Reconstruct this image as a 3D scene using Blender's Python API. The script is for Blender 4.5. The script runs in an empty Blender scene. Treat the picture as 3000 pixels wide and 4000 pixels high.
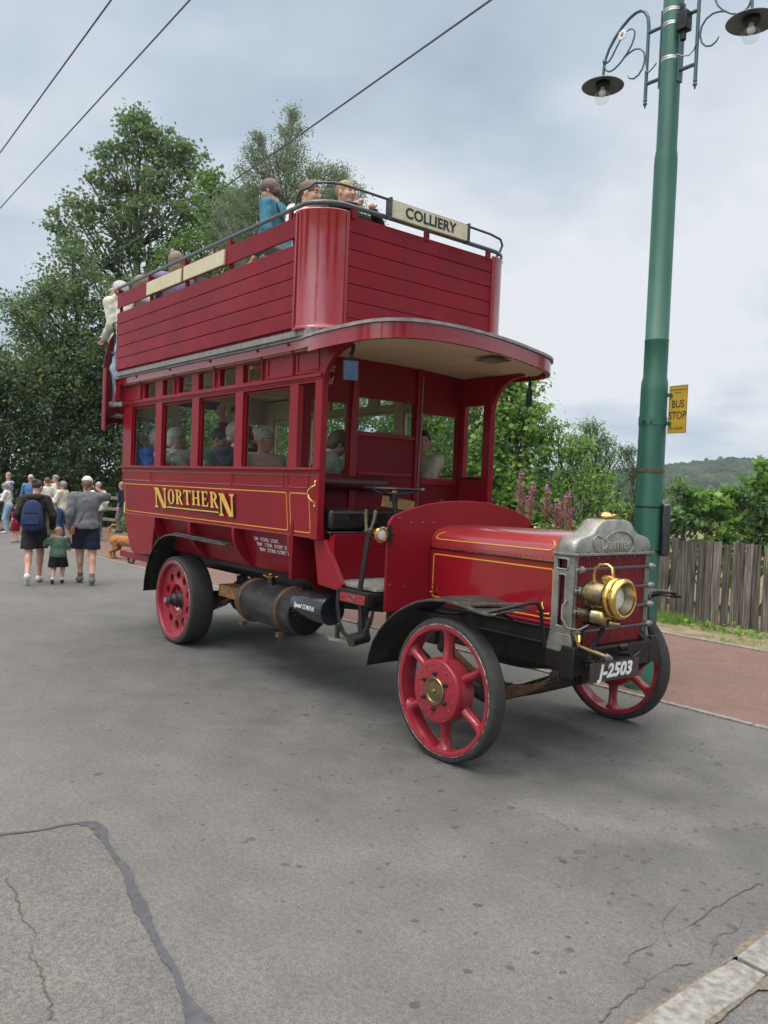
import bpy, bmesh, math, random
import numpy as np
from mathutils import Vector, Matrix
R = math.radians
SC = bpy.context.scene
COL = SC.collection
random.seed(7)

# ---------------------------------------------------------------- camera, sky, sun, exposure
cam_d = bpy.data.cameras.new('camera')
cam = bpy.data.objects.new('camera', cam_d); COL.objects.link(cam)
CAM = Vector((5.134, -4.452, 1.727))
YAW, PITCH, ROLL = 2.4588, -0.0305, 0.0403
fwd = Vector((math.cos(YAW)*math.cos(PITCH), math.sin(YAW)*math.cos(PITCH), math.sin(PITCH)))
rgt = Vector((math.sin(YAW), -math.cos(YAW), 0)); upv = rgt.cross(fwd)
r2 = rgt*math.cos(ROLL) + upv*math.sin(ROLL)
u2 = -rgt*math.sin(ROLL) + upv*math.cos(ROLL)
M = Matrix((r2, u2, -fwd)).transposed().to_4x4(); M.translation = CAM
cam.matrix_world = M
cam_d.sensor_fit = 'VERTICAL'; cam_d.sensor_height = 24.0; cam_d.lens = 3116.3/4000*24.0
cam_d.clip_start = 0.05; cam_d.clip_end = 5000
SC.camera = cam
SC.view_settings.view_transform = 'Standard'; SC.view_settings.look = 'None'
SC.view_settings.exposure = 0.0; SC.view_settings.gamma = 1.0
SC.view_settings.use_curve_mapping = False
SUN_EL, SUN_AZ = 63.0, 262.0      # azimuth of the sun seen from above, degrees from +x
world = bpy.data.worlds.new('World'); SC.world = world; world.use_nodes = True
def build_world():
    nt = world.node_tree; N = nt.nodes; L = nt.links; N.clear()
    out = N.new('ShaderNodeOutputWorld'); bg = N.new('ShaderNodeBackground')
    sky = N.new('ShaderNodeTexSky'); sky.sky_type = 'NISHITA'; sky.sun_disc = False
    sky.sun_elevation = R(SUN_EL); sky.sun_rotation = R(90-SUN_AZ); sky.altitude = 100; sky.dust_density = 2.0
    sky.air_density = 1.0
    tc = N.new('ShaderNodeTexCoord')
    sep = N.new('ShaderNodeSeparateXYZ'); L.new(tc.outputs['Generated'], sep.inputs[0])
    # project the view direction on a cloud layer
    mx = N.new('ShaderNodeMath'); mx.operation = 'ABSOLUTE'; L.new(sep.outputs[2], mx.inputs[0])
    ad = N.new('ShaderNodeMath'); ad.operation = 'ADD'; ad.inputs[1].default_value = 0.22; L.new(mx.outputs[0], ad.inputs[0])
    comb = N.new('ShaderNodeCombineXYZ')
    for i in range(2):
        d = N.new('ShaderNodeMath'); d.operation = 'DIVIDE'; L.new(sep.outputs[i], d.inputs[0]); L.new(ad.outputs[0], d.inputs[1]); L.new(d.outputs[0], comb.inputs[i])
    def noise(scale, det, rough, dist=0.0, off=(0,0,0)):
        mp = N.new('ShaderNodeMapping'); mp.inputs['Location'].default_value = off; L.new(comb.outputs[0], mp.inputs[0])
        n = N.new('ShaderNodeTexNoise'); n.inputs['Scale'].default_value = scale; n.inputs['Detail'].default_value = det
        n.inputs['Roughness'].default_value = rough; n.inputs['Distortion'].default_value = dist; L.new(mp.outputs[0], n.inputs['Vector']); return n
    n1 = noise(0.85, 5, 0.48, 0.3, (3.1, 1.7, 0.4)); n2 = noise(3.2, 5, 0.55, 0.2, (0.4, 7.3, 2.2))
    mixn = N.new('ShaderNodeMath'); mixn.operation = 'MULTIPLY_ADD'; mixn.inputs[1].default_value = 0.25; L.new(n2.outputs[0], mixn.inputs[0]); L.new(n1.outputs[0], mixn.inputs[2])
    rmp = N.new('ShaderNodeValToRGB'); e = rmp.color_ramp.elements
    e[0].position = 0.44; e[0].color = (0.41, 0.50, 0.62, 1)
    e[1].position = 0.74; e[1].color = (0.90, 0.93, 0.97, 1)
    m = e.new(0.59); m.color = (0.60, 0.69, 0.80, 1)
    L.new(mixn.outputs[0], rmp.inputs[0])
    # overcast skies get brighter towards the zenith
    mr = N.new('ShaderNodeMapRange'); mr.inputs['From Min'].default_value = 0.60; mr.inputs['From Max'].default_value = 0.92
    mr.inputs['To Min'].default_value = 1.0; mr.inputs['To Max'].default_value = 5.0; L.new(sep.outputs[2], mr.inputs[0])
    wf = N.new('ShaderNodeMapRange'); wf.inputs['From Min'].default_value = 0.55; wf.inputs['From Max'].default_value = 0.80; L.new(sep.outputs[2], wf.inputs[0])
    wm = N.new('ShaderNodeMix'); wm.data_type = 'RGBA'; L.new(wf.outputs[0], wm.inputs[0]); L.new(rmp.outputs[0], wm.inputs[6]); wm.inputs[7].default_value = (0.80, 0.76, 0.70, 1)
    # the veiled sun lights up the cloud behind the photographer
    dt = N.new('ShaderNodeVectorMath'); dt.operation = 'DOT_PRODUCT'; L.new(tc.outputs['Generated'], dt.inputs[0]); GL = (math.cos(R(292))*math.cos(R(30)), math.sin(R(292))*math.cos(R(30)), math.sin(R(30))); dt.inputs[1].default_value = GL
    gl = N.new('ShaderNodeMapRange'); gl.interpolation_type = 'SMOOTHSTEP'; gl.inputs['From Min'].default_value = 0.72; gl.inputs['From Max'].default_value = 0.98; gl.inputs['To Max'].default_value = 1.7; L.new(dt.outputs['Value'], gl.inputs[0])
    ga = N.new('ShaderNodeMath'); ga.operation = 'ADD'; L.new(mr.outputs[0], ga.inputs[0]); L.new(gl.outputs[0], ga.inputs[1])
    sc = N.new('ShaderNodeVectorMath'); sc.operation = 'SCALE'; L.new(wm.outputs[2], sc.inputs[0]); L.new(ga.outputs[0], sc.inputs[3])
    s2 = N.new('ShaderNodeVectorMath'); s2.operation = 'SCALE'; s2.inputs[3].default_value = 0.06; L.new(sky.outputs[0], s2.inputs[0])
    mixc = N.new('ShaderNodeMix'); mixc.data_type = 'RGBA'; mixc.inputs[0].default_value = 0.88
    L.new(s2.outputs[0], mixc.inputs[6]); L.new(sc.outputs[0], mixc.inputs[7])
    L.new(mixc.outputs[2], bg.inputs[0]); bg.inputs[1].default_value = 1.0
    L.new(bg.outputs[0], out.inputs[0])
build_world()
sd = bpy.data.lights.new('sun', 'SUN'); sd.energy = 1.2; sd.angle = R(24); sd.color = (1.0, 0.97, 0.92)
sun = bpy.data.objects.new('sun', sd); COL.objects.link(sun)
sdir = Vector((math.cos(R(SUN_AZ))*math.cos(R(SUN_EL)), math.sin(R(SUN_AZ))*math.cos(R(SUN_EL)), math.sin(R(SUN_EL))))
sun.rotation_euler = sdir.to_track_quat('Z', 'Y').to_euler(); sun.location = sdir*40
SC.render.engine = 'CYCLES'
SC.cycles.max_bounces = 8; SC.cycles.transparent_max_bounces = 24

# ---------------------------------------------------------------- materials
MATS = {}
def lin(r, g, b):
    f = lambda c: (c/255/12.92) if c/255 <= 0.04045 else ((c/255+0.055)/1.055)**2.4
    return (f(r), f(g), f(b))
def pmat(name, c1, c2=None, scale=6.0, rough=0.5, metal=0.0, coat=0.0, bump=0.0, bscale=40.0, rvar=0.08, detail=4, emit=None, spec=0.5, lo=0.35, hi=0.65, crough=0.08, sub=0.0, bdist=0.004):
    if name in MATS: return MATS[name]
    m = bpy.data.materials.new(name); m.use_nodes = True; nt = m.node_tree; N = nt.nodes; L = nt.links
    b = N['Principled BSDF']; c1 = tuple(c1)[:3]
    b.inputs['Roughness'].default_value = rough; b.inputs['Metallic'].default_value = metal
    b.inputs['Coat Weight'].default_value = coat; b.inputs['Coat Roughness'].default_value = crough
    b.inputs['Specular IOR Level'].default_value = spec
    if sub: b.inputs['Subsurface Weight'].default_value = sub; b.inputs['Subsurface Radius'].default_value = (0.012,0.005,0.003)
    if c2 is None: c2 = tuple(x*0.82 for x in c1)
    tc = N.new('ShaderNodeTexCoord')
    n = N.new('ShaderNodeTexNoise'); n.inputs['Scale'].default_value = scale; n.inputs['Detail'].default_value = detail; n.inputs['Roughness'].default_value = 0.6
    L.new(tc.outputs['Object'], n.inputs['Vector'])
    rp = N.new('ShaderNodeValToRGB'); rp.color_ramp.elements[0].position = lo; rp.color_ramp.elements[1].position = hi
    rp.color_ramp.elements[0].color = (*c2, 1); rp.color_ramp.elements[1].color = (*c1, 1)
    L.new(n.outputs[0], rp.inputs[0]); L.new(rp.outputs[0], b.inputs['Base Color'])
    if rvar:
        mr = N.new('ShaderNodeMapRange'); mr.inputs['To Min'].default_value = max(0.02, rough-rvar); mr.inputs['To Max'].default_value = min(1, rough+rvar)
        n3 = N.new('ShaderNodeTexNoise'); n3.inputs['Scale'].default_value = scale*2.3; n3.inputs['Detail'].default_value = 5; L.new(tc.outputs['Object'], n3.inputs['Vector'])
        L.new(n3.outputs[0], mr.inputs[0]); L.new(mr.outputs[0], b.inputs['Roughness'])
    if bump:
        n2 = N.new('ShaderNodeTexNoise'); n2.inputs['Scale'].default_value = bscale; n2.inputs['Detail'].default_value = 5; L.new(tc.outputs['Object'], n2.inputs['Vector'])
        bp = N.new('ShaderNodeBump'); bp.inputs['Strength'].default_value = bump; bp.inputs['Distance'].default_value = bdist
        L.new(n2.outputs[0], bp.inputs['Height']); L.new(bp.outputs[0], b.inputs['Normal'])
    if emit: b.inputs['Emission Color'].default_value = (*emit[:3], 1); b.inputs['Emission Strength'].default_value = emit[3]
    MATS[name] = m; return m
def glass_mat(name, tint=(1,1,1), refl=0.9):
    if name in MATS: return MATS[name]
    m = bpy.data.materials.new(name); m.use_nodes = True; nt = m.node_tree; N = nt.nodes; L = nt.links; N.clear()
    out = N.new('ShaderNodeOutputMaterial'); mx = N.new('ShaderNodeMixShader'); t = N.new('ShaderNodeBsdfTransparent'); g = N.new('ShaderNodeBsdfGlossy')
    t.inputs[0].default_value = (*tint, 1); g.inputs['Roughness'].default_value = 0.03; g.inputs[0].default_value = (refl, refl, refl, 1)
    f = N.new('ShaderNodeFresnel'); f.inputs[0].default_value = 1.5
    ge = N.new('ShaderNodeNewGeometry'); iv = N.new('ShaderNodeMath'); iv.operation = 'SUBTRACT'; iv.inputs[0].default_value = 1.0; L.new(ge.outputs['Backfacing'], iv.inputs[1])
    fm = N.new('ShaderNodeMath'); fm.operation = 'MULTIPLY'; L.new(f.outputs[0], fm.inputs[0]); L.new(iv.outputs[0], fm.inputs[1])
    L.new(fm.outputs[0], mx.inputs[0]); L.new(t.outputs[0], mx.inputs[1]); L.new(g.outputs[0], mx.inputs[2]); L.new(mx.outputs[0], out.inputs[0])
    MATS[name] = m; return m

RED = pmat('red_paint', (0.240, 0.0058, 0.0150), (0.195, 0.0045, 0.0115), 1.3, rough=0.40, coat=0.14, crough=0.10, bump=0.25, bscale=5.0, rvar=0.07, bdist=0.003, spec=0.20)
REDG = pmat('red_gloss', (0.265, 0.0062, 0.0145), (0.225, 0.0050, 0.0115), 1.6, rough=0.24, spec=0.4, coat=0.75, crough=0.05, bump=0.10, bscale=3.0, rvar=0.04, bdist=0.003)
REDP = pmat('red_polished', (0.30, 0.0075, 0.016), (0.26, 0.006, 0.013), 2, rough=0.16, spec=0.6, coat=1.0, crough=0.02, bump=0.06, bscale=2.5, rvar=0.03)
REDB = pmat('red_bonnet_sky_sheen', (0.36, 0.034, 0.038), (0.30, 0.018, 0.024), 2, rough=0.34, spec=0.9, coat=1.0, crough=0.16, bump=0.1, bscale=3, rvar=0.04); REDB.node_tree.nodes['Principled BSDF'].inputs['Coat IOR'].default_value = 1.75  # pale sky reflection on the bonnet top is put into the base colour
REDW = pmat('red_worn_boards', (0.222, 0.0080, 0.0195), (0.160, 0.0055, 0.0130), 2.8, rough=0.48, coat=0.06, crough=0.25, spec=0.18, bump=0.5, bscale=14, rvar=0.10, bdist=0.003)
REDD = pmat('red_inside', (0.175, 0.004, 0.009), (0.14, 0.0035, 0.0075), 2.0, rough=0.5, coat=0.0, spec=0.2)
REDWH = pmat('wheel_red', (0.30, 0.012, 0.030), (0.215, 0.012, 0.022), 9, rough=0.3, spec=0.4, coat=0.5, bump=0.4, bscale=60, rvar=0.1)
GOLD = pmat('gold_line', (0.80, 0.42, 0.05), (0.72, 0.36, 0.04), 20, rough=0.45)
GOLDL = pmat('gold_letter', (0.72, 0.46, 0.09), (0.62, 0.36, 0.06), 8, rough=0.4)
SHADOWL = pmat('letter_shade', (0.035, 0.010, 0.008), rough=0.5)
CREAM = pmat('cream_paint', (0.60, 0.55, 0.37), (0.52, 0.46, 0.30), 5, rough=0.5, bump=0.2, bscale=20)
CREAMD = pmat('cream_inside', (0.58, 0.48, 0.28), (0.48, 0.39, 0.22), 3, rough=0.5)
BLACK = pmat('black_iron', (0.008, 0.008, 0.010), (0.018, 0.016, 0.016), 9, rough=0.42, coat=0.1, spec=0.3, bump=0.3, bscale=50, rvar=0.15)
BLACKG = pmat('black_gloss', (0.012, 0.013, 0.018), (0.02, 0.02, 0.026), 5, rough=0.25, coat=0.5, rvar=0.1)
GRIME = pmat('oily_grime', (0.032, 0.025, 0.018), (0.010, 0.009, 0.008), 14, rough=0.6, bump=0.7, bscale=60, rvar=0.2)
MUD = pmat('muddy_black', (0.013, 0.013, 0.016), (0.062, 0.047, 0.031), 6, rough=0.42, bump=0.4, bscale=45, rvar=0.2, lo=0.30, hi=0.47)
RAILM = pmat('rail_black', (0.035, 0.042, 0.055), (0.05, 0.058, 0.07), 12, rough=0.3, coat=0.3)
TYRE = pmat('rubber', (0.022, 0.0218, 0.0212), (0.036, 0.0345, 0.032), 12, rough=0.75, bump=0.5, bscale=90, rvar=0.1)
TYREW = pmat('rubber_worn_edge', (0.16, 0.15, 0.14), (0.07, 0.066, 0.06), 30, rough=0.8)
BRASS = pmat('brass', (0.78, 0.53, 0.17), (0.66, 0.42, 0.12), 14, rough=0.14, metal=1.0, rvar=0.06)
BRASSD = pmat('tarnished_brass', (0.42, 0.31, 0.13), (0.20, 0.185, 0.13), 12, rough=0.30, metal=1.0, rvar=0.12, bump=0.3, bscale=60)
def wear(m, sc=7.0, amt=0.86, tone=(0.50, 0.24, 0.22), scratch=True, streak=(1.2, 1.2, 30)):
    nt = m.node_tree; N = nt.nodes; L = nt.links; b = N['Principled BSDF']; src = b.inputs['Base Color'].links[0].from_socket; tc = N.new('ShaderNodeTexCoord')
    v = N.new('ShaderNodeTexVoronoi'); v.inputs['Scale'].default_value = sc; L.new(tc.outputs['Object'], v.inputs['Vector']); s = N.new('ShaderNodeSeparateColor'); L.new(v.outputs['Color'], s.inputs[0])
    g = N.new('ShaderNodeMath'); g.operation = 'GREATER_THAN'; g.inputs[1].default_value = amt; L.new(s.outputs[0], g.inputs[0]); r = N.new('ShaderNodeMath'); r.operation = 'MULTIPLY'; r.inputs[1].default_value = 0.05; L.new(s.outputs[1], r.inputs[0])
    l = N.new('ShaderNodeMath'); l.operation = 'LESS_THAN'; L.new(v.outputs['Distance'], l.inputs[0]); L.new(r.outputs[0], l.inputs[1]); f = N.new('ShaderNodeMath'); f.operation = 'MULTIPLY'; L.new(g.outputs[0], f.inputs[0]); L.new(l.outputs[0], f.inputs[1]); fac = f.outputs[0]
    if scratch:
        mp = N.new('ShaderNodeMapping'); mp.inputs['Scale'].default_value = streak; L.new(tc.outputs['Object'], mp.inputs[0]); n = N.new('ShaderNodeTexNoise'); n.inputs['Scale'].default_value = 2.2; n.inputs['Detail'].default_value = 8; n.inputs['Roughness'].default_value = 0.68; L.new(mp.outputs[0], n.inputs['Vector'])
        rp = N.new('ShaderNodeMapRange'); rp.inputs['From Min'].default_value = 0.70; rp.inputs['From Max'].default_value = 0.76; rp.inputs['To Max'].default_value = 0.55; L.new(n.outputs[0], rp.inputs[0]); mm = N.new('ShaderNodeMath'); mm.operation = 'MAXIMUM'; L.new(fac, mm.inputs[0]); L.new(rp.outputs[0], mm.inputs[1]); fac = mm.outputs[0]
    # thin road dust that dulls the paint in soft patches
    n5 = N.new('ShaderNodeTexNoise'); n5.inputs['Scale'].default_value = 1.1; n5.inputs['Detail'].default_value = 7; n5.inputs['Roughness'].default_value = 0.65; L.new(tc.outputs['Object'], n5.inputs['Vector']); r5 = N.new('ShaderNodeMapRange'); r5.inputs['From Min'].default_value = 0.45; r5.inputs['From Max'].default_value = 0.75; r5.inputs['To Max'].default_value = 0.07; L.new(n5.outputs[0], r5.inputs[0])
    m5 = N.new('ShaderNodeMix'); m5.data_type = 'RGBA'; L.new(r5.outputs[0], m5.inputs[0]); L.new(src, m5.inputs[6]); m5.inputs[7].default_value = (0.30, 0.12, 0.11, 1)
    m1 = N.new('ShaderNodeMix'); m1.data_type = 'RGBA'; L.new(fac, m1.inputs[0]); L.new(m5.outputs[2], m1.inputs[6]); m1.inputs[7].default_value = (*tone, 1); L.new(m1.outputs[2], b.inputs['Base Color'])
wear(RED, 9.0, 0.90); wear(REDW, 7.0, 0.86); wear(REDWH, 22.0, 0.90, (0.16, 0.09, 0.07), scratch=False); wear(REDD, 8.0, 0.90, scratch=False)
ALUD = pmat('aluminium_script', (0.50, 0.50, 0.46), (0.38, 0.38, 0.35), 20, rough=0.4, metal=0.5)
ALU = pmat('cast_aluminium', (0.33, 0.33, 0.30), (0.20, 0.20, 0.18), 9, rough=0.42, metal=0.55, bump=0.8, bscale=70, rvar=0.12)
STEEL = pmat('bare_steel', (0.30, 0.29, 0.28), (0.17, 0.15, 0.13), 30, rough=0.35, metal=0.9, bump=0.3, bscale=80)
MUDG = pmat('muddy_guard', (0.018, 0.017, 0.017), (0.078, 0.061, 0.043), 11, rough=0.5, bump=0.6, bscale=50, rvar=0.2, lo=0.30, hi=0.52)
RUST = pmat('rusty_iron', (0.16, 0.075, 0.035), (0.06, 0.035, 0.022), 30, rough=0.7, bump=0.6, bscale=80)
LEATH = pmat('black_leather', (0.012, 0.011, 0.013), (0.022, 0.019, 0.02), 8, rough=0.28, bump=0.9, bscale=9, rvar=0.1, bdist=0.02)
LEATHR = pmat('maroon_leather', (0.075, 0.010, 0.014), (0.055, 0.008, 0.011), 8, rough=0.38, bump=0.5, bscale=14, bdist=0.01)
WOOD = pmat('pale_wood', (0.42, 0.25, 0.10), (0.30, 0.16, 0.055), 14, rough=0.55)
DECKW = pmat('grey_deck_wood', (0.26, 0.25, 0.235), (0.16, 0.15, 0.14), 25, rough=0.8, bump=0.6, bscale=60)
WHITE = pmat('white_paint', (0.78, 0.78, 0.75), (0.68, 0.68, 0.66), 15, rough=0.5)
GLASS = glass_mat('window_glass', (0.95, 0.97, 0.95), 0.15)
MIRR = pmat('mirror_glass', (0.20, 0.25, 0.34), (0.14, 0.18, 0.26), 5, rough=0.16, metal=1.0, rvar=0.05)
LENS = pmat('lamp_lens', (0.86, 0.87, 0.86), (0.55, 0.56, 0.55), 40, rough=0.15, metal=0.35, bump=0.8, bscale=60)
CORE = pmat('radiator_core_red', (0.16, 0.012, 0.020), (0.10, 0.008, 0.013), 30, rough=0.55)
DARK = pmat('dark_void', (0.008, 0.008, 0.009), rough=0.8)

# ---------------------------------------------------------------- mesh builder
class MB:
    def __init__(s): s.v = []; s.f = []; s.m = []
    def add(s, vs, fs, mi=0):
        o = len(s.v); s.v += [tuple(v) for v in vs]; s.f += [tuple(i+o for i in f) for f in fs]; s.m += [mi]*len(fs)
    def box(s, x0, x1, y0, y1, z0, z1, mi=0):
        vs = [(x, y, z) for x in (x0, x1) for y in (y0, y1) for z in (z0, z1)]
        s.add(vs, [(0,1,3,2),(4,6,7,5),(0,4,5,1),(2,3,7,6),(0,2,6,4),(1,5,7,3)], mi); return s
    def obox(s, c, size, rot=None, mi=0):
        rot = rot or Matrix.Identity(3); c = Vector(c)
        vs = [c + rot @ Vector((x*size[0]/2, y*size[1]/2, z*size[2]/2)) for x in (-1,1) for y in (-1,1) for z in (-1,1)]
        s.add(vs, [(0,1,3,2),(4,6,7,5),(0,4,5,1),(2,3,7,6),(0,2,6,4),(1,5,7,3)], mi); return s
    def bar(s, a, b, w, h, up=(0,0,1), mi=0):
        a = Vector(a); b = Vector(b); d = (b-a); l = d.length; d.normalize(); up = Vector(up)
        sd = d.cross(up).normalized(); u = sd.cross(d)
        return s.obox((a+b)/2, (l, w, h), Matrix((d, sd, u)).transposed(), mi)
    def ring(s, c, t, r, n, ref):
        t = Vector(t).normalized(); a = ref - t*ref.dot(t)
        if a.length < 1e-5: a = t.orthogonal()
        a.normalize(); b = t.cross(a)
        rx, ry = r if isinstance(r, (tuple, list)) else (r, r)
        return [Vector(c) + a*rx*math.cos(2*math.pi*i/n) + b*ry*math.sin(2*math.pi*i/n) for i in range(n)], a
    def tube(s, pts, r, n=8, closed=False, mi=0, caps=True, ref=None):
        pts = [Vector(p) for p in pts]; k = len(pts); ref = Vector(ref) if ref else Vector((0.123, 0.31, 0.94)); rings = []
        for i, p in enumerate(pts):
            if closed: t = pts[(i+1) % k] - pts[i-1]
            else: t = pts[min(i+1, k-1)] - pts[max(i-1, 0)]
            rr = r[i] if isinstance(r, list) else r
            rg, ref = s.ring(p, t, rr, n, ref); rings.append(rg)
        vs = [v for rg in rings for v in rg]; fs = []
        for i in range(k if closed else k-1):
            j = (i+1) % k
            for q in range(n): fs.append((i*n+q, i*n+(q+1) % n, j*n+(q+1) % n, j*n+q))
        if caps and not closed: fs += [tuple(range(n))[::-1], tuple((k-1)*n+q for q in range(n))]
        s.add(vs, fs, mi); return s
    def lathe(s, prof, o, axis, n=24, mi=0, caps=True, sc=(1, 1)):
        # prof: list of (radius, height along axis)
        ax = Vector(axis).normalized(); ref = Vector((0, 0, 1)) if abs(ax.z) < 0.9 else Vector((1, 0, 0))
        a = (ref - ax*ref.dot(ax)).normalized(); b = ax.cross(a); o = Vector(o); k = len(prof); vs = []; fs = []
        for (r, h) in prof:
            for i in range(n):
                t = 2*math.pi*i/n; vs.append(o + ax*h + a*r*math.cos(t)*sc[0] + b*r*math.sin(t)*sc[1])
        for j in range(k-1):
            for i in range(n): fs.append((j*n+i, j*n+(i+1) % n, (j+1)*n+(i+1) % n, (j+1)*n+i))
        if caps and prof[0][0] > 1e-6 and prof[0] != prof[-1]: fs.append(tuple(range(n))[::-1])
        if caps and prof[-1][0] > 1e-6 and prof[0] != prof[-1]: fs.append(tuple((k-1)*n+i for i in range(n)))
        s.add(vs, fs, mi); return s
    def cyl(s, a, b, r, n=16, mi=0):
        a = Vector(a); b = Vector(b); l = (b-a).length
        return s.lathe([(r, 0), (r, l)], a, b-a, n, mi)
    def sph(s, c, r, mi=0, n=12, rot=None):
        rx, ry, rz = r if isinstance(r, (tuple, list)) else (r, r, r); vs = []; fs = []; m = n//2; rot = rot or Matrix.Identity(3)
        for j in range(1, m):
            for i in range(n):
                th = math.pi*j/m; ph = 2*math.pi*i/n
                vs.append(Vector(c) + rot @ Vector((rx*math.sin(th)*math.cos(ph), ry*math.sin(th)*math.sin(ph), rz*math.cos(th))))
        top = len(vs); vs.append(Vector(c) + rot @ Vector((0, 0, rz))); vs.append(Vector(c) - rot @ Vector((0, 0, rz)))
        for j in range(m-2):
            for i in range(n): fs.append((j*n+i, (j+1)*n+i, (j+1)*n+(i+1) % n, j*n+(i+1) % n))
        for i in range(n):
            fs.append((top, i, (i+1) % n)); fs.append((top+1, (m-2)*n+(i+1) % n, (m-2)*n+i))
        s.add(vs, fs, mi); return s
    def prism(s, poly, axis, a0, a1, mi=0):
        n = len(poly)
        mk = {'x': lambda p, a: (a, p[0], p[1]), 'y': lambda p, a: (p[0], a, p[1]), 'z': lambda p, a: (p[0], p[1], a)}[axis]
        vs = [mk(p, a0) for p in poly] + [mk(p, a1) for p in poly]
        fs = [tuple(range(n)), tuple(range(n, 2*n))[::-1]] + [(i, (i+1) % n, n+(i+1) % n, n+i) for i in range(n)]
        s.add(vs, fs, mi); return s
    def surf(s, rows, mi=0, thick=None):
        # rows of points -> sheet; thick: vector offset giving a second skin and edges
        a = len(rows); b = len(rows[0]); vs = [Vector(p) for r_ in rows for p in r_]; fs = []
        for i in range(a-1):
            for j in range(b-1): fs.append((i*b+j, i*b+j+1, (i+1)*b+j+1, (i+1)*b+j))
        if thick is not None:
            n = len(vs); t = Vector(thick); vs += [v+t for v in vs]
            fs += [tuple(n+q for q in f[::-1]) for f in fs]
            bd = [i for i in range(b)] + [i*b+b-1 for i in range(1, a)] + [(a-1)*b+j for j in range(b-2, -1, -1)] + [i*b for i in range(a-2, 0, -1)]
            for q in range(len(bd)): p, w = bd[q], bd[(q+1) % len(bd)]; fs.append((p, p+n, w+n, w))
        s.add(vs, fs, mi); return s
    def plate(s, us, vs_, holes, w0, w1, fn, mi=0):
        # rectangular plate with rectangular holes; fn(u, v, w) -> xyz
        U = sorted(set([us[0], us[1]] + [h[i] for h in holes for i in (0, 1)])); V = sorted(set([vs_[0], vs_[1]] + [h[i] for h in holes for i in (2, 3)]))
        U = [u for u in U if us[0]-1e-9 <= u <= us[1]+1e-9]; V = [v for v in V if vs_[0]-1e-9 <= v <= vs_[1]+1e-9]
        def solid(i, j):
            if i < 0 or j < 0 or i >= len(U)-1 or j >= len(V)-1: return False
            cu = (U[i]+U[i+1])/2; cv = (V[j]+V[j+1])/2
            return not any(h[0] < cu < h[1] and h[2] < cv < h[3] for h in holes)
        for i in range(len(U)-1):
            for j in range(len(V)-1):
                if not solid(i, j): continue
                a, b, c, d = U[i], U[i+1], V[j], V[j+1]
                s.add([fn(a,c,w0), fn(b,c,w0), fn(b,d,w0), fn(a,d,w0)], [(0,1,2,3)], mi)
                s.add([fn(a,c,w1), fn(b,c,w1), fn(b,d,w1), fn(a,d,w1)], [(3,2,1,0)], mi)
                if not solid(i-1, j): s.add([fn(a,c,w0), fn(a,d,w0), fn(a,d,w1), fn(a,c,w1)], [(0,1,2,3)], mi)
                if not solid(i+1, j): s.add([fn(b,c,w0), fn(b,d,w0), fn(b,d,w1), fn(b,c,w1)], [(3,2,1,0)], mi)
                if not solid(i, j-1): s.add([fn(a,c,w0), fn(b,c,w0), fn(b,c,w1), fn(a,c,w1)], [(3,2,1,0)], mi)
                if not solid(i, j+1): s.add([fn(a,d,w0), fn(b,d,w0), fn(b,d,w1), fn(a,d,w1)], [(0,1,2,3)], mi)
        return s
    def build(s, name, mats, parent=None, smooth=35, bevel=0.0, loc=None, merge=True):
        me = bpy.data.meshes.new(name); me.from_pydata([tuple(v) for v in s.v], [], s.f)
        mats = mats if isinstance(mats, (list, tuple)) else [mats]
        for m in mats: me.materials.append(m)
        me.polygons.foreach_set('material_index', s.m)
        bm = bmesh.new(); bm.from_mesh(me)
        if merge: bmesh.ops.remove_doubles(bm, verts=bm.verts, dist=1e-5)
        bmesh.ops.recalc_face_normals(bm, faces=bm.faces); bm.to_mesh(me); bm.free()
        if smooth:
            me.polygons.foreach_set('use_smooth', [True]*len(me.polygons)); me.set_sharp_from_angle(angle=R(smooth))
        o = bpy.data.objects.new(name, me); COL.objects.link(o)
        if parent: o.parent = parent
        if loc: o.location = loc
        if bevel:
            b = o.modifiers.new('bevel', 'BEVEL'); b.width = bevel; b.segments = 2; b.limit_method = 'ANGLE'; b.angle_limit = R(40); b.harden_normals = False
        return o

def tag(o, label=None, cat=None, group=None, kind=None):
    if label: o['label'] = label
    if cat: o['category'] = cat
    if group: o['group'] = group
    if kind: o['kind'] = kind
    return o
def thing(name, label, cat, loc=(0,0,0), rz=0, group=None):
    o = bpy.data.objects.new(name, None); COL.objects.link(o); o.location = loc; o.rotation_euler = (0,0,rz); o.empty_display_size = 0.2
    return tag(o, label, cat, group)
def baked(o, drop=True):
    dg = bpy.context.evaluated_depsgraph_get(); me = bpy.data.meshes.new_from_object(o.evaluated_get(dg)); return me
def text(name, s, size, m, mat, parent=None, depth=0.002, shear=0.0, bold=0.0, xs=1.0, align='CENTER', space=1.0, res=3):
    cu = bpy.data.curves.new(name, 'FONT'); cu.body = s; cu.size = size; cu.extrude = depth; cu.shear = shear; cu.offset = bold
    cu.align_x = align; cu.align_y = 'CENTER'; cu.space_character = space; cu.resolution_u = res
    t = bpy.data.objects.new(name+'_tmp', cu); COL.objects.link(t); bpy.context.view_layer.update()
    me = baked(t); bpy.data.objects.remove(t); bpy.data.curves.remove(cu)
    me.transform(m @ Matrix.Diagonal((xs, 1, 1, 1))); me.name = name; me.materials.clear(); me.materials.append(mat)
    o = bpy.data.objects.new(name, me); COL.objects.link(o)
    if parent: o.parent = parent
    return o
def frame_m(o, X, Y):
    X = Vector(X).normalized(); Y = Vector(Y).normalized(); Z = X.cross(Y)
    m = Matrix((X, Y, Z)).transposed().to_4x4(); m.translation = Vector(o); return m
SIDE = lambda x, y, z: frame_m((x, y, z), (1,0,0), (0,0,1))       # reads along +x, faces -y
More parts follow.
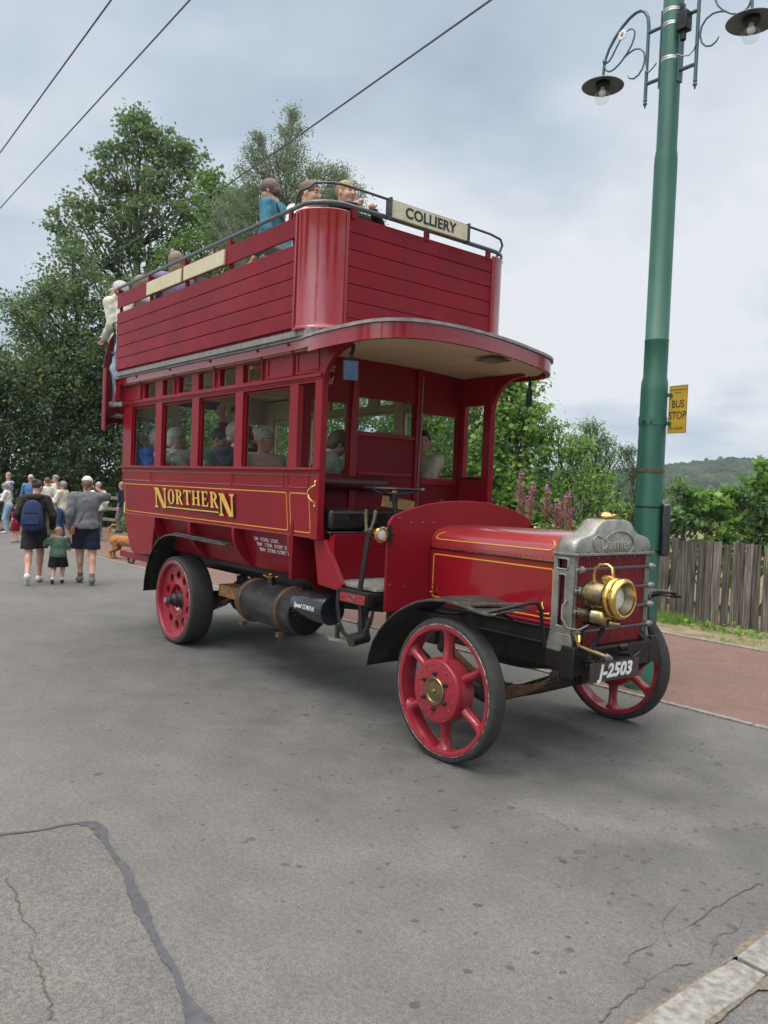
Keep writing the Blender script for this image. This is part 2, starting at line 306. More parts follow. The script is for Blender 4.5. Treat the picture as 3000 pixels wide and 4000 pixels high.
FRONT = lambda x, y, z: frame_m((x, y, z), (0,1,0), (0,0,1))      # reads along +y, faces +x
def arc(c, r, a0, a1, n, plane='xz', const=0.0):
    out = []
    for i in range(n+1):
        t = R(a0+(a1-a0)*i/n); u = c[0]+r*math.cos(t); v = c[1]+r*math.sin(t)
        out.append({'xz': (u, const, v), 'xy': (u, v, const), 'yz': (const, u, v), '2d': (u, v)}[plane])
    return out
def rrect(u0, u1, v0, v1, r, n=4):
    return arc((u1-r, v0+r), r, -90, 0, n, '2d')+arc((u1-r, v1-r), r, 0, 90, n, '2d')+arc((u0+r, v1-r), r, 90, 180, n, '2d')+arc((u0+r, v0+r), r, 180, 270, n, '2d')
def ribbon(mb, loop, w, fn, mi=0, closed=True):
    # flat ribbon of width w along the 2D loop; fn(u, v) -> xyz
    n = len(loop); vs = []
    for i in range(n):
        p = Vector(loop[i]); a = Vector(loop[i-1] if (closed or i > 0) else loop[i]); b = Vector(loop[(i+1) % n] if (closed or i < n-1) else loop[i])
        t = (b-a).normalized(); nn = Vector((-t.y, t.x)); vs += [fn(*(p+nn*w/2)), fn(*(p-nn*w/2))]
    mb.add(vs, [(2*i, 2*i+1, 2*((i+1) % n)+1, 2*((i+1) % n)) for i in range(n if closed else n-1)], mi)
# ================================================================ THE BUS
BUS = thing('double_decker_bus', 'old open-top crimson double-deck bus with solid tyres, standing on the road beside the green pole', 'bus')
W = 0.966
def ylow(z): return -(W - max(0, 1.84-z)*0.09)
sidefn = lambda s: (lambda u, v, w: (u, s*(W-w), v))
lowfn = lambda s: (lambda u, v, w: (u, s*(-ylow(v)-w), v))
frontfn = lambda x: (lambda u, v, w: (x-w, u, v))
XR = -4.02
WINS = [(-3.77, -3.106), (-2.94, -2.224), (-2.07, -1.341), (-1.20, -0.427)]
SMALL = [(-3.43, -3.13), (-2.94, -2.69), (-2.55, -2.25), (-2.10, -1.80), (-1.66, -1.355), (-1.22, -0.90)]

def bus_sides():
    for s in (-1, 1):
        mb = MB()
        holes = [(a, b, 1.862, 2.525) for a, b in WINS] + [(-0.302, -0.055, 1.862, 2.525)] + [(a, b, 2.605, 2.765) for a, b in SMALL]
        mb.plate((XR, 0.035), (1.845, 2.90), holes, 0.0, 0.055, sidefn(s))
        sw = mb.build('window_wall', RED, BUS, bevel=0.004)
        # proud rails and recessed-looking panels
        t = MB()
        t.box(XR-0.01, 0.04, s*(W+0.001), s*(W+0.020), 2.562, 2.590)
        t.box(XR-0.01, 0.04, s*(W+0.001), s*(W+0.010), 2.545, 2.561)
        t.box(XR-0.01, 0.04, s*(W-0.001), s*(W+0.026), 1.838, 1.860)
        for a, b in ((-4.0, -3.52), (-0.80, -0.40), (-0.34, -0.01)):
            for q in ((a, b, 2.765, 2.80), (a, b, 2.60, 2.622), (a, a+0.03, 2.622, 2.765), (b-0.03, b, 2.622, 2.765)):
                t.box(q[0], q[1], s*(W+0.0005), s*(W+0.009), q[2], q[3])
        t.build('wall_moulding', RED, sw, bevel=0.003)
        for i, (a, b) in enumerate(WINS):
            if s < 0 and i == 3: pass
            g = MB(); g.box(a-0.005, b+0.005, s*(W-0.035), s*(W-0.031), 1.858, 2.53)
            wo = g.build('window_pane', GLASS, BUS, smooth=None)
            fr = MB()
            for q in ((a, b, 2.500, 2.5249), (a, a+0.022, 1.862, 2.500), (b-0.022, b, 1.862, 2.500)):
                fr.box(q[0], q[1], s*(W-0.05), s*(W-0.024), q[2], q[3])
            fr.build('window_frame', CREAMD if s > 0 else REDD, wo)
        for i, (a, b) in enumerate(SMALL):
            fr = MB()
            if s < 0 and i == 5:      # hopper window tipped open
                fr.bar((a+0.01, s*(W-0.06), 2.615), (b-0.01, s*(W-0.06), 2.615), 0.02, 0.02)
                fr.bar((a+0.01, s*(W-0.16), 2.75), (b-0.01, s*(W-0.16), 2.75), 0.02, 0.02)
                fr.bar((a+0.03, s*(W-0.04), 2.615), (a+0.14, s*(W-0.16), 2.75), 0.02, 0.012)
                fr.bar((b-0.02, s*(W-0.06), 2.615), (b-0.02, s*(W-0.16), 2.75), 0.02, 0.02)
                fr.build('hopper_window', RED, BUS)
            else:
                fr.box(a-0.004, b+0.004, s*(W-0.032), s*(W-0.028), 2.60, 2.77)
                wo = fr.build('upper_window_pane', GLASS, BUS, smooth=None)
        # lower side panel with mouldings
        mb = MB(); mb.plate((XR, 0.035), (1.308, 1.838), [], 0.0, 0.03, lowfn(s))
        side = mb.build('side_panel', RED, BUS, bevel=0.003)
        t = MB()
        f = lambda u, v, w=0.0: (u, s*(-ylow(v)+w), v)
        t.plate((XR-0.004, 0.038), (1.306, 1.322), [], -0.008, 0.0, lowfn(s))
        t.plate((XR-0.004, 0.038), (1.796, 1.808), [], -0.006, 0.0, lowfn(s))
        for a, b in ((-4.0, -3.2), (-3.13, -1.37), (-1.33, -0.49), (-0.417, -0.12)):
            path = [(a, 1.795)] + [(a+0.035-0.035*math.cos(R(k)), 1.735-0.035*math.sin(R(k))) for k in (0, 30, 60, 90)] + [(b-0.035+0.035*math.sin(R(k)), 1.735-0.035*math.cos(R(k))) for k in (0, 30, 60, 90)] + [(b, 1.795)]
            t.tube([f(u, v, 0.001) for u, v in path], 0.0055, 6)
        t.build('panel_beading', REDG, side)
        t = MB()
        for a, b in ((-3.957, -0.45), (-0.40, -0.118)):
            ribbon(t, rrect(a, b, 1.345, 1.655, 0.022), 0.0075, lambda u, v: f(u, v, 0.0022))
        t.build('gold_lining', GOLD, side, smooth=None)
        # curved brackets under the gutter
        for x in (-3.5, -2.62, -1.73, -0.86, -0.37):
            t = MB(); pts = [(x, s*(W+0.012), 2.60), (x, s*(W+0.013), 2.74), (x+0.005, s*(W+0.03), 2.80), (x+0.01, s*(W+0.075), 2.845)]
            t.tube(pts, [0.010, 0.012, 0.012, 0.014], 6); t.build('gutter_bracket', RED, BUS)
        # rocker panel, ribs
        mb = MB()
        rows = [[(x, s*(-ylow(1.31)-0.06-0.16*q/6.0), 1.325-q*0.063) for x in (-3.13, -2.4, -1.6, -0.9, -0.40)] for q in range(7)]
        mb.surf(rows, thick=(0, s*-0.01, 0)); ro = mb.build('rocker_panel', RED, BUS)
        for x in (-3.16, -2.30, -1.385, -0.44):
            ext = 0.13 if x > -0.5 else 0.0
            prof = [(0.927, 1.307), (0.925, 1.24), (0.915, 1.18), (0.885, 1.11), (0.84, 1.055), (0.78, 1.0-ext*0.3), (0.73-ext, 0.95-ext), (0.66-ext, 0.93-ext), (0.66, 1.05), (0.70, 1.31)]
            mb = MB(); mb.prism([(s*p[0], p[1]) for p in prof], 'x', x-0.022, x+0.022)
            mb.build('rib', RED, BUS, bevel=0.004)
        # rear corner enclosure by the platform
        mb = MB(); pl = [(-4.015, 1.307), (-3.13, 1.307), (-3.17, 1.1), (-3.20, 0.90), (-3.70, 0.865), (-3.80, 0.93), (-3.90, 1.07), (-3.97, 1.2)]
        mb.prism(pl, 'y', s*0.925, s*0.895); mb.build('rear_quarter_panel', RED, BUS, bevel=0.003)
    # front pillar, its arch to the canopy and the slanted panel beside the driver
    for s in (-1, 1):
        mb = MB()
        pts = [(0.035, 1.86), (0.035, 2.45)] + [(0.36-0.325*math.cos(R(a)), 2.45+0.30*math.sin(R(a))) for a in range(10, 91, 10)] + [(1.0-0.0, 2.765), (1.0, 2.80), (0.0, 2.90), (-0.02, 2.90)]
        pts = [(0.036, 2.20), (0.036, 2.45)] + [(0.37-0.334*math.cos(R(a)), 2.45+0.31*math.sin(R(a))) for a in range(10, 91, 10)] + [(0.37, 2.80), (0.0365, 2.80)]
        mb.prism([(p[0], p[1]) for p in pts], 'y', s*(W+0.004), s*(W-0.04))
        mb.build('canopy_arch', RED, BUS, bevel=0.003)
        mb = MB(); mb.box(-0.058, 0.042, s*(W-0.060), s*(W+0.004), 1.30, 2.80); mb.build('front_pillar', RED, BUS, bevel=0.008)
        mb = MB(); mb.prism([(-0.10, 1.305), (0.055, 1.305), (0.30, 0.985), (0.27, 0.93), (-0.02, 0.95)], 'y', s*0.90, s*0.865)
        mb.build('cab_side_panel', RED, BUS, bevel=0.003)
        g = MB(); y = s*(W+0.045); x = 0.0
        g.tube([(x, y-s*0.035, 1.59), (x-0.004, y-s*0.01, 1.60), (x-0.030, y, 1.625), (x-0.042, y, 1.655), (x-0.030, y, 1.685), (x-0.004, y-s*0.01, 1.71), (x, y-s*0.035, 1.72)], 0.0105, 8)
        g.cyl((x, s*(W+0.006), 1.715), (x, s*(W+0.006), 1.75), 0.011); g.cyl((x, s*(W+0.006), 1.56), (x, s*(W+0.006), 1.595), 0.011)
        g.sph((x, s*(W+0.006), 1.75), 0.013); g.sph((x, s*(W+0.006), 1.56), 0.013)
        g.build('grab_handle', BRASS, BUS)
bus_sides()

def lettering():
    side = next(o for o in BUS.children if o.name.startswith('side_panel') )
    s = -1; step = [0]
    def f(u, v, w): return (u, -(-ylow(v)+w), v)
    mbs = MB(); mbg = MB()
    def poly(pts, x0, z0, w, h):
        step[0] += 1; e = 0.0035+0.00012*step[0]
        P = [(x0+p[0]*w, z0+p[1]*h) for p in pts]; n = len(P)
        for mb, dx, dz, ee in ((mbg, 0, 0, e+0.004), (mbs, 0.013, -0.013, e-0.001), (mbs, 0.007, -0.007, e-0.0004)):
            vs = [f(p[0]+dx, p[1]+dz, ee) for p in P]; mb.add(vs, [tuple(range(n))])
    def stem(x, y0, y1, w, x0, z0, W_, H_, foot=True, head=True, sw=0.10):
        poly([(x, y0), (x+w, y0), (x+w, y1), (x, y1)], x0, z0, W_, H_)
        t = 0.07
        if foot: poly([(x-sw, y0), (x+w+sw, y0), (x+w+sw, y0+t*0.6), (x+w, y0+t*1.8), (x, y0+t*1.8), (x-sw, y0+t*0.6)], x0, z0, W_, H_)
        if head: poly([(x-sw, y1), (x-sw, y1-t*0.6), (x, y1-t*1.8), (x+w, y1-t*1.8), (x+w+sw, y1-t*0.6), (x+w+sw, y1)], x0, z0, W_, H_)
    def ringp(cx, cy, ro, rh, ri, rj, a0, a1, *a):
        n = 14
        for i in range(n):
            t0 = R(a0+(a1-a0)*i/n); t1 = R(a0+(a1-a0)*(i+1)/n)
            poly([(cx+ro*math.cos(t0), cy+rh*math.sin(t0)), (cx+ro*math.cos(t1), cy+rh*math.sin(t1)), (cx+ri*math.cos(t1), cy+rj*math.sin(t1)), (cx+ri*math.cos(t0), cy+rj*math.sin(t0))], *a)
    def glyph(c, *a):
        if c == 'N':
            stem(0.10, 0, 1, 0.10, *a); stem(0.80, 0, 1, 0.10, *a, foot=False)
            poly([(0.04, 1), (0.36, 1), (0.90, 0.0), (0.64, 0.0)], *a)
        if c == 'O': ringp(0.5, 0.5, 0.50, 0.52, 0.22, 0.44, 0, 360, *a)
        if c == 'R':
            stem(0.12, 0, 1, 0.26, *a); ringp(0.42, 0.73, 0.46, 0.27, 0.20, 0.19, -90, 90, *a)
            poly([(0.38, 1), (0.38, 0.92), (0.45, 0.92), (0.45, 1)], *a); poly([(0.38, 0.54), (0.38, 0.46), (0.50, 0.46), (0.50, 0.54)], *a)
            poly([(0.42, 0.5), (0.66, 0.5), (0.98, 0.06), (1.06, 0.06), (1.06, 0), (0.76, 0)], *a)
        if c == 'T':
            stem(0.37, 0, 1, 0.26, *a, head=False); poly([(0, 1), (0, 0.90), (1, 0.90), (1, 1)], *a)
            poly([(0, 0.91), (0, 0.72), (0.05, 0.72), (0.16, 0.91)], *a); poly([(0.84, 0.91), (0.95, 0.72), (1, 0.72), (1, 0.91)], *a)
        if c == 'H':
            stem(0.12, 0, 1, 0.22, *a); stem(0.68, 0, 1, 0.22, *a); poly([(0.3, 0.46), (0.72, 0.46), (0.72, 0.55), (0.3, 0.55)], *a)
        if c == 'E':
            stem(0.14, 0, 1, 0.26, *a); poly([(0.3, 1), (0.3, 0.91), (0.92, 0.91), (0.92, 1)], *a); poly([(0.3, 0), (0.3, 0.09), (0.95, 0.09), (0.95, 0)], *a)
            poly([(0.3, 0.46), (0.3, 0.54), (0.68, 0.54), (0.68, 0.46)], *a); poly([(0.92, 1), (0.92, 0.74), (0.86, 0.76), (0.76, 0.92)], *a)
            poly([(0.76, 0.08), (0.88, 0.26), (0.95, 0.28), (0.95, 0)], *a); poly([(0.68, 0.64), (0.68, 0.36), (0.60, 0.46), (0.60, 0.54)], *a)
    glyph('N', -3.115, 1.418, 0.325, 0.212)
    xs = [-2.765, -2.575, -2.375, -2.195, -1.985, -1.800]; ws = [0.165, 0.17, 0.165, 0.19, 0.155, 0.17]
    for c, x, w in zip('ORTHER', xs, ws):
        z0 = 1.468 + 0.012*(1-abs((x+2.2)/0.6)); glyph(c, x, z0, w, 1.622-z0)
    glyph('N', -1.615, 1.405, 0.30, 0.208)
    poly([(0, 0), (1, 0), (1, 1), (0, 1)], -2.785, 1.428, 1.16, 0.012)
    sh = mbs.build('letter_shadow', SHADOWL, side, smooth=None, merge=False); gl = mbg.build('gold_lettering', GOLDL, side, smooth=None, merge=False)
    sh.name = 'lettering_shade'
    # weights on the rocker panel, painted small in white
    rp = [o for o in BUS.children if o.name.startswith('rocker_panel')][0]
    d = Vector((0, 0.16, -0.378)).normalized()
    for i, (t, xx) in enumerate((('UW   4 TONS   2 CWT.', -1.17), ('FAW    1 TON   10 CWT  2Q', -1.15), ('BAW   2 TONS  12 CWT  2Q', -1.13))):
        z = 1.222-0.047*i; y = -(-ylow(1.31)-0.06-0.16*(1.325-z)/0.378)-0.004
        m = frame_m((xx, y, z), (1, 0, 0), -d); text('weight_lettering', t, 0.050, m, WHITE, rp, depth=0.0006, bold=0.0012, xs=0.82, align='LEFT')
lettering()

def deck_and_canopy():
    # roof of the lower deck with gutter, widening into the canopy over the driver
    half = [(-4.12, 1.035), (-0.30, 1.035), (-0.16, 1.045), (-0.02, 1.075), (0.14, 1.105), (0.34, 1.118), (0.56, 1.120), (0.70, 1.112), (0.80, 1.085), (0.875, 1.03), (0.93, 0.95), (0.96, 0.85), (0.972, 0.74), (0.972, 0.60)]
    fhalf = half[:4]+[(0.10, 1.10), (0.24, 1.117), (0.38, 1.115), (0.47, 1.098), (0.55, 1.065), (0.62, 1.015), (0.68, 0.945), (0.725, 0.86), (0.755, 0.75), (0.780, 0.60)]
    
    zc = lambda y, z0: z0 + 0.050*(1-(y/1.12)**2)+0.005
    def slab(name, inset, z0, z1, mat, xcut=None, thing_parent=BUS):
        mb = MB(); h = len(half); vs = []; fs = []; K = 9
        def ins(p, sg):
            x, y = p; sx = x-(inset if x > 0.5 else (-inset if x < -4 else 0)); sy = (y-inset)*sg; return (sx, sy)
        for zz in (z0, z1):
            for i in range(h):
                A = ins(half[i], -1); B = ins(fhalf[i], 1)
                for k in range(K):
                    q = k/(K-1); x = A[0]*(1-q)+B[0]*q + (0.022*(1-(1-2*q)**2) if i == h-1 else 0); y = A[1]*(1-q)+B[1]*q; vs.append((x, y, zc(y, zz)))
        for l in range(2):
            for i in range(h-1):
                for k in range(K-1):
                    b = l*h*K + i*K + k; fs.append((b, b+1, b+K+1, b+K))
        def wall(ids):
            for a, b in zip(ids[:-1], ids[1:]): fs.append((a, b, b+h*K, a+h*K))
        wall([i*K for i in range(h)]); wall([i*K+K-1 for i in range(h)]); wall([(h-1)*K+k for k in range(K)]); wall([k for k in range(K)])
        mb.add(vs, fs); return mb.build(name, mat, thing_parent, bevel=0.0)
    slab('canopy_fascia', 0.0, 2.775, 2.843, REDG)
    slab('roof_edge_strip', -0.014, 2.845, 2.868, pmat('grey_lead_edge', (0.30, 0.28, 0.28), (0.20, 0.17, 0.17), 12, rough=0.5))
    slab('ceiling', 0.045, 2.766, 2.7735, CREAM)
    mb = MB()   # rim that hangs down round the canopy
    f0 = [(x, -y) for x, y in half[3:]]; f1 = [(x, y) for x, y in fhalf[::-1][:-3]]
    fr_ = [(half[-1][0]*(1-q)+fhalf[-1][0]*q+0.022*(1-(1-2*q)**2), -half[-1][1]*(1-q)+fhalf[-1][1]*q) for q in (0.125, 0.25, 0.375, 0.5, 0.625, 0.75, 0.875)]
    loop = f0+fr_+f1
    vs = []; n = len(loop)
    for (x, y) in loop:
        ix = x-0.03*(1 if x > 0.6 else 0); iy = y-math.copysign(0.03, y) if abs(y) > 0.6 else y
        for (a, b, z) in ((x, y, 2.776), (x, y, 2.735), (ix, iy, 2.735), (ix, iy, 2.776)): vs.append((a, b, zc(y, z)))
    mb.add(vs, [(4*i+k, 4*i+(k+1) % 4, 4*(i+1)+(k+1) % 4, 4*(i+1)+k) for i in range(n-1) for k in range(4)])
    mb.build('canopy_rim', REDG, BUS)
    mb = MB(); mb.box(0.50, 0.72, 0.20, 0.40, 2.788, 2.797); mb.build('ceiling_hatch', pmat('sooty_panel', (0.08, 0.075, 0.06), (0.3, 0.27, 0.2), 3, rough=0.7), BUS)
    # upper deck floor strip and walkway
    mb = MB(); mb.box(-3.97, 0.02, -1.075, 1.075, 2.878, 2.925); mb.build('upper_floor', DECKW, BUS)
    # side boards of the upper deck: six boards, a gap, one more board
    def board(mb, a, b, z0, z1, s, y):
        mb.prism([(z0, 0.0), (z0, -0.006), (z0+0.006, -0.014), (z1-0.004, -0.014), (z1, -0.008), (z1, 0.0)], 'x', a, b)
    WU = 1.085
    zs = [2.945+i*0.1305 for i in range(6)]
    for s in (-1, 1):
        for i in range(5):
            mb = MB(); mb.box(-3.995, -0.205, s*(WU-0.018), s*WU, zs[i]+0.0025, zs[i+1]-0.0025); mb.build('side_board', REDW, BUS, bevel=0.004)
        mb = MB(); mb.box(-3.99, -0.21, s*(WU-0.030), s*(WU-0.020), 2.93, 3.597); mb.build('side_lining', REDD, BUS)
        mb = MB(); mb.box(-3.995, -0.205, s*(WU-0.018), s*WU, 3.652, 3.812); mb.build('top_board', REDW, BUS, bevel=0.004)
        for a, b in ((-3.115, -2.275), (-2.215, -1.385)):
            mb = MB(); mb.box(a, b, s*(WU+0.001), s*(WU+0.022), 3.655, 3.79); mb.build('cream_board', CREAM, BUS, bevel=0.004)
        for x in (-3.98, -3.12, -2.25, -1.35, -0.30):
            mb = MB(); mb.box(x-0.022, x+0.022, s*(WU-0.055), s*(WU-0.031), 2.93, 3.865); mb.build('deck_post', REDD, BUS)
        mb = MB()
        for x in (-3.9, -3.12, -2.25, -1.35, -0.33):
            for i in range(5):
                for dz in (0.035, 0.095):
                    mb.sph((x+0.012*(dz > 0.05), s*(WU+0.001), zs[i]+dz), (0.006, 0.003, 0.006), n=6)
        mb.build('board_screw', REDG, BUS)
        # curved glossy corner panel
        a0, a1 = (180, 270) if s < 0 else (90, 0)
        cx, cy, r = -0.205, s*(WU-0.275), 0.283
        for nm, zz0, zz1, rr0, rr1 in (('corner_panel', 2.925, 3.845, r, r),):
            th = [R(-90+i*90/14)*1.0 for i in range(15)]
            rows = []
            for z, dr in ((zz0, 0.022), (zz0+0.02, 0.006), (zz0+0.05, 0), (3.3, 0), (zz1-0.03, 0), (zz1-0.008, 0.010), (zz1, 0.010)):
                rows.append([(cx+(r+dr)*math.cos(t), cy+(-s if False else 1)*(r+dr)*(math.sin(t) if s < 0 else -math.sin(t)), z) for t in th])
            mb = MB(); mb.surf(rows); cp = mb.build(nm, REDP, BUS, smooth=60)
            sol = cp.modifiers.new('solid', 'SOLIDIFY'); sol.thickness = 0.012
            b2 = MB()
            b2.box(cx-0.014, cx+0.010, s*(WU+0.0005), s*(WU+0.018), 2.925, 3.845)
            b2.box(cx+r-0.012, cx+r+0.008, cy-0.014*1, cy+0.010, 2.925, 3.845); b2.build('corner_strip', REDG, cp, bevel=0.003)
    # front boards
    XF = 0.072
    zf = [2.905+i*0.1318 for i in range(8)]
    for i in range(7):
        mb = MB(); mb.box(XF-0.018, XF, -0.815, 0.815, zf[i]+0.0025, zf[i+1]-0.0025); mb.build('front_board', REDW, BUS, bevel=0.004)
    mb = MB(); mb.box(XF-0.03, XF-0.020, -0.81, 0.81, 2.91, 3.82); mb.build('front_lining', REDD, BUS)
    mb = MB()
    for y in (-0.77, 0.0, 0.77):
        for i in range(7):
            for dz in (0.03, 0.10): mb.sph((XF+0.001, y, zf[i]+dz), (0.003, 0.006, 0.006), n=6)
    mb.build('board_screw', REDG, BUS)
    # top rails
    def railpath(z, s0=-1, drop=0):
        return [(-4.16, -1.06, z), (-4.0, -1.075, z), (-2.0, -1.075, z), (-0.25, -1.075, z)] + [(-0.205+0.285*math.cos(R(a)), -(0.80)+0.285*math.sin(R(a)), z) for a in range(-75, 1, 15)] + [(0.085, -0.4, z), (0.085, 0.4, z)] + [(-0.205+0.285*math.cos(R(a)), (0.80)+0.285*math.sin(R(a)), z) for a in range(0, 76, 15)] + [(-0.25, 1.075, z), (-2.0, 1.075, z), (-4.0, 1.075, z)]
    mb = MB(); mb.tube(railpath(3.888), (0.020, 0.012), 8, ref=(0, 0, 1)); mb.build('hand_rail', RAILM, BUS, smooth=60)
    mb = MB()
    up = [(-0.30, -1.055, 3.895), (-0.285, -1.055, 3.98), (-0.24, -1.045, 4.025), (-0.16, -1.01, 4.04)] + [(-0.205+0.26*math.cos(R(a)), -0.80+0.26*math.sin(R(a)), 4.045) for a in range(-60, 1, 15)] + [(0.065, -0.4, 4.04), (0.065, 0.4, 4.04), (0.055, 0.78, 4.04), (0.04, 0.93, 4.03), (0.02, 0.98, 3.99), (0.0, 0.97, 3.935), (-0.01, 0.95, 3.895)]
    mb.tube(up, 0.011, 8); mb.tube([(0.02, 0.905, 3.85), (0.03, 0.91, 3.90)], 0.010, 6); mb.build('upper_rail', RAILM, BUS, smooth=60)
    for x, s in ((-3.98, -1), (-3.12, -1), (-2.25, -1), (-1.33, -1), (-0.33, -1), (-3.98, 1), (-2.25, 1), (-1.33, 1), (-0.33, 1)):
        mb = MB(); mb.box(x-0.02, x+0.02, s*1.086, s*1.062, 3.80, 3.875); mb.build('rail_bracket', REDW, BUS)
    for y in (-0.76, 0.0, 0.74):
        mb = MB(); mb.box(0.062, 0.088, y-0.022, y+0.022, 3.80, 3.875); mb.build('rail_bracket', REDW, BUS)
    # destination board
    mb = MB(); mb.box(0.106, 0.128, -0.425, 0.425, 3.885, 4.018); db = mb.build('destination_board', pmat('board_cream', (0.58, 0.54, 0.38), (0.40, 0.37, 0.25), 9, rough=0.6, lo=0.3, hi=0.45), BUS, bevel=0.003)
    text('board_lettering', 'COLLIERY', 0.118, FRONT(0.1295, 0.0, 3.951), pmat('board_black', (0.02, 0.02, 0.035), rough=0.5), db, depth=0.0008, bold=0.0035, xs=1.06, space=1.02)
    for y in (-0.437, 0.437):
        mb = MB(); mb.box(0.075, 0.140, y-0.008, y+0.008, 3.87, 4.035); mb.build('board_bracket', RAILM, BUS)
    # rear of the upper deck and the stairs
    mb = MB()
    mb.box(-4.0, -3.985, 0.1, 1.07, 2.93, 3.82); mb.build('rear_upper_panel', REDW, BUS)
    mb = MB()
    mb.tube([(-4.0, -1.07, 3.50), (-4.14, -1.07, 3.51), (-4.20, -1.05, 3.48), (-4.22, -1.02, 3.40), (-4.22, -0.98, 2.65)], 0.012, 8)
    mb.tube([(-4.0, -1.07, 3.16), (-4.15, -1.07, 3.17), (-4.21, -1.03, 3.14), (-4.22, -0.99, 3.02)], 0.012, 8)
    mb.tube([(-4.16, -1.06, 3.888), (-4.24, -1.00, 3.86), (-4.26, -0.9, 3.80), (-4.26, -0.88, 3.0)], 0.013, 8)
    mb.build('stair_rail', RAILM, BUS, smooth=60)
    # stair stringer: curved outer sheet wrapped round the back from platform to upper deck
    mb = MB(); rows = []
    for k in range(15):
        t = k/14.0; a = R(262 - 78*t); cx, cy = -4.10, -0.30
        x = cx + 0.42*math.cos(a)*0.62; y = cy + 0.62*math.sin(a); z = 2.95 - 1.75*t
        rows.append([(x, y, z-0.28), (x, y, z-0.05), (x, y, z+0.30)])
    mb.surf(rows, thick=(0.012, 0.0, 0)); mb.build('stair_stringer', REDW, BUS, smooth=50)
    for k in range(9):
        t = k/8.0; mb = MB(); z = 2.85-1.75*t; a = R(245-60*t)
        mb.obox((-4.10+0.12*math.cos(a), -0.30+0.33*math.sin(a), z), (0.16, 0.36, 0.02), Matrix.Rotation(a-math.pi/2, 3, 'Z')); mb.build('stair_tread', DECKW, BUS)
    mb = MB(); mb.prism([(-4.12, 2.90), (-4.0, 2.90), (-4.0, 2.62), (-4.12, 2.60)], 'y', -1.03, -0.95); mb.box(-4.13, -4.115, -1.03, 0.9, 2.62, 2.86); mb.build('rear_fascia', REDW, BUS)
    mb = MB(); mb.box(-4.20, -4.15, -1.04, -0.99, 2.60, 2.84); mb.build('rear_trim', pmat('pink_worn', (0.5, 0.3, 0.3), rough=0.5), BUS)
    mb = MB(); mb.prism([(-4.02, 2.60), (-4.22, 2.60), (-4.20, 2.2), (-4.13, 1.85), (-4.06, 1.5), (-4.02, 1.35)], 'y', -0.90, -0.88); mb.build('stair_side', REDW, BUS)
    mb = MB(); rows = []
    for k in range(9):
        a = R(275-11.5*k); x = -4.13+0.38*math.cos(a); y = -0.74+0.42*math.sin(a); rows.append([(x, y, 2.25+0.02*k), (x, y, 2.8), (x, y, 2.98 if k < 3 else 2.98+0.13*(k-2))])
    mb.surf(rows, thick=(0.010, 0.004, 0)); mb.build('stair_panel', REDW, BUS, smooth=50)
    mb = MB(); mb.box(-4.55, -4.12, -1.0, -0.55, 2.44, 2.465); mb.build('stair_tread', DECKW, BUS)
    # upper seats
    for x in (-3.4, -2.65, -1.9, -1.15, -0.55):
        for y in (-0.62, 0.62):
            mb = MB(); mb.box(x-0.2, x+0.2, y-0.42, y+0.42, 3.38, 3.42); mb.box(x-0.22, x-0.19, y-0.42, y+0.42, 3.42, 3.70)
            for q in (-0.36, 0.36): mb.box(x-0.18, x+0.16, y+q-0.015, y+q+0.015, 2.925, 3.38)
            mb.build('upper_seat', DECKW, BUS)
deck_and_canopy()

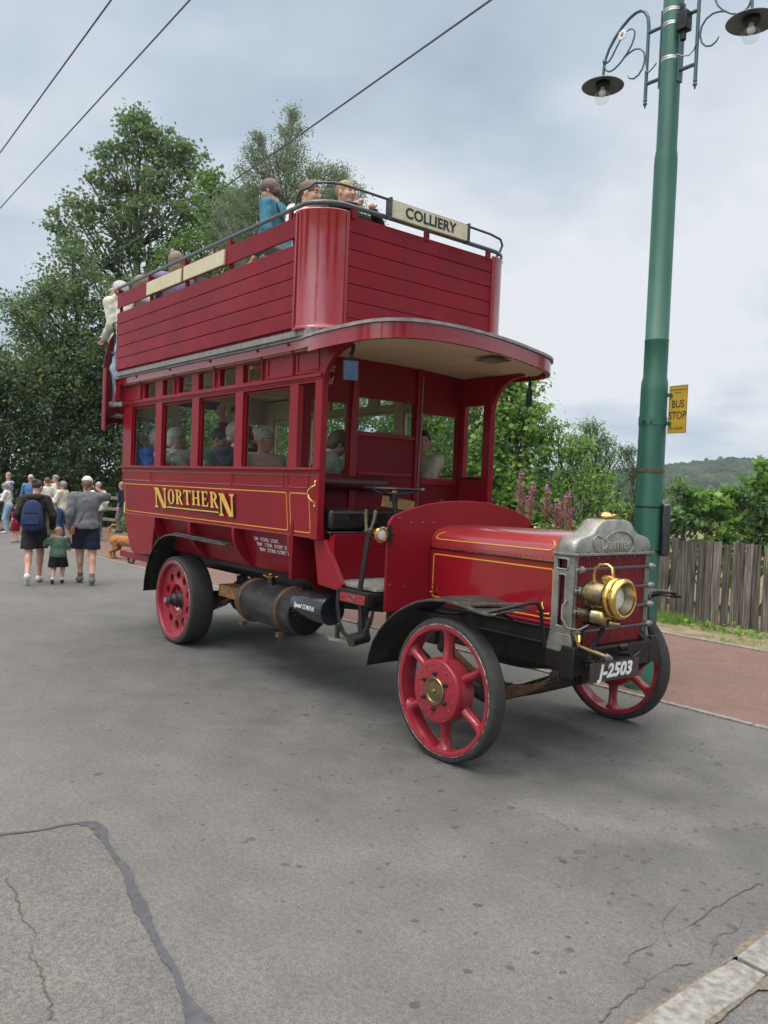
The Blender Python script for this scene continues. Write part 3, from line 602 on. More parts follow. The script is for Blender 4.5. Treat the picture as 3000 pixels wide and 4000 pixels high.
def interior():
    mb = MB(); mb.box(-4.0, -0.40, -0.72, 0.72, 1.075, 1.10); mb.build('lower_floor', DECKW, BUS)
    # bulkhead behind the driver
    holes = [(-0.80, -0.41, 1.83, 2.43), (-0.32, 0.325, 2.205, 2.50), (0.43, 0.875, 1.83, 2.42)]
    mb = MB(); mb.plate((-0.93, 0.93), (0.95, 2.86), holes, 0.0, 0.04, frontfn(-0.36)); bk = mb.build('bulkhead', REDD, BUS, bevel=0.003)
    t = MB()
    for y in (-0.36, 0.375): t.box(-0.359, -0.335, y-0.035, y+0.035, 1.0, 2.85)
    t.box(-0.359, -0.340, -0.32, 0.33, 2.165, 2.2); t.box(-0.359, -0.345, -0.30, 0.31, 1.83, 1.86); t.box(-0.359, -0.345, 0.43, 0.87, 1.77, 1.82)
    t.build('bulkhead_frame', RED, bk, bevel=0.004)
    for a, b, c, d in holes:
        g = MB(); g.box(-0.384, -0.380, a, b, c, d); g.build('bulkhead_glass', GLASS, bk, smooth=None)
    t = MB(); t.tube([(-0.33, 0.375, 1.40), (-0.33, 0.375, 1.85), (-0.325, 0.385, 2.3), (-0.325, 0.385, 2.75)], 0.006, 6); t.build('brake_cable', STEEL, bk)
    t = MB(); t.lathe([(0.030, 0), (0.030, 0.02), (0.022, 0.024), (0.010, 0.02)], (-0.359, 0.385, 2.74), (1, 0, 0), 16); t.build('bell_push', pmat('bakelite', (0.12, 0.06, 0.03), rough=0.3), bk)
    text('door_lettering', 'First\nAid', 0.105, FRONT(-0.3575, -0.655, 2.655), pmat('script_cream', (0.62, 0.50, 0.36), rough=0.5), bk, depth=0.0008, shear=0.35, xs=0.8)
    # near-side and far-side waist of the cab
    # inner linings so the saloon looks cream from within
    for s in (-1, 1):
        holes = [(a, b, 1.85, 2.53) for a, b in WINS] + [(a, b, 2.60, 2.77) for a, b in SMALL]
        mb = MB(); mb.plate((XR+0.01, -0.41), (1.33, 2.765), holes, 0.057, 0.065, sidefn(s)); mb.build('inner_lining', CREAMD, BUS)
    mb = MB(); mb.plate((-0.93, 0.93), (1.31, 2.86), [(-0.31, 0.345, 1.30, 2.72), (0.40, 0.90, 1.85, 2.47), (-0.88, -0.40, 1.85, 2.44)], 0.0, 0.035, frontfn(XR+0.035)); mb.build('rear_bulkhead', CREAMD, BUS)
    for x in (-3.45, -2.72, -1.98, -1.24):
        for y in (-0.58, 0.58):
            mb = MB(); mb.box(x-0.20, x+0.22, y-0.32, y+0.32, 1.40, 1.46); mb.box(x-0.25, x-0.205, y-0.32, y+0.32, 1.42, 1.85)
            mb.box(x-0.15, x+0.15, y-0.12, y+0.12, 1.10, 1.40); mb.build('lower_seat', LEATHR, BUS, bevel=0.015)
    for x in (-3.0, -2.1, -1.2):
        mb = MB(); mb.box(x-0.03, x+0.03, -0.90, 0.90, 2.735, 2.765); mb.build('roof_stick', CREAMD, BUS)
    # driver's seat
    mb = MB(); mb.box(-0.30, 0.06, -0.86, 0.32, 1.375, 1.545); mb.build('driver_seat', LEATH, BUS, bevel=0.035)
    mb = MB(); mb.box(-0.32, 0.075, -0.875, 0.33, 1.345, 1.37); mb.build('seat_piping', LEATH, BUS, bevel=0.01)
    mb = MB(); mb.cyl((-0.285, -0.84, 1.755), (-0.285, -0.09, 1.755), 0.058, 16); mb.sph((-0.285, -0.09, 1.755), 0.058, n=16); mb.sph((-0.285, -0.84, 1.755), 0.058, n=16)
    mb.build('seat_back_roll', LEATHR, BUS)
    mb = MB()
    for i in range(3): mb.box(0.085, 0.105, -0.845, 0.85, 1.0+i*0.118, 1.115+i*0.118)
    mb.build('seat_riser', RED, BUS, bevel=0.003)
    mb = MB(); mb.prism([(-0.885, 0.955), (-0.862, 0.955), (-0.84, 1.34), (-0.862, 1.34)], 'x', 0.06, 0.13); mb.build('riser_edge', RED, BUS)
    mb = MB(); mb.box(0.04, 0.66, -0.86, 0.86, 0.972, 0.992); mb.build('cab_floor', DECKW, BUS)
    mb = MB(); mb.obox((0.16, -0.26, 1.60), (0.02, 0.33, 0.085), Matrix.Rotation(R(-7), 3, 'X')); mb.build('wooden_board', WOOD, BUS)
    # steering wheel
    c = Vector((0.28, -0.41, 1.722)); sw = MB()
    sw.tube([c+Vector((0.235*math.cos(R(a)), 0.235*math.sin(R(a)), 0.0)) for a in range(0, 360, 10)], 0.0125, 8, closed=True)
    w = sw.build('steering_wheel', BLACKG, BUS)
    sp = MB()
    for a in (20, 110, 200, 290):
        d = Vector((math.cos(R(a)), math.sin(R(a)), 0)); sp.tube([c+d*0.03+Vector((0, 0, -0.045)), c+d*0.13+Vector((0, 0, -0.035)), c+d*0.232], [0.011, 0.010, 0.008], 6)
    sp.lathe([(0.034, -0.10), (0.036, -0.05), (0.028, -0.03)], c, (0, 0, 1), 12); sp.build('wheel_spoke', BLACK, w)
    b = MB(); b.lathe([(0.024, -0.035), (0.027, -0.01), (0.022, 0.01), (0.0, 0.018)], c, (0, 0, 1), 12); b.build('wheel_boss', BRASS, w)
    s_ = MB(); s_.tube([c+Vector((0, 0, -0.05)), c+Vector((0.02, 0, -0.13)), c+Vector((0.05, 0.0, -0.75))], [0.024, 0.020, 0.018], 10); s_.build('steering_column', BLACK, BUS)
    # levers
    mb = MB(); mb.bar((0.61, -0.905, 1.40), (0.53, -0.905, 0.97), 0.014, 0.048, up=(1, 0, 0)); mb.bar((0.53, -0.905, 0.98), (0.57, -0.90, 0.62), 0.02, 0.045, up=(1, 0, 0)); hb = mb.build('hand_brake', BLACK, BUS, bevel=0.003)
    mb = MB(); mb.tube([(0.585, -0.905, 1.40), (0.57, -0.905, 1.48), (0.565, -0.905, 1.565)], [0.009, 0.012, 0.013], 8); mb.build('lever_grip', BRASSD, hb)
    mb = MB(); mb.tube([(0.61, -0.90, 1.40), (0.645, -0.89, 1.49), (0.655, -0.885, 1.565)], [0.009, 0.012, 0.013], 8); mb.tube([(0.585, -0.925, 1.41), (0.66, -0.925, 1.43)], 0.008, 6); mb.build('release_grip', STEEL, hb)
    mb = MB(); mb.tube([(0.60, -0.60, 0.99), (0.58, -0.60, 1.10)], 0.008, 6); mb.obox((0.575, -0.60, 1.105), (0.10, 0.06, 0.008)); mb.build('pedal', BLACK, BUS)
    mb = MB(); mb.tube([(0.05, 0.30, 1.35), (0.06, 0.30, 1.60)], 0.008, 6); mb.sph((0.06, 0.30, 1.625), (0.026, 0.026, 0.02), n=10); mb.build('horn_knob', BLACKG, BUS)
interior()

def bonnet_and_scuttle():
    # scuttle board
    near = [(-0.785, 0.825), (-0.785, 1.44), (-0.772, 1.485), (-0.74, 1.522), (-0.65, 1.558), (-0.52, 1.592), (-0.38, 1.621), (-0.22, 1.641), (0, 1.650)]
    pl = near + [(-y, z) for y, z in near[::-1][1:]]
    mb = MB(); mb.prism(pl, 'x', 0.655, 0.682); sc = mb.build('scuttle', RED, BUS, bevel=0.006)
    t = MB()
    for y, z in ((-0.684, 1.508), (-0.565, 1.476), (-0.45, 1.476), (-0.338, 1.477), (-0.745, 1.02), (-0.60, 1.0)): t.sph((0.683, y, z), (0.006, 0.011, 0.011), n=8)
    for y, z in near: t.sph((0.683, y*0.985+0.01, z-0.012), (0.004, 0.004, 0.004), n=6)
    t.build('scuttle_rivet', REDG, sc)
    # bonnet top : smooth shape from scuttle to radiator
    def sec(x):
        q = (x-0.682)/(1.90-0.682); w = 0.352+0.010*q; zt = 1.462+0.022*q; zh = 1.298+0.004*q
        P = []
        for i in range(25):
            a = math.pi*i/24; cx = math.cos(a); sx = math.sin(a)
            P.append((x, -w*math.copysign(abs(cx)**0.62, cx), zh+0.012+(zt-zh-0.012)*abs(sx)**0.62))
        return [(x, -w, zh)]+P+[(x, w, zh)]
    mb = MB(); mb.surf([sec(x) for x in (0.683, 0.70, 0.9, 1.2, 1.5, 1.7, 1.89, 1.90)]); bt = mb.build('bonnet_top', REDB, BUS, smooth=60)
    for s in (-1, 1):
        mb = MB(); mb.box(0.683, 1.90, s*0.340, s*0.358, 0.905, 1.285); bs = mb.build('bonnet_side', REDG, BUS, bevel=0.004)
        t = MB(); t.tube([(0.683, s*0.360, 1.291), (1.90, s*0.366, 1.297)], 0.0075, 8); t.build('bonnet_hinge', BRASSD, bs)
        t = MB()
        for k in range(26): x = 0.71+k*0.0455; t.sph((x, s*0.359, 1.268), (0.005, 0.003, 0.005), n=6); t.sph((x, s*0.362, 1.316), (0.005, 0.003, 0.005), n=6)
        t.build('hinge_rivet', REDG, bs)
        t = MB(); ribbon(t, rrect(0.72, 1.855, 0.925, 1.245, 0.02), 0.008, lambda u, v: (u, s*0.3602, v)); t.build('gold_lining', GOLD, bs, smooth=None)
        # lining on the rounded top
        def topf(x, k):
            S = sec(x); a = Vector(S[int(k)]); b = Vector(S[min(int(k)+1, len(S)-1)]); return a.lerp(b, k-int(k))
        t = MB(); k0, k1 = 2.1, 5.2
        path = [topf(0.73+0.13*q/8.0, k1-(k1-k0)*min(1, (q/8.0)*1.3)) for q in range(0)]
        loop = [(0.80, k1), (0.76, 4.4), (0.735, 3.4), (0.73, 2.6), (0.745, 2.15), (0.80, k0), (1.2, k0), (1.6, k0), (1.80, k0), (1.825, 2.2), (1.845, 2.8), (1.85, 3.6), (1.84, 4.4), (1.82, k1)]
        pts = []
        for x, k in loop:
            p = topf(x, k); pts.append(Vector((p.x, s*abs(p.y), p.z)) + Vector((0, s*0.0016, 0.0016)))
        t.tube(pts, 0.0038, 6); t.build('top_lining', GOLD, bt)
        # little brass hooks
        for x in (0.74, 1.80):
            t = MB(); q = 1 if x < 1 else -1
            t.tube([(x-q*0.03, s*0.362, 0.955), (x, s*0.372, 0.953), (x+q*0.03, s*0.372, 0.960), (x+q*0.055, s*0.372, 0.958)], 0.0055, 6); t.sph((x-q*0.035, s*0.363, 0.955), 0.011, n=8)
            t.tube([(x+q*0.005, s*0.375, 0.957), (x-q*0.008, s*0.385, 0.985), (x+q*0.002, s*0.388, 1.008), (x+q*0.006, s*0.384, 1.028)], 0.006, 6)
            t.build('bonnet_hook', BRASS, BUS)
        t = MB(); t.box(0.70, 1.885, s*0.335, s*0.372, 0.878, 0.902); t.build('bonnet_sill', RED, BUS, bevel=0.006)
    # side lamps beside the scuttle
    for s in (-1, 1):
        c = Vector((0.665, s*0.842, 1.39)); t = MB()
        t.lathe([(0.0, -0.085), (0.03, -0.083), (0.045, -0.07), (0.052, -0.03), (0.052, -0.005), (0.060, 0.0), (0.062, 0.012), (0.056, 0.028), (0.047, 0.030), (0.045, 0.012)], c, (1, 0, 0), 24, caps=False); la = t.build('side_lamp', BRASS, BUS, smooth=50)
        t = MB(); t.lathe([(0.045, 0.010), (0.035, 0.020), (0.0, 0.026)], c, (1, 0, 0), 20); t.build('lamp_lens', LENS, la)
        t = MB(); t.box(0.684, 0.706, s*0.768, s*0.790, 1.325, 1.462); t.sph((0.695, s*0.779, 1.325), (0.012, 0.012, 0.018), n=8); t.tube([(0.70, s*0.735, 1.392), (0.70, s*0.80, 1.392)], 0.008, 6); t.build('lamp_bracket', BLACK, BUS)
bonnet_and_scuttle()

def radiator():
    X = 2.065
    half = [(0.418, 1.368), (0.420, 1.40), (0.405, 1.437), (0.372, 1.460), (0.315, 1.474), (0.262, 1.484), (0.225, 1.505), (0.192, 1.540), (0.155, 1.568), (0.115, 1.580), (0.0, 1.583)]
    pl = [(-y, z) for y, z in half] + [(y, z) for y, z in half[::-1][1:]]
    # tank: lofted with softened front and back
    rows = []
    for dx, k, dz in ((-0.165, 0.93, -0.02), (-0.150, 0.985, -0.004), (-0.12, 1.0, 0), (-0.035, 1.0, 0.0), (-0.008, 0.985, -0.004), (0.0, 0.955, -0.014)):
        rows.append([(X+dx, y*k, 1.368+(z-1.368)*k*(1 if z < 1.37 else 1)+0) for y, z in pl])
    mb = MB(); mb.surf(rows); n = len(pl)
    mb.add(rows[0], [tuple(range(n))]); mb.add(rows[-1], [tuple(range(n))[::-1]]); tank = mb.build('radiator_tank', ALU, BUS, smooth=60)
    # raised script panel and emblem outline
    t = MB(); loop = [(X+0.002, y, z) for y, z in ([(-0.215, 1.385), (-0.245, 1.42), (-0.240, 1.458), (-0.205, 1.478), (-0.165, 1.466), (-0.13, 1.455)] + [(0.035+0.165*math.cos(R(a)), 1.42+0.085*math.sin(R(a))) for a in range(150, -41, -19)])]
    t.tube(loop, 0.0055, 6); t.build('tank_moulding', ALU, tank, smooth=60)
    text('tank_script', 'Daimler', 0.105, FRONT(X+0.0015, 0.0, 1.422), ALUD, tank, depth=0.005, bold=0.0008, shear=0.05, xs=0.95)
    t = MB(); t.box(X-0.175, X+0.022, -0.425, 0.425, 1.350, 1.367); t.build('tank_flange', ALU, tank, bevel=0.003)
    t = MB()
    for k in range(9): t.lathe([(0.009, 0), (0.009, 0.008), (0, 0.009)], (X+0.012, -0.40+k*0.10, 1.343), (0, 0, -1), 6); t.lathe([(0.009, 0), (0.009, 0.008), (0, 0.009)], (X+0.012, -0.40+k*0.10, 1.367), (0, 0, 1), 6)
    t.build('flange_bolt', STEEL, tank)
    cap = MB(); cap.lathe([(0.052, 0.0), (0.055, 0.012), (0.050, 0.018), (0.03, 0.034), (0.0, 0.040)], (X-0.085, 0.0, 1.588), (0, 0, 1), 20, sc=(1.0, 1.0)); cap.sph((X-0.07, 0.06, 1.606), (0.018, 0.035, 0.010), n=8); cap.build('radiator_cap', BRASS, BUS)
    cp2 = MB(); cp2.box(X-0.15, X-0.02, -0.095, 0.095, 1.580, 1.5915); cp2.build('cap_plate', BRASSD, BUS)
    cp3 = MB()
    for y in (-0.075, 0.075): cp3.tube([(X-0.10, y, 1.59), (X-0.10, y, 1.64)], 0.007, 6); cp3.tube([(X-0.05, y, 1.55), (X-0.05, y, 1.585)], 0.007, 6)
    cp3.build('cap_stud', BLACK, BUS)
    # core of vertical red tubes
    mb = MB(); mb.box(X-0.14, X-0.035, -0.368, 0.368, 0.765, 1.348); core = mb.build('radiator_core', CORE, BUS)
    t = MB()
    for k in range(46): y = -0.360+k*0.016; t.box(X-0.034, X-0.020, y-0.0048, y+0.0048, 0.768, 1.347)
    t.build('core_fins', pmat('fin_red', (0.30, 0.02, 0.032), (0.20, 0.014, 0.022), 20, rough=0.45), core)
    # cast side frames with slots
    for s in (-1, 1):
        mb = MB()
        mb.plate((X-0.170, X-0.008), (0.86, 1.349), [(X-0.137, X-0.058, 1.265, 1.325), (X-0.122, X-0.072, 0.905, 1.225)], 0.0, 0.022, lambda u, v, w: (u, s*(0.412+0.012*max(0, (1.0-v))/0.15*(1 if v < 1.0 else 0)-w), v))
        mb.prism([(X-0.170, 0.86), (X-0.008, 0.86), (X+0.012, 0.74), (X-0.192, 0.745)], 'y', s*0.424, s*0.400)
        mb.box(X-0.030, X-0.008, s*0.372, s*0.3895, 0.79, 1.349); sf = mb.build('side_frame', ALU, BUS, bevel=0.004)
        t = MB()
        for (u0, u1, v0, v1) in ((X-0.137, X-0.058, 1.265, 1.325), (X-0.122, X-0.072, 0.905, 1.225)):
            L_ = [(u, s*0.4135, v) for u, v in rrect(u0-0.004, u1+0.004, v0-0.004, v1+0.004, 0.012)]; t.tube(L_, 0.006, 6, closed=True)
        for z in (1.31, 1.24, 1.18, 1.1, 1.03, 0.97, 0.91, 0.87):
            for u in (X-0.155, X-0.035): t.sph((u, s*0.413, z), (0.0065, 0.004, 0.0065), n=8)
        t.build('frame_rivet', ALU, sf)
        for z in (1.268, 1.138, 1.009, 0.876):
            t = MB(); t.lathe([(0.021, 0), (0.021, 0.03), (0.014, 0.036), (0.012, 0.05), (0.0, 0.052)], (X+0.022, s*0.398, z), (0, s*-1, 0), 12)
            t.box(X-0.02, X+0.022, s*0.375, s*0.398, z-0.020, z+0.020); t.lathe([(0.010, 0), (0.010, 0.03), (0, 0.034)], (X+0.022, s*0.398, z), (0, s, 0), 8)
            t.build('bar_lug', ALU, sf)
        mb = MB(); mb.prism([(X-0.19, 0.745), (X+0.02, 0.745), (X+0.05, 0.62), (X-0.02, 0.60), (X-0.19, 0.64)], 'y', s*0.432, s*0.385); mb.build('frame_foot', BLACK, BUS, bevel=0.006)
    for z in (1.268, 1.138, 1.009, 0.876):
        mb = MB(); mb.cyl((X+0.022, -0.395, z), (X+0.022, 0.395, z), 0.0095, 10); mb.build('guard_bar', RAILM, BUS)
    # front cross member, number plate, starting handle
    mb = MB(); mb.box(X-0.06, X+0.045, -0.45, 0.45, 0.615, 0.762); mb.prism([(-0.45, 0.79), (-0.40, 0.79), (-0.37, 0.62), (-0.47, 0.60)], 'x', X-0.05, X+0.05); mb.prism([(0.45, 0.79), (0.40, 0.79), (0.37, 0.62), (0.50, 0.60)], 'x', X-0.05, X+0.05)
    mb.lathe([(0.0, 0), (0.03, 0), (0.035, 0.004), (0.035, -0.01)], (X+0.047, 0.24, 0.69), (1, 0, 0), 16, mi=1); mb.build('front_beam', [BLACK, DARK], BUS, bevel=0.004)
    d = Matrix.Rotation(R(-1), 3, 'X')
    mb = MB(); mb.obox((2.205, -0.150, 0.640), (0.008, 0.515, 0.122), d); npl = mb.build('number_plate', BLACKG, BUS, bevel=0.002)
    m = FRONT(2.2105, -0.145, 0.640) @ Matrix.Rotation(R(-1), 4, 'Z'); text('plate_lettering', 'J-2503', 0.115, m, WHITE, npl, depth=0.001, bold=0.0045, shear=0.20, xs=1.12, space=1.03)
    mb = MB()
    for y in (-0.36, 0.03): mb.tube([(2.10, y, 0.70), (2.20, y, 0.715), (2.205, y, 0.69)], 0.010, 6); mb.tube([(2.2, y+0.02, 0.70), (2.2, y+0.1, 0.73)], 0.007, 6)
    mb.build('plate_bracket', BLACK, BUS)
    mb = MB(); mb.cyl((2.10, -0.40, 0.80), (2.235, -0.29, 0.742), 0.014, 12); mb.cyl((2.13, -0.42, 0.80), (2.10, -0.43, 0.87), 0.012, 8); sh = mb.build('starting_handle', BRASSD, BUS)
    mb = MB(); mb.lathe([(0.024, 0), (0.024, 0.02), (0.008, 0.05), (0, 0.052)], (2.23, -0.294, 0.744), (0.2, 0.16, -0.085), 12); mb.build('handle_end', STEEL, sh)
    mb = MB(); mb.cyl((2.11, -0.33, 0.765), (2.13, 0.03, 0.765), 0.014, 8); mb.cyl((2.13, 0.0, 0.755), (2.16, 0.04, 0.765), 0.026, 10); mb.tube([(2.1, -0.40, 0.78), (2.12, -0.42, 0.83), (2.11, -0.40, 0.86)], 0.014, 8, mi=1); mb.build('crank_shaft', [BLACK, BRASS], BUS)
radiator()

def headlamp():
    # large brass acetylene-style lamp on brackets in front of the radiator, near side
    y = -0.335; z = 1.125; ax = (1, 0.0, -0.02)
    o = Vector((2.10, y, z))
    mb = MB(); mb.lathe([(0.0, -0.012), (0.04, -0.010), (0.075, 0.012), (0.083, 0.03), (0.083, 0.045), (0.086, 0.047), (0.086, 0.055), (0.083, 0.057), (0.083, 0.15), (0.080, 0.16), (0.084, 0.172), (0.100, 0.185), (0.104, 0.20)], o, ax, 32, caps=False)
    hl = mb.build('headlamp', BRASSD, BUS, smooth=50)
    mb = MB(); mb.lathe([(0.106, 0.195), (0.119, 0.20), (0.122, 0.212), (0.119, 0.224), (0.114, 0.228), (0.118, 0.236), (0.124, 0.246), (0.124, 0.266), (0.118, 0.280), (0.106, 0.288), (0.098, 0.284), (0.096, 0.272)], o, ax, 40, caps=False); mb.build('lamp_rim', BRASS, hl, smooth=50)
    mb = MB(); mb.lathe([(0.098, 0.276), (0.090, 0.250), (0.074, 0.215)], o, ax, 32, caps=False); mb.build('lamp_reflector', pmat('dull_silver', (0.42, 0.39, 0.30), (0.3, 0.28, 0.2), 10, rough=0.3, metal=1.0), hl, smooth=50)
    mb = MB(); mb.lathe([(0.076, 0.212), (0.074, 0.224), (0.055, 0.236), (0.03, 0.242), (0.0, 0.244)], o, ax, 32); mb.build('lamp_lens', LENS, hl, smooth=60)
    mb = MB(); mb.tube([o+Vector(p) for p in ((0.055, -0.0, 0.078), (0.050, 0.0, 0.12), (0.062, 0, 0.165), (0.095, 0, 0.185), (0.15, 0, 0.187), (0.178, 0, 0.17), (0.186, 0, 0.13), (0.186, 0, 0.085))], 0.0105, 10); mb.build('lamp_handle', BRASS, hl, smooth=60)
    mb = MB(); mb.lathe([(0.040, 0), (0.040, 0.03), (0.052, 0.034), (0.052, 0.05), (0.03, 0.060), (0, 0.062)], o+Vector((0.155, 0, 0.065)), (0, 0, 1), 20, sc=(1, 0.75)); mb.build('lamp_chimney', BRASS, hl, smooth=50)
    mb = MB(); mb.lathe([(0, -0.01), (0.02, 0), (0.050, 0.012), (0.054, 0.03), (0.054, 0.08), (0.057, 0.083), (0.057, 0.09), (0.054, 0.093), (0.054, 0.16), (0.044, 0.185), (0.02, 0.195), (0, 0.196)], o+Vector((-0.015, -0.01, -0.135)), (1, 0, 0), 24); gen = mb.build('lamp_generator', BRASSD, hl, smooth=50)
    mb = MB(); mb.tube([o+Vector((0.075+0.058*0, -0.01+0.060*math.cos(R(a)), -0.135+0.060*math.sin(R(a)))) for a in range(0, 360, 20)], (0.010, 0.003), 6, closed=True); mb.cyl(o+Vector((0.18, -0.01, -0.16)), o+Vector((0.23, 0.03, -0.165)), 0.022, 12, mi=1); mb.build('generator_strap', [BLACK, BRASSD], hl); mb = MB(); mb.sph(o+Vector((0.08, -0.04, -0.065)), (0.018, 0.012, 0.025), n=10); mb.build('generator_valve', BRASSD, hl)
    mb = MB()
    for (a, b) in (((0.04, 0.0, -0.19), (0.00, -0.02, -0.44)), ((0.10, 0.01, -0.19), (0.03, 0.0, -0.33))): pass
    mb.tube([o+Vector(p) for p in ((0.03, -0.03, -0.19), (0.00, -0.035, -0.24), (-0.01, -0.04, -0.46))], 0.016, 8)
    mb.tube([o+Vector(p) for p in ((0.12, 0.03, -0.19), (0.10, 0.03, -0.24), (0.06, 0.0, -0.33), (0.04, -0.01, -0.45))], 0.015, 8); mb.box(2.10, 2.24, y-0.045, y+0.055, z-0.200, z-0.186); mb.build('lamp_stand', BLACK, BUS)
    mb = MB(); mb.tube([(2.17, -0.36, 0.945), (2.12, -0.42, 0.900), (2.06, -0.455, 0.905), (2.02, -0.465, 0.96), (2.01, -0.45, 1.04), (2.02, -0.42, 1.07)], 0.0065, 8); mb.build('rubber_hose', pmat('hose', (0.20, 0.17, 0.13), rough=0.6), BUS, smooth=60)
headlamp()

def wheels():
    def tyre(x, y0, y1, s, Rr, rim):
        w = abs(y1-y0); c = Vector((x, s*y0, Rr)); ax = (0, s, 0); e = 0.016
        pr = [(rim, 0), (rim+0.004, 0.0), (Rr-e*1.3, 0.0), (Rr-e*0.5, -e*0.4), (Rr, -e*1.4), (Rr, -w+e*1.4), (Rr-e*0.5, -w+e*0.4), (Rr-e*1.3, -w), (rim, -w), (rim, 0)]
        return c, ax, pr
    def front(s, steer=0):
        c = Vector((1.485, s*0.96, 0.457)); ax = (0, s, 0)
        rimr = 0.412
        mb = MB(); mb.lathe([(rimr, 0.004), (rimr-0.010, 0.006), (rimr-0.028, 0.0), (rimr-0.032, -0.012), (rimr-0.034, -0.11), (rimr-0.028, -0.122), (rimr, -0.124), (rimr, 0.004)], c, ax, 64)
        for k in range(6):
            a = R(90+60*k); d = Vector((math.cos(a), 0, math.sin(a))); t = Vector((-math.sin(a), 0, math.cos(a)))
            secs = []
            for q, (rr, wt, dp, off) in enumerate(((0.185, 0.040, 0.052, -0.055), (0.22, 0.032, 0.046, -0.055), (0.28, 0.028, 0.040, -0.058), (0.34, 0.030, 0.044, -0.06), (0.365, 0.045, 0.050, -0.06), (0.385, 0.085, 0.055, -0.06))):
                m = c + d*rr + Vector((0, s*off, 0)); ring = []
                for j in range(10):
                    g = 2*math.pi*j/10; ring.append(m + t*wt*math.cos(g) + Vector((0, 1, 0))*dp*math.sin(g))
                secs.append(ring)
            vs = [v for r_ in secs for v in r_]; mb.add(vs, [(i*10+j, i*10+(j+1) % 10, (i+1)*10+(j+1) % 10, (i+1)*10+j) for i in range(5) for j in range(10)])
        w = mb.build('front_wheel', REDWH, BUS, smooth=50)
        mb = MB(); mb.lathe([(0.0, 0.052), (0.180, 0.052), (0.198, 0.048), (0.205, 0.038), (0.207, 0.02), (0.207, -0.06), (0.195, -0.10), (0.10, -0.16), (0.0, -0.16)], c, ax, 48); mb.build('hub_drum', REDWH, w, smooth=40)
        _, _, pr = tyre(1.485, 0.96, 0.84, s, 0.457, 0.412)
        mb = MB(); mb.lathe(pr, c, ax, 96); mb.build('tyre', TYRE, w, smooth=40)
        mb = MB(); mb.lathe([(0.4135, 0.0), (0.4160, 0.0035), (0.4185, 0.0)], c, ax, 96, caps=False); mb.build('worn_edge', pmat('scuffed_edge', (0.45, 0.40, 0.38), (0.12, 0.07, 0.06), 30, rough=0.7, lo=0.42, hi=0.55), w)
        mb = MB(); mb.lathe([(0.088, 0.050), (0.088, 0.060), (0.084, 0.064), (0.066, 0.064), (0.064, 0.0615), (0.012, 0.0615), (0.010, 0.072), (0, 0.074)], c, ax, 40); hc = mb.build('hub_cap', BRASSD, w, smooth=35)
        if s < 0:
            for i, ch in enumerate('OSBORNE'):
                a = R(128-i*13); m = frame_m(c+Vector((0.072*math.cos(a), -0.0655, 0.072*math.sin(a))), (math.sin(a), 0, -math.cos(a)), (math.cos(a), 0, math.sin(a))); text('cap_lettering', ch, 0.019, m, pmat('etched', (0.05, 0.04, 0.02), rough=0.5), hc, depth=0.0006, res=1)
        for k in range(6):
            a = R(90+60*k); p = c+Vector((0.113*math.cos(a), s*0.050, 0.113*math.sin(a)))
            mb = MB(); mb.lathe([(0.016, 0), (0.016, 0.004), (0.0135, 0.005), (0.0135, 0.017), (0.0075, 0.018), (0.0075, 0.032), (0.0, 0.033)], p, ax, 6); mb.build('wheel_nut', GRIME, w)
        mb = MB()
        for k in range(16):
            a = R(k*22.5+8); mb.sph(c+Vector((0.167*math.cos(a), s*0.053, 0.167*math.sin(a))), (0.0085, 0.007, 0.0085), n=8)
        mb.build('hub_rivet', REDWH, w)
    def rear(s):
        c = Vector((-2.73, s*0.873, 0.458)); ax = (0, s, 0)
        mb = MB(); mb.lathe([(0.408, 0.004), (0.398, 0.006), (0.378, 0.0), (0.372, -0.012), (0.368, -0.050), (0.345, -0.062), (0.175, -0.052), (0.165, -0.046), (0.155, -0.052), (0.150, -0.09), (0.12, -0.12), (0.12, -0.135), (0.16, -0.08), (0.345, -0.08), (0.372, -0.07), (0.380, -0.24), (0.408, -0.25), (0.408, 0.004)], c, ax, 64)
        tmp = mb.build('rear_wheel', REDWH, None, smooth=40)
        cut = MB()
        for k in range(10):
            a = R(18+36*k); p = c+Vector((0.262*math.cos(a), 0, 0.262*math.sin(a))); cut.cyl(p+Vector((0, s*0.02, 0)), p-Vector((0, s*0.30, 0)), 0.044, 20)
        co = cut.build('cut', REDWH, None, smooth=None)
        b = tmp.modifiers.new('b', 'BOOLEAN'); b.object = co; b.operation = 'DIFFERENCE'; b.solver = 'EXACT'; bpy.context.view_layer.update()
        me = baked(tmp); tmp.modifiers.clear(); tmp.data = me; bpy.data.objects.remove(co); me.set_sharp_from_angle(angle=R(40)); tmp.parent = BUS; me.name = 'rear_wheel'
        w = tmp
        _, _, pr = tyre(-2.73, 0.873, 0.62, s, 0.458, 0.408)
        mb = MB(); mb.lathe(pr, c, ax, 96); mb.build('tyre', TYRE, w, smooth=40)
        mb = MB(); mb.lathe([(0.4095, 0.0), (0.412, 0.0035), (0.4145, 0.0)], c, ax, 96, caps=False); mb.build('worn_edge', MATS['scuffed_edge'], w)
        mb = MB(); mb.lathe([(0.105, -0.13), (0.10, -0.09), (0.072, -0.06), (0.068, -0.01), (0.055, 0.0), (0.045, 0.02), (0.045, 0.045)], c, ax, 20); mb.build('axle_hub', GRIME, w, smooth=40)
        mb = MB(); mb.lathe([(0.030, 0.04), (0.030, 0.085), (0.026, 0.090), (0.0, 0.092)], c, ax, 8); mb.build('axle_end', pmat('blue_steel', (0.30, 0.36, 0.42), (0.14, 0.16, 0.2), 20, rough=0.4, metal=0.7), w)
        mb = MB()
        for k in range(10):
            a = R(36*k); mb.sph(c+Vector((0.262*math.cos(a), s*-0.054, 0.262*math.sin(a))), (0.010, 0.008, 0.010), n=8)
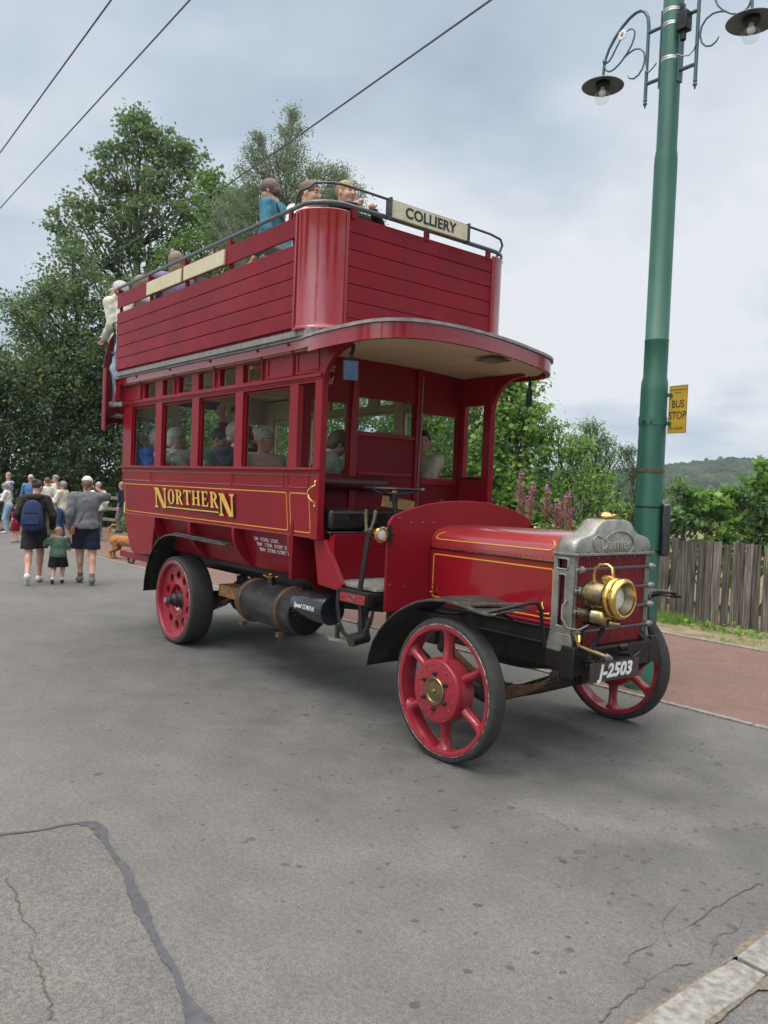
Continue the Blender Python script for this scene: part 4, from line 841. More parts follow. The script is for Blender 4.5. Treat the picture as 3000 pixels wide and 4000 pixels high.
        for k in range(6):
            a = R(60*k); mb.lathe([(0.014, 0), (0.014, 0.012), (0, 0.013)], c+Vector((0.10*math.cos(a), s*-0.08, 0.10*math.sin(a))), ax, 6)
        mb.build('disc_rivet', REDWH, w)
    for s in (-1, 1): front(s); rear(s)
wheels()

def chassis():
    for s in (-1, 1):
        mb = MB(); mb.box(-4.0, 2.02, s*0.335, s*0.372, 0.765, 0.876)
        mb.box(-4.0, 2.02, s*0.372, s*0.395, 0.765, 0.775); mb.box(-4.0, 2.02, s*0.372, s*0.395, 0.866, 0.876)
        mb.tube([(2.02, s*0.37, 0.80), (2.08, s*0.40, 0.74), (2.06, s*0.41, 0.62), (1.99, s*0.41, 0.56)], 0.04, 8); mb.build('chassis_rail', BLACK, BUS, bevel=0.003)
        # leaf springs
        for (x0, x1, xm, ye, nm) in ((0.95, 1.98, 1.485, 0.41, 'front_spring'), (-3.35, -2.05, -2.70, 0.47, 'rear_spring')):
            mb = MB(); zt = 0.555
            for q in range(6):
                k = 1-q*0.15; a = xm+(x0-xm)*k; b = xm+(x1-xm)*k; pts = []
                for i in range(9):
                    x = a+(b-a)*i/8; u = (x-xm)/(x1-xm); z = 0.395+0.165*u*u*1.0 - q*0.013 + 0.03
                    pts.append((x, z))
                top = [(x, z+0.006) for x, z in pts]; bot = [(x, z-0.006) for x, z in pts[::-1]]
                mb.prism(top+bot, 'y', s*(ye-0.032), s*(ye+0.032))
            sp = mb.build(nm, RUST, BUS)
            t = MB()
            for dx in (-0.07, 0.0, 0.07): t.box(xm+dx-0.012, xm+dx+0.012, s*(ye-0.040), s*(ye+0.040), 0.34, 0.445)
            t.box(xm-0.08, xm+0.08, s*(ye-0.036), s*(ye+0.036), 0.433, 0.440)
            t.build('spring_clip', GRIME, sp)
            for xe in (x0, x1): t = MB(); t.cyl((xe, s*(ye-0.05), 0.585), (xe, s*(ye+0.05), 0.585), 0.040, 14); t.cyl((xe, s*(ye+0.048), 0.585), (xe, s*(ye+0.075), 0.585), 0.022, 8); t.build('spring_eye', GRIME, sp)
        t = MB(); t.box(0.90, 1.0, s*0.39, s*0.44, 0.60, 0.77); t.box(-2.12, -2.0, s*0.40, s*0.46, 0.60, 0.77); t.box(-3.4, -3.28, s*0.40, s*0.46, 0.60, 0.77); t.build('spring_hanger', BLACK, BUS)
    mb = MB(); mb.tube([(1.485, -0.86, 0.457), (1.485, -0.72, 0.45), (1.485, -0.55, 0.36), (1.485, 0, 0.35), (1.485, 0.55, 0.36), (1.485, 0.72, 0.45), (1.485, 0.86, 0.457)], 0.042, 10); mb.build('front_axle', GRIME, BUS, smooth=60)
    mb = MB(); mb.tube([(-2.73, -0.80, 0.458), (-2.73, -0.3, 0.458), (-2.73, 0.3, 0.458), (-2.73, 0.80, 0.458)], 0.075, 14); mb.sph((-2.73, 0, 0.458), (0.21, 0.19, 0.2), n=16); mb.build('rear_axle', GRIME, BUS, smooth=60)
    mb = MB(); mb.cyl((-2.6, 0, 0.46), (-0.3, 0, 0.66), 0.035, 12); mb.build('prop_shaft', GRIME, BUS)
    mb = MB(); mb.box(0.0, 0.62, -0.22, 0.22, 0.52, 0.90); mb.box(0.7, 1.85, -0.20, 0.20, 0.56, 0.92); mb.box(0.8, 1.7, -0.30, 0.30, 0.72, 0.90); mb.sph((1.2, 0, 0.58), (0.5, 0.16, 0.12), n=14); mb.build('engine_sump', GRIME, BUS, bevel=0.02)
    mb = MB(); mb.tube([(1.35, -0.75, 0.40), (1.33, 0.0, 0.33), (1.35, 0.75, 0.40)], 0.014, 8); mb.tube([(0.75, -0.55, 0.6), (1.37, -0.72, 0.42)], 0.016, 8); mb.build('track_rod', GRIME, BUS)
    for x in (-3.6, -2.05, -1.2, -0.2, 0.75):
        mb = MB(); mb.box(x-0.04, x+0.04, -0.335, 0.335, 0.78, 0.86); mb.build('cross_member', BLACK, BUS)
    mb = MB(); mb.box(-4.0, -0.4, -0.70, 0.70, 1.03, 1.07); mb.box(-3.95, -0.3, -0.62, -0.55, 0.88, 1.03); mb.box(-3.95, -0.3, 0.55, 0.62, 0.88, 1.03); mb.build('body_bearer', pmat('dark_timber', (0.03, 0.022, 0.02), rough=0.7), BUS)
    mb = MB(); mb.box(-2.2, -1.65, -0.62, -0.40, 0.56, 0.68); mb.build('timber_block', pmat('orange_timber', (0.35, 0.16, 0.06), (0.16, 0.07, 0.03), 15, rough=0.7), BUS, bevel=0.006)
    # fuel tank and exhaust casing
    c = Vector((-1.36, -0.72, 0.648)); ax = (1, 0, 0)
    mb = MB(); mb.lathe([(0.0, 0.02), (0.15, 0.0), (0.180, 0.006), (0.186, 0.02), (0.186, 0.90), (0.190, 0.905), (0.190, 0.93), (0.180, 0.935), (0.174, 0.915), (0.15, 0.905), (0.0, 0.885)], c, ax, 40); ft = mb.build('fuel_tank', MUD, BUS, smooth=40)
    for x in (0.10, 0.73):
        t = MB(); t.tube([c+Vector((x, 0.190*math.cos(R(a)), 0.190*math.sin(R(a)))) for a in range(0, 360, 12)], (0.004, 0.018), 6, closed=True, ref=(0, 0, 1)); t.box(c.x+x-0.02, c.x+x+0.02, c.y-0.16, c.y-0.10, c.z-0.225, c.z-0.185); t.cyl(c+Vector((x, -0.13, -0.19)), c+Vector((x, -0.13, -0.26)), 0.008, 8); t.build('tank_strap', RUST, ft)
    t = MB(); t.cyl(c+Vector((0.42, -0.045, 0.17)), c+Vector((0.42, -0.05, 0.245)), 0.032, 16); t.build('filler_neck', BLACKG, ft)
    t = MB(); t.lathe([(0.036, 0), (0.050, 0.004), (0.052, 0.018), (0.038, 0.026), (0.02, 0.030), (0.018, 0.038), (0, 0.040)], c+Vector((0.42, -0.05, 0.243)), (0, 0, 1), 20)
    for a in (20, 200): t.cyl(c+Vector((0.42+0.045*math.cos(R(a)), -0.05+0.045*math.sin(R(a)), 0.255)), c+Vector((0.42+0.085*math.cos(R(a)), -0.05+0.085*math.sin(R(a)), 0.258)), 0.009, 8)
    t.build('filler_cap', pmat('copper_brass', (0.62, 0.33, 0.10), (0.45, 0.2, 0.06), 20, rough=0.22, metal=1), ft)
    t = MB()
    for x in (-0.62, -0.52): t.tube([(x, -0.56, 0.80), (x, -0.58, 0.87), (x+0.02, -0.52, 0.89), (x+0.05, -0.45, 0.86)], 0.010, 8)
    t.build('fuel_pipe', BRASS, ft)
    c2 = Vector((-0.43, -0.775, 0.735))
    mb = MB(); mb.lathe([(0.0, 0.0), (0.115, 0.0), (0.118, 0.01), (0.118, 0.44), (0.115, 0.45), (0.0, 0.45)], c2, ax, 32); ex = mb.build('battery_drum', BLACKG, BUS, smooth=40)
    t = MB()
    for x in (0.015, 0.435):
        for a in range(100, 270, 22): t.sph(c2+Vector((x, 0.118*math.cos(R(a)), 0.118*math.sin(R(a)))), 0.006, n=6)
    t.build('drum_rivet', STEEL, ex)
    text('speed_lettering', 'Speed 12 M.P.H.', 0.052, frame_m((-0.215, -0.775-0.1192, 0.742), (1, 0, -0.02), (0, 0.05, 1)), WHITE, ex, depth=0.0006, shear=0.35, bold=0.001, xs=0.85)
    mb = MB(); mb.cyl((-1.85, -0.52, 0.47), (-1.5, -0.60, 0.50), 0.04, 12); mb.build('exhaust_pipe', GRIME, BUS)
    # step below the driver with red plate and hanging hoop
    mb = MB(); mb.box(0.29, 0.655, -0.93, -0.88, 0.865, 0.965); mb.box(0.29, 0.655, -0.88, -0.4, 0.93, 0.96); mb.build('step_channel', BLACK, BUS, bevel=0.004)
    mb = MB(); mb.prism(rrect(0.335, 0.640, 0.872, 0.940, 0.02), 'y', -0.932, -0.944); sp = mb.build('step_plate', REDG, BUS, bevel=0.002)
    t = MB(); t.tube([(0.487+0.038*math.cos(R(a)), -0.946, 0.906+0.022*math.sin(R(a))) for a in range(0, 360, 24)], 0.004, 6, closed=True)
    for x in (0.36, 0.615): t.lathe([(0.011, 0), (0.011, 0.006), (0, 0.008)], (x, -0.944, 0.906), (0, -1, 0), 8)
    t.build('plate_bolt', STEEL, sp)
    mb = MB(); mb.tube([(0.30, -0.935, 0.95), (0.30, -0.937, 0.84), (0.33, -0.937, 0.72), (0.41, -0.937, 0.63), (0.52, -0.937, 0.60), (0.64, -0.937, 0.66), (0.71, -0.937, 0.76), (0.73, -0.935, 0.85)], (0.006, 0.019), 8, ref=(0, 1, 0)); mb.build('brake_quadrant', BLACK, BUS, smooth=60)
    mb = MB(); mb.cyl((0.50, -0.80, 0.62), (0.50, -0.95, 0.60), 0.048, 14); mb.tube([(0.66, -0.95, 0.69), (0.68, -0.94, 0.72), (0.71, -0.94, 0.80)], 0.016, 8); mb.tube([(0.50, -0.85, 0.62), (0.40, -0.80, 0.70), (0.36, -0.7, 0.82)], 0.018, 8); mb.tube([(0.57, -0.86, 0.66), (0.52, -0.84, 0.78), (0.52, -0.8, 0.88)], 0.024, 8); mb.build('brake_linkage', GRIME, BUS)
    mb = MB(); mb.prism([(0.20, 0.545), (0.29, 0.60), (0.44, 0.59), (0.47, 0.56), (0.40, 0.545), (0.30, 0.53)], 'y', -1.02, -0.995)
    mb = MB(); mb.prism([(0.16, -0.93), (0.30, -0.85), (0.47, -0.86), (0.46, -0.92), (0.30, -1.0)], 'z', 0.572, 0.580); mb.build('oil_tray', ALU, BUS)
    mb = MB(); mb.cyl((0.29, -0.92, 0.58), (0.29, -0.92, 0.68), 0.018, 8); mb.tube([(-0.05, -0.7, 0.62), (0.1, -0.72, 0.565), (0.3, -0.74, 0.55), (0.48, -0.80, 0.60)], 0.012, 8); mb.build('brake_rod', GRIME, BUS)
    # rear platform
    mb = MB(); mb.box(-4.22, -3.40, -0.86, 0.86, 0.825, 0.85); mb.build('platform_floor', DECKW, BUS)
    mb = MB(); mb.box(-4.235, -3.40, -0.875, -0.862, 0.785, 0.855); mb.box(-4.235, -4.22, -0.862, 0.86, 0.785, 0.855); mb.build('platform_edge', RED, BUS)
    # mudguards
    def guard(name, path, s, y0, y1, mat, lip=0.03):
        mb = MB(); rows = []
        for i, (x, z) in enumerate(path):
            p = Vector(path[max(0, i-1)]); q = Vector(path[min(len(path)-1, i+1)]); t = (q-p).normalized(); n = Vector((-t.y, t.x))
            rows.append([(x-n.x*lip, s*(y0+0.004), z-n.y*lip), (x-n.x*0.006, s*y0, z-n.y*0.006), (x, s*(y0-0.012), z), (x+n.x*0.006, s*(y0+y1)/2, z+n.y*0.006), (x, s*y1, z)])
        mb.surf(rows); o = mb.build(name, mat, BUS, smooth=60); so = o.modifiers.new('s', 'SOLIDIFY'); so.thickness = 0.006; return o
    fp = [(0.755, 0.475), (0.77, 0.56), (0.81, 0.66), (0.88, 0.755), (0.98, 0.85), (1.10, 0.93), (1.24, 0.995), (1.38, 1.03), (1.52, 1.045), (1.66, 1.035), (1.80, 1.015), (1.90, 1.01), (1.96, 1.02)]
    rp = [(-3.30, 0.49), (-3.285, 0.62), (-3.24, 0.76), (-3.17, 0.89), (-3.07, 1.00), (-2.94, 1.09), (-2.78, 1.145), (-2.60, 1.168), (-2.35, 1.165), (-2.05, 1.16), (-1.75, 1.155), (-1.45, 1.15)]
    for s in (-1, 1):
        g = guard('front_mudguard', fp, s, 1.0, 0.62, MUDG, lip=0.018)
        t = MB(); t.tube([(1.90, s*0.99, 1.018), (1.95, s*0.95, 1.035), (1.955, s*0.70, 1.06), (1.95, s*0.62, 1.055), (1.955, s*0.585, 1.0), (1.965, s*0.55, 0.78)], 0.012, 8); t.build('guard_stay', BLACK, g, smooth=60); t = MB(); t.tube([(1.55, s*0.62, 1.04), (1.55, s*0.60, 0.97), (1.55, s*0.37, 0.87)], 0.012, 6); t.build('guard_stay', BLACK, g, smooth=60); t = MB(); t.tube([(1.06, s*0.80, 0.9), (1.06, s*0.5, 0.85), (1.06, s*0.37, 0.84)], 0.012, 6); t.build('guard_stay', BLACK, g, smooth=60)
        t = MB(); t.obox((1.80, s*0.80, 1.038), (0.05 if s < 0 else 0.22, 0.36, 0.012), Matrix.Rotation(s*R(20 if s < 0 else 4), 3, 'Z')); t.build('step_tread', STEEL, g)
        guard('rear_mudguard', rp, s, 0.965, 0.60, MUDG, lip=0.022)
    t = MB(); t.tube([(-2.55, -0.955, 1.175), (-2.1, -0.955, 1.17), (-1.5, -0.955, 1.158)], 0.008, 6); t.build('guard_rod', BLACKG, BUS)
    # mirrors
    for s in (-1, 1):
        c = Vector((0.42, s*0.985, 2.57)); rot = Matrix.Rotation(R(-18 if s < 0 else 62), 3, 'Z')
        mb = MB(); mb.obox(c, (0.014, 0.118, 0.150), rot); mr_ = mb.build('mirror', BLACK, BUS, bevel=0.006)
        t = MB(); t.obox(c+rot @ Vector((0.0075 if s < 0 else -0.0075, 0, 0)), (0.002, 0.108, 0.140), rot); t.build('mirror_glass', MIRR, mr_)
        t = MB(); t.obox(c+Vector((0, 0, 0.085)), (0.014, 0.03, 0.035), rot); t.tube([c+Vector((0, 0, 0.09)), c+Vector((0.0, 0, 0.12)), c+Vector((0.01, -s*0.01, 0.155)), c+Vector((0.0, -s*0.02, 0.19))], [0.010, 0.013, 0.012, 0.012], 8); t.sph(c+Vector((0.004, 0, 0.125)), 0.019, n=8); t.sph(c+Vector((0.004, -s*0.012, 0.165)), 0.018, n=8); t.build('mirror_arm', BLACK, mr_)
chassis()
# ================================================================ GROUND, ROAD, PATHS
def node_mat(name):
    m = bpy.data.materials.new(name); m.use_nodes = True; MATS[name] = m; nt = m.node_tree; return m, nt.nodes, nt.links, nt.nodes['Principled BSDF']
def asphalt(name, base, warm, spots=1.0, drip=True):
    m, N, L, b = node_mat(name)
    tc = N.new('ShaderNodeTexCoord')
    def noise(sc, det=6, rough=0.6, vec=None):
        n = N.new('ShaderNodeTexNoise'); n.inputs['Scale'].default_value = sc; n.inputs['Detail'].default_value = det; n.inputs['Roughness'].default_value = rough
        L.new(vec or tc.outputs['Object'], n.inputs['Vector']); return n.outputs[0]
    def ramp(src, p0, c0, p1, c1):
        r = N.new('ShaderNodeValToRGB'); r.color_ramp.elements[0].position = p0; r.color_ramp.elements[0].color = (*c0, 1); r.color_ramp.elements[1].position = p1; r.color_ramp.elements[1].color = (*c1, 1); L.new(src, r.inputs[0]); return r.outputs[0]
    def mix(f, a, c, mode='MIX'):
        x = N.new('ShaderNodeMix'); x.data_type = 'RGBA'; x.blend_type = mode
        if isinstance(f, float): x.inputs[0].default_value = f
        else: L.new(f, x.inputs[0])
        for k, v in ((6, a), (7, c)):
            if isinstance(v, tuple): x.inputs[k].default_value = (*v, 1)
            else: L.new(v, x.inputs[k])
        return x.outputs[2]
    def maths(op, a, c=None):
        x = N.new('ShaderNodeMath'); x.operation = op
        for k, v in ((0, a), (1, c)):
            if v is None: continue
            if isinstance(v, float): x.inputs[k].default_value = v
            else: L.new(v, x.inputs[k])
        return x.outputs[0]
    big = ramp(noise(0.55, 5), 0.34, warm, 0.66, base)
    mid = ramp(noise(3.5, 6, 0.7), 0.35, (0.88, 0.88, 0.88), 0.66, (1.08, 1.08, 1.08))
    col = mix(1.0, big, mid, 'MULTIPLY')
    ch = ramp(noise(150, 3, 0.7), 0.38, (0.64, 0.64, 0.65), 0.62, (1.38, 1.37, 1.35)); col = mix(0.9, col, ch, 'MULTIPLY')
    c2_ = ramp(noise(42, 4, 0.7), 0.38, (0.80, 0.80, 0.80), 0.62, (1.18, 1.18, 1.18)); col = mix(0.9, col, c2_, 'MULTIPLY')
    # pale stone chips
    vo = N.new('ShaderNodeTexVoronoi'); vo.inputs['Scale'].default_value = 75; L.new(tc.outputs['Object'], vo.inputs['Vector'])
    chip = ramp(vo.outputs['Distance'], 0.05, (1, 1, 1), 0.09, (0, 0, 0))
    sepc = N.new('ShaderNodeSeparateColor'); L.new(vo.outputs['Color'], sepc.inputs[0]); pick = maths('GREATER_THAN', sepc.outputs[0], 0.90)
    col = mix(maths('MULTIPLY', chip, pick), col, (0.42, 0.40, 0.36))
    # round oil drips, dense below where the bus engines stand
    sep = N.new('ShaderNodeSeparateXYZ'); L.new(tc.outputs['Object'], sep.inputs[0])
    if drip:
        gx = maths('ABSOLUTE', maths('ADD', sep.outputs[1], 0.35)); lane = N.new('ShaderNodeMapRange'); lane.inputs['From Min'].default_value = 2.8; lane.inputs['From Max'].default_value = 0.4; L.new(gx, lane.inputs[0])
        nx = N.new('ShaderNodeMapRange'); nx.inputs['From Min'].default_value = -9.0; nx.inputs['From Max'].default_value = 1.5; nx.inputs['To Min'].default_value = 0.35; L.new(sep.outputs[0], nx.inputs[0])
        dens = maths('MULTIPLY', lane.outputs[0], nx.outputs[0])
        wv = N.new('ShaderNodeVectorMath'); wv.operation = 'ADD'; nw = N.new('ShaderNodeTexNoise'); nw.inputs['Scale'].default_value = 14; L.new(tc.outputs['Object'], nw.inputs['Vector'])
        ws = N.new('ShaderNodeVectorMath'); ws.operation = 'SCALE'; ws.inputs[3].default_value = 0.05; L.new(nw.outputs['Color'], ws.inputs[0]); L.new(tc.outputs['Object'], wv.inputs[0]); L.new(ws.outputs[0], wv.inputs[1])
        for sc, r0, thr, dark in ((6.5, 0.21, 0.30, 0.62), (14.0, 0.26, 0.34, 0.58), (3.2, 0.11, 0.62, 0.62)):
            v = N.new('ShaderNodeTexVoronoi'); v.inputs['Scale'].default_value = sc; v.inputs['Randomness'].default_value = 1.0; L.new(wv.outputs[0], v.inputs['Vector'])
            s2 = N.new('ShaderNodeSeparateColor'); L.new(v.outputs['Color'], s2.inputs[0])
            rad = maths('MULTIPLY', s2.outputs[1], r0); edge = maths('SUBTRACT', rad, v.outputs['Distance'])
            er = N.new('ShaderNodeMapRange'); er.inputs['From Min'].default_value = 0.0; er.inputs['From Max'].default_value = 0.03; L.new(edge, er.inputs[0])
            lim = maths('SUBTRACT', 1.0, maths('MULTIPLY', dens, 1.0-thr+0.5)); pk = maths('GREATER_THAN', s2.outputs[0], lim)
            f = maths('MULTIPLY', maths('MULTIPLY', er.outputs[0], pk), maths('MULTIPLY_ADD' if False else 'ADD', maths('MULTIPLY', s2.outputs[2], 0.45), 0.55))
            col = mix(f, col, mix(1.0, col, (dark*0.52, dark*0.5, dark*0.5), 'MULTIPLY'))
        st = ramp(noise(1.3, 7, 0.62), 0.38, (0.12, 0.12, 0.12), 0.66, (1, 1, 1)); col = mix(maths('MULTIPLY', maths('MULTIPLY', st, dens), 0.80), col, (0.058, 0.057, 0.056))  # broad lane darkening: oil staining, plus shade around the bus put into the colour
    L.new(col, b.inputs['Base Color'])
    rr = N.new('ShaderNodeMapRange'); rr.inputs['To Min'].default_value = 0.62; rr.inputs['To Max'].default_value = 0.92; L.new(noise(2.2, 5), rr.inputs[0]); L.new(rr.outputs[0], b.inputs['Roughness'])
    bp = N.new('ShaderNodeBump'); bp.inputs['Strength'].default_value = 0.55; bp.inputs['Distance'].default_value = 0.004; L.new(noise(150, 4, 0.75), bp.inputs['Height'])
    b2 = N.new('ShaderNodeBump'); b2.inputs['Strength'].default_value = 0.4; b2.inputs['Distance'].default_value = 0.03; L.new(noise(2.5, 4), b2.inputs['Height']); L.new(bp.outputs[0], b2.inputs['Normal']); L.new(b2.outputs[0], b.inputs['Normal'])
    return m
ASPH = asphalt('road_asphalt', (0.146, 0.143, 0.140), (0.122, 0.120, 0.117))
ASPH2 = asphalt('patch_asphalt', (0.140, 0.136, 0.130), (0.116, 0.113, 0.107), drip=False)
PATHM = asphalt('red_tarmac', (0.178, 0.106, 0.088), (0.148, 0.086, 0.072), drip=False)
KERBM = pmat('kerb_concrete', (0.29, 0.28, 0.26), (0.15, 0.145, 0.135), 30, rough=0.85, bump=0.8, bscale=90)
TAR = pmat('tar_seal', (0.085, 0.088, 0.100), (0.055, 0.057, 0.066), 22, rough=0.55, bump=0.5, bscale=60)
GRASSM = pmat('grass_soil', (0.11, 0.14, 0.045), (0.19, 0.14, 0.09), 2.2, rough=0.9, bump=0.8, bscale=40, lo=0.42, hi=0.58)
DIRT = pmat('dirt', (0.27, 0.20, 0.14), (0.14, 0.13, 0.06), 3.5, rough=0.95, bump=0.8, bscale=60)

def jag(path, w, seed, amp=0.3):
    rnd = random.Random(seed); L_, R_ = [], []; pts = []
    for a, b in zip(path[:-1], path[1:]):
        a = Vector(a); b = Vector(b); n = max(1, int((b-a).length/0.03))
        pts += [a.lerp(b, i/n) for i in range(n)]
    pts.append(Vector(path[-1])); ws = 1.0; ph = rnd.random()*9
    for i, p in enumerate(pts):
        q = pts[min(i+1, len(pts)-1)]-pts[max(i-1, 0)]; q.normalize(); n = Vector((-q.y, q.x)); s = i*0.03
        k = 1+0.45*math.sin(s*7+ph)+0.25*math.sin(s*17+ph*2); k = max(0.25, k)
        wi = w(s) if callable(w) else w
        L_.append(p+n*(wi*0.5*k*(1+rnd.uniform(-amp, amp)))); R_.append(p-n*(wi*0.5*k*(1+rnd.uniform(-amp, amp))))
    return L_, R_
def flat_strip(name, path, w, z, mat, seed, amp=0.3, parent=None):
    L_, R_ = jag(path, w, seed, amp); mb = MB(); n = len(L_)
    vs = []
    for a, b in zip(L_, R_): vs += [(a.x, a.y, z), (b.x, b.y, z)]
    mb.add(vs, [(2*i, 2*i+1, 2*i+3, 2*i+2) for i in range(n-1)]); return mb.build(name, mat, parent, smooth=None, merge=False)

def ground():
    S = lambda o: tag(o, kind='structure')
    mb = MB(); mb.add([(-900, -900, -0.06), (900, -900, -0.06), (900, 900, -0.06), (-900, 900, -0.06)], [(0, 1, 2, 3)]); S(mb.build('ground', GRASSM, smooth=None))
    KY = lambda x: 1.640+0.008*x
    mb = MB(); mb.add([(-80, -9, 0), (3.70, -9, 0), (3.70, KY(3.7), 0), (-80, KY(-80), 0)], [(0, 1, 2, 3)]); S(mb.build('road', ASPH, smooth=None))
    mb = MB(); mb.add([(3.845, -9, -0.004), (30, -9, -0.004), (30, KY(30), -0.004), (3.845, KY(3.8), -0.004)], [(0, 1, 2, 3)]); S(mb.build('road', ASPH2, smooth=None))
    # flush row of pale setts across the road near the camera, ends chipped
    rnd = random.Random(3)
    y = -6.0; mb = MB()
    while y < 1.6:
        l = 0.90
        pl = []
        for (u, v) in [(3.715, y+0.012)]+[(3.708+rnd.uniform(-.006, .006), y+l*t) for t in (0.2, 0.4, 0.6, 0.8)]+[(3.715, y+l-0.012)]+[(3.835, y+l-0.012)]+[(3.842+rnd.uniform(-.006, .006), y+l*t) for t in (0.8, 0.6, 0.4, 0.2)]+[(3.835, y+0.012)]: pl.append((u, v))
        mb.prism(pl, 'z', -0.03, 0.006+rnd.uniform(0, 0.003)); y += l
    S(mb.build('kerb_stones', KERBM, bevel=0.004))
    mb = MB(); mb.add([(3.64, -9, 0.003), (3.90, -9, 0.003), (3.90, KY(3.8)-.02, 0.003), (3.64, KY(3.8)-.02, 0.003)], [(0, 1, 2, 3)]); mb.v = [v for v in mb.v]
    fl = flat_strip('kerb_joint', [(3.703, -6), (3.703, 1.5)], 0.030, 0.004, pmat('gritty_joint', (0.20, 0.16, 0.12), (0.10, 0.09, 0.08), 40, rough=0.95, bump=1, bscale=90), 5, 0.6); S(fl)
    S(flat_strip('kerb_joint', [(3.850, -6), (3.850, 1.5)], 0.030, 0.004, MATS['gritty_joint'], 6, 0.6))
    # kerb line and red footpath
    mb = MB(); x = -60.0
    while x < 20:
        mb.prism([(x+0.006, KY(x)), (x+0.909, KY(x+0.9)), (x+0.909, KY(x+0.9)+0.055), (x+0.006, KY(x)+0.055)], 'z', -0.03, 0.016); x += 0.915
    S(mb.build('kerb', KERBM, bevel=0.004))
    mb = MB(); mb.add([(-60, KY(-60)+0.055, 0.012), (20, KY(20)+0.055, 0.012), (20, 4.76, 0.012), (-20, 4.72, 0.012), (-60, 3.9, 0.012)], [(0, 1, 2, 3, 4)]); S(mb.build('footpath', PATHM, smooth=None))
    mb = MB(); x = -20.0
    while x < 20: mb.box(x+0.005, x+0.91, 4.76, 4.81, -0.03, 0.028); x += 0.915
    S(mb.build('path_edging', KERBM, bevel=0.004))
    mb = MB(); mb.add([(-60, 3.9, 0.006), (-20, 4.72, 0.006), (20, 4.76, 0.006), (20, 7.6, 0.006), (-60, 7.6, 0.006)], [(0, 1, 2, 3, 4)]); S(mb.build('verge', DIRT, smooth=None))
    # tarmac repair: old patch and its black tar seam
    seam = [(1.02, -3.80), (1.06, -3.62), (1.116, -3.457), (1.15, -3.37), (1.172, -3.288), (1.175, -3.20), (1.190, -3.12), (1.235, -3.055), (1.32, -3.055), (1.46, -3.08), (1.645, -3.097), (1.80, -3.103), (1.92, -3.140), (2.10, -3.170), (2.249, -3.196), (2.447, -3.228), (2.60, -3.240), (2.683, -3.262), (2.876, -3.289), (3.1, -3.33), (3.4, -3.36), (3.70, -3.38)]
    pl = seam+[(3.70, -7), (1.0, -7)]
    mb = MB(); mb.add([(x, y, 0.004) for x, y in pl], [tuple(range(len(pl)))]); S(mb.build('road_patch', ASPH2, smooth=None))
    def w(s): return 0.034 if s < 0.36 else (0.014 if s < 0.62 else (0.042 if s < 0.85 else 0.046+0.012*math.sin(s*3.1)))
    S(flat_strip('tar_seam', seam, w, 0.008, TAR, 11, 0.20))
    CR = pmat('crack_dark', (0.105, 0.098, 0.088), (0.07, 0.064, 0.058), 30, rough=0.95)
    for k, (p, wd) in enumerate((([(1.564, -3.545), (1.708, -3.54), (1.861, -3.571), (2.082, -3.566), (2.208, -3.617), (2.325, -3.614), (2.435, -3.634), (2.499, -3.627), (2.594, -3.669)], 0.0045),
        ([(3.633, -2.236), (3.61, -2.112), (3.605, -1.968), (3.598, -1.841), (3.596, -1.747), (3.63, -1.661)], 0.0045), ([(3.495, -1.89), (3.462, -1.811), (3.472, -1.608), (3.491, -1.437), (3.469, -1.252), (3.473, -1.046), (3.478, -0.823)], 0.0035),
        ([(3.471, -1.581), (3.388, -1.463), (3.368, -1.333), (3.332, -1.18)], 0.0028), ([(3.649, -1.545), (3.593, -1.407), (3.62, -1.311), (3.571, -1.138)], 0.0032), ([(2.2, -1.15), (2.45, -1.05), (2.6, -1.08)], 0.002))):
        rnd = random.Random(k); q = []
        for a, b in zip(p[:-1], p[1:]):
            a = Vector(a); b = Vector(b)
            for i in range(5): q.append(tuple(a.lerp(b, i/5)+Vector((rnd.uniform(-.009, .009), rnd.uniform(-.009, .009)))))
        q.append(p[-1]); S(flat_strip('road_crack', q, wd, 0.0085 if p[0][1] < -3 else 0.004, CR, k, 0.5))
    mb = MB(); rnd = random.Random(9)
    mb.prism([(1.80, -4.6), (2.05, -3.78), (2.38, -3.775), (2.60, -3.80), (2.9, -4.3), (2.4, -4.9)], 'z', -0.01, 0.012); S(mb.build('brick_edge', pmat('orange_brick', (0.45, 0.22, 0.10), (0.25, 0.11, 0.05), 30, rough=0.9, bump=1, bscale=80)))
ground()

# ---------------------------------------------------------------- foliage tools
def leaf_mat(name, c1, c2, c3, trans=0.45, rough=0.5):
    m, N, L, b = node_mat(name)
    at = N.new('ShaderNodeAttribute'); at.attribute_name = 'lv'
    rp = N.new('ShaderNodeValToRGB'); e = rp.color_ramp.elements
    e[0].position = 0.0; e[0].color = (*c2, 1); e[1].position = 0.93; e[1].color = (*c1, 1); q = e.new(1.0); q.color = (*c3, 1)
    L.new(at.outputs['Fac'], rp.inputs[0]); L.new(rp.outputs[0], b.inputs['Base Color']); b.inputs['Roughness'].default_value = rough; b.inputs['Specular IOR Level'].default_value = 0.4
    tr = N.new('ShaderNodeBsdfTranslucent'); L.new(rp.outputs[0], tr.inputs[0]); mx = N.new('ShaderNodeMixShader'); mx.inputs[0].default_value = trans
    out = N['Material Output']; L.new(b.outputs[0], mx.inputs[1]); L.new(tr.outputs[0], mx.inputs[2]); L.new(mx.outputs[0], out.inputs[0]); return m
LF_SYC = leaf_mat('sycamore_leaves', (0.175, 0.262, 0.108), (0.088, 0.150, 0.064), (0.377, 0.348, 0.087))
LF_BIR = leaf_mat('birch_leaves', (0.210, 0.285, 0.145), (0.120, 0.185, 0.095), (0.348, 0.392, 0.174))
LF_HED = leaf_mat('hedge_leaves', (0.166, 0.295, 0.070), (0.061, 0.139, 0.031), (0.290, 0.377, 0.116))
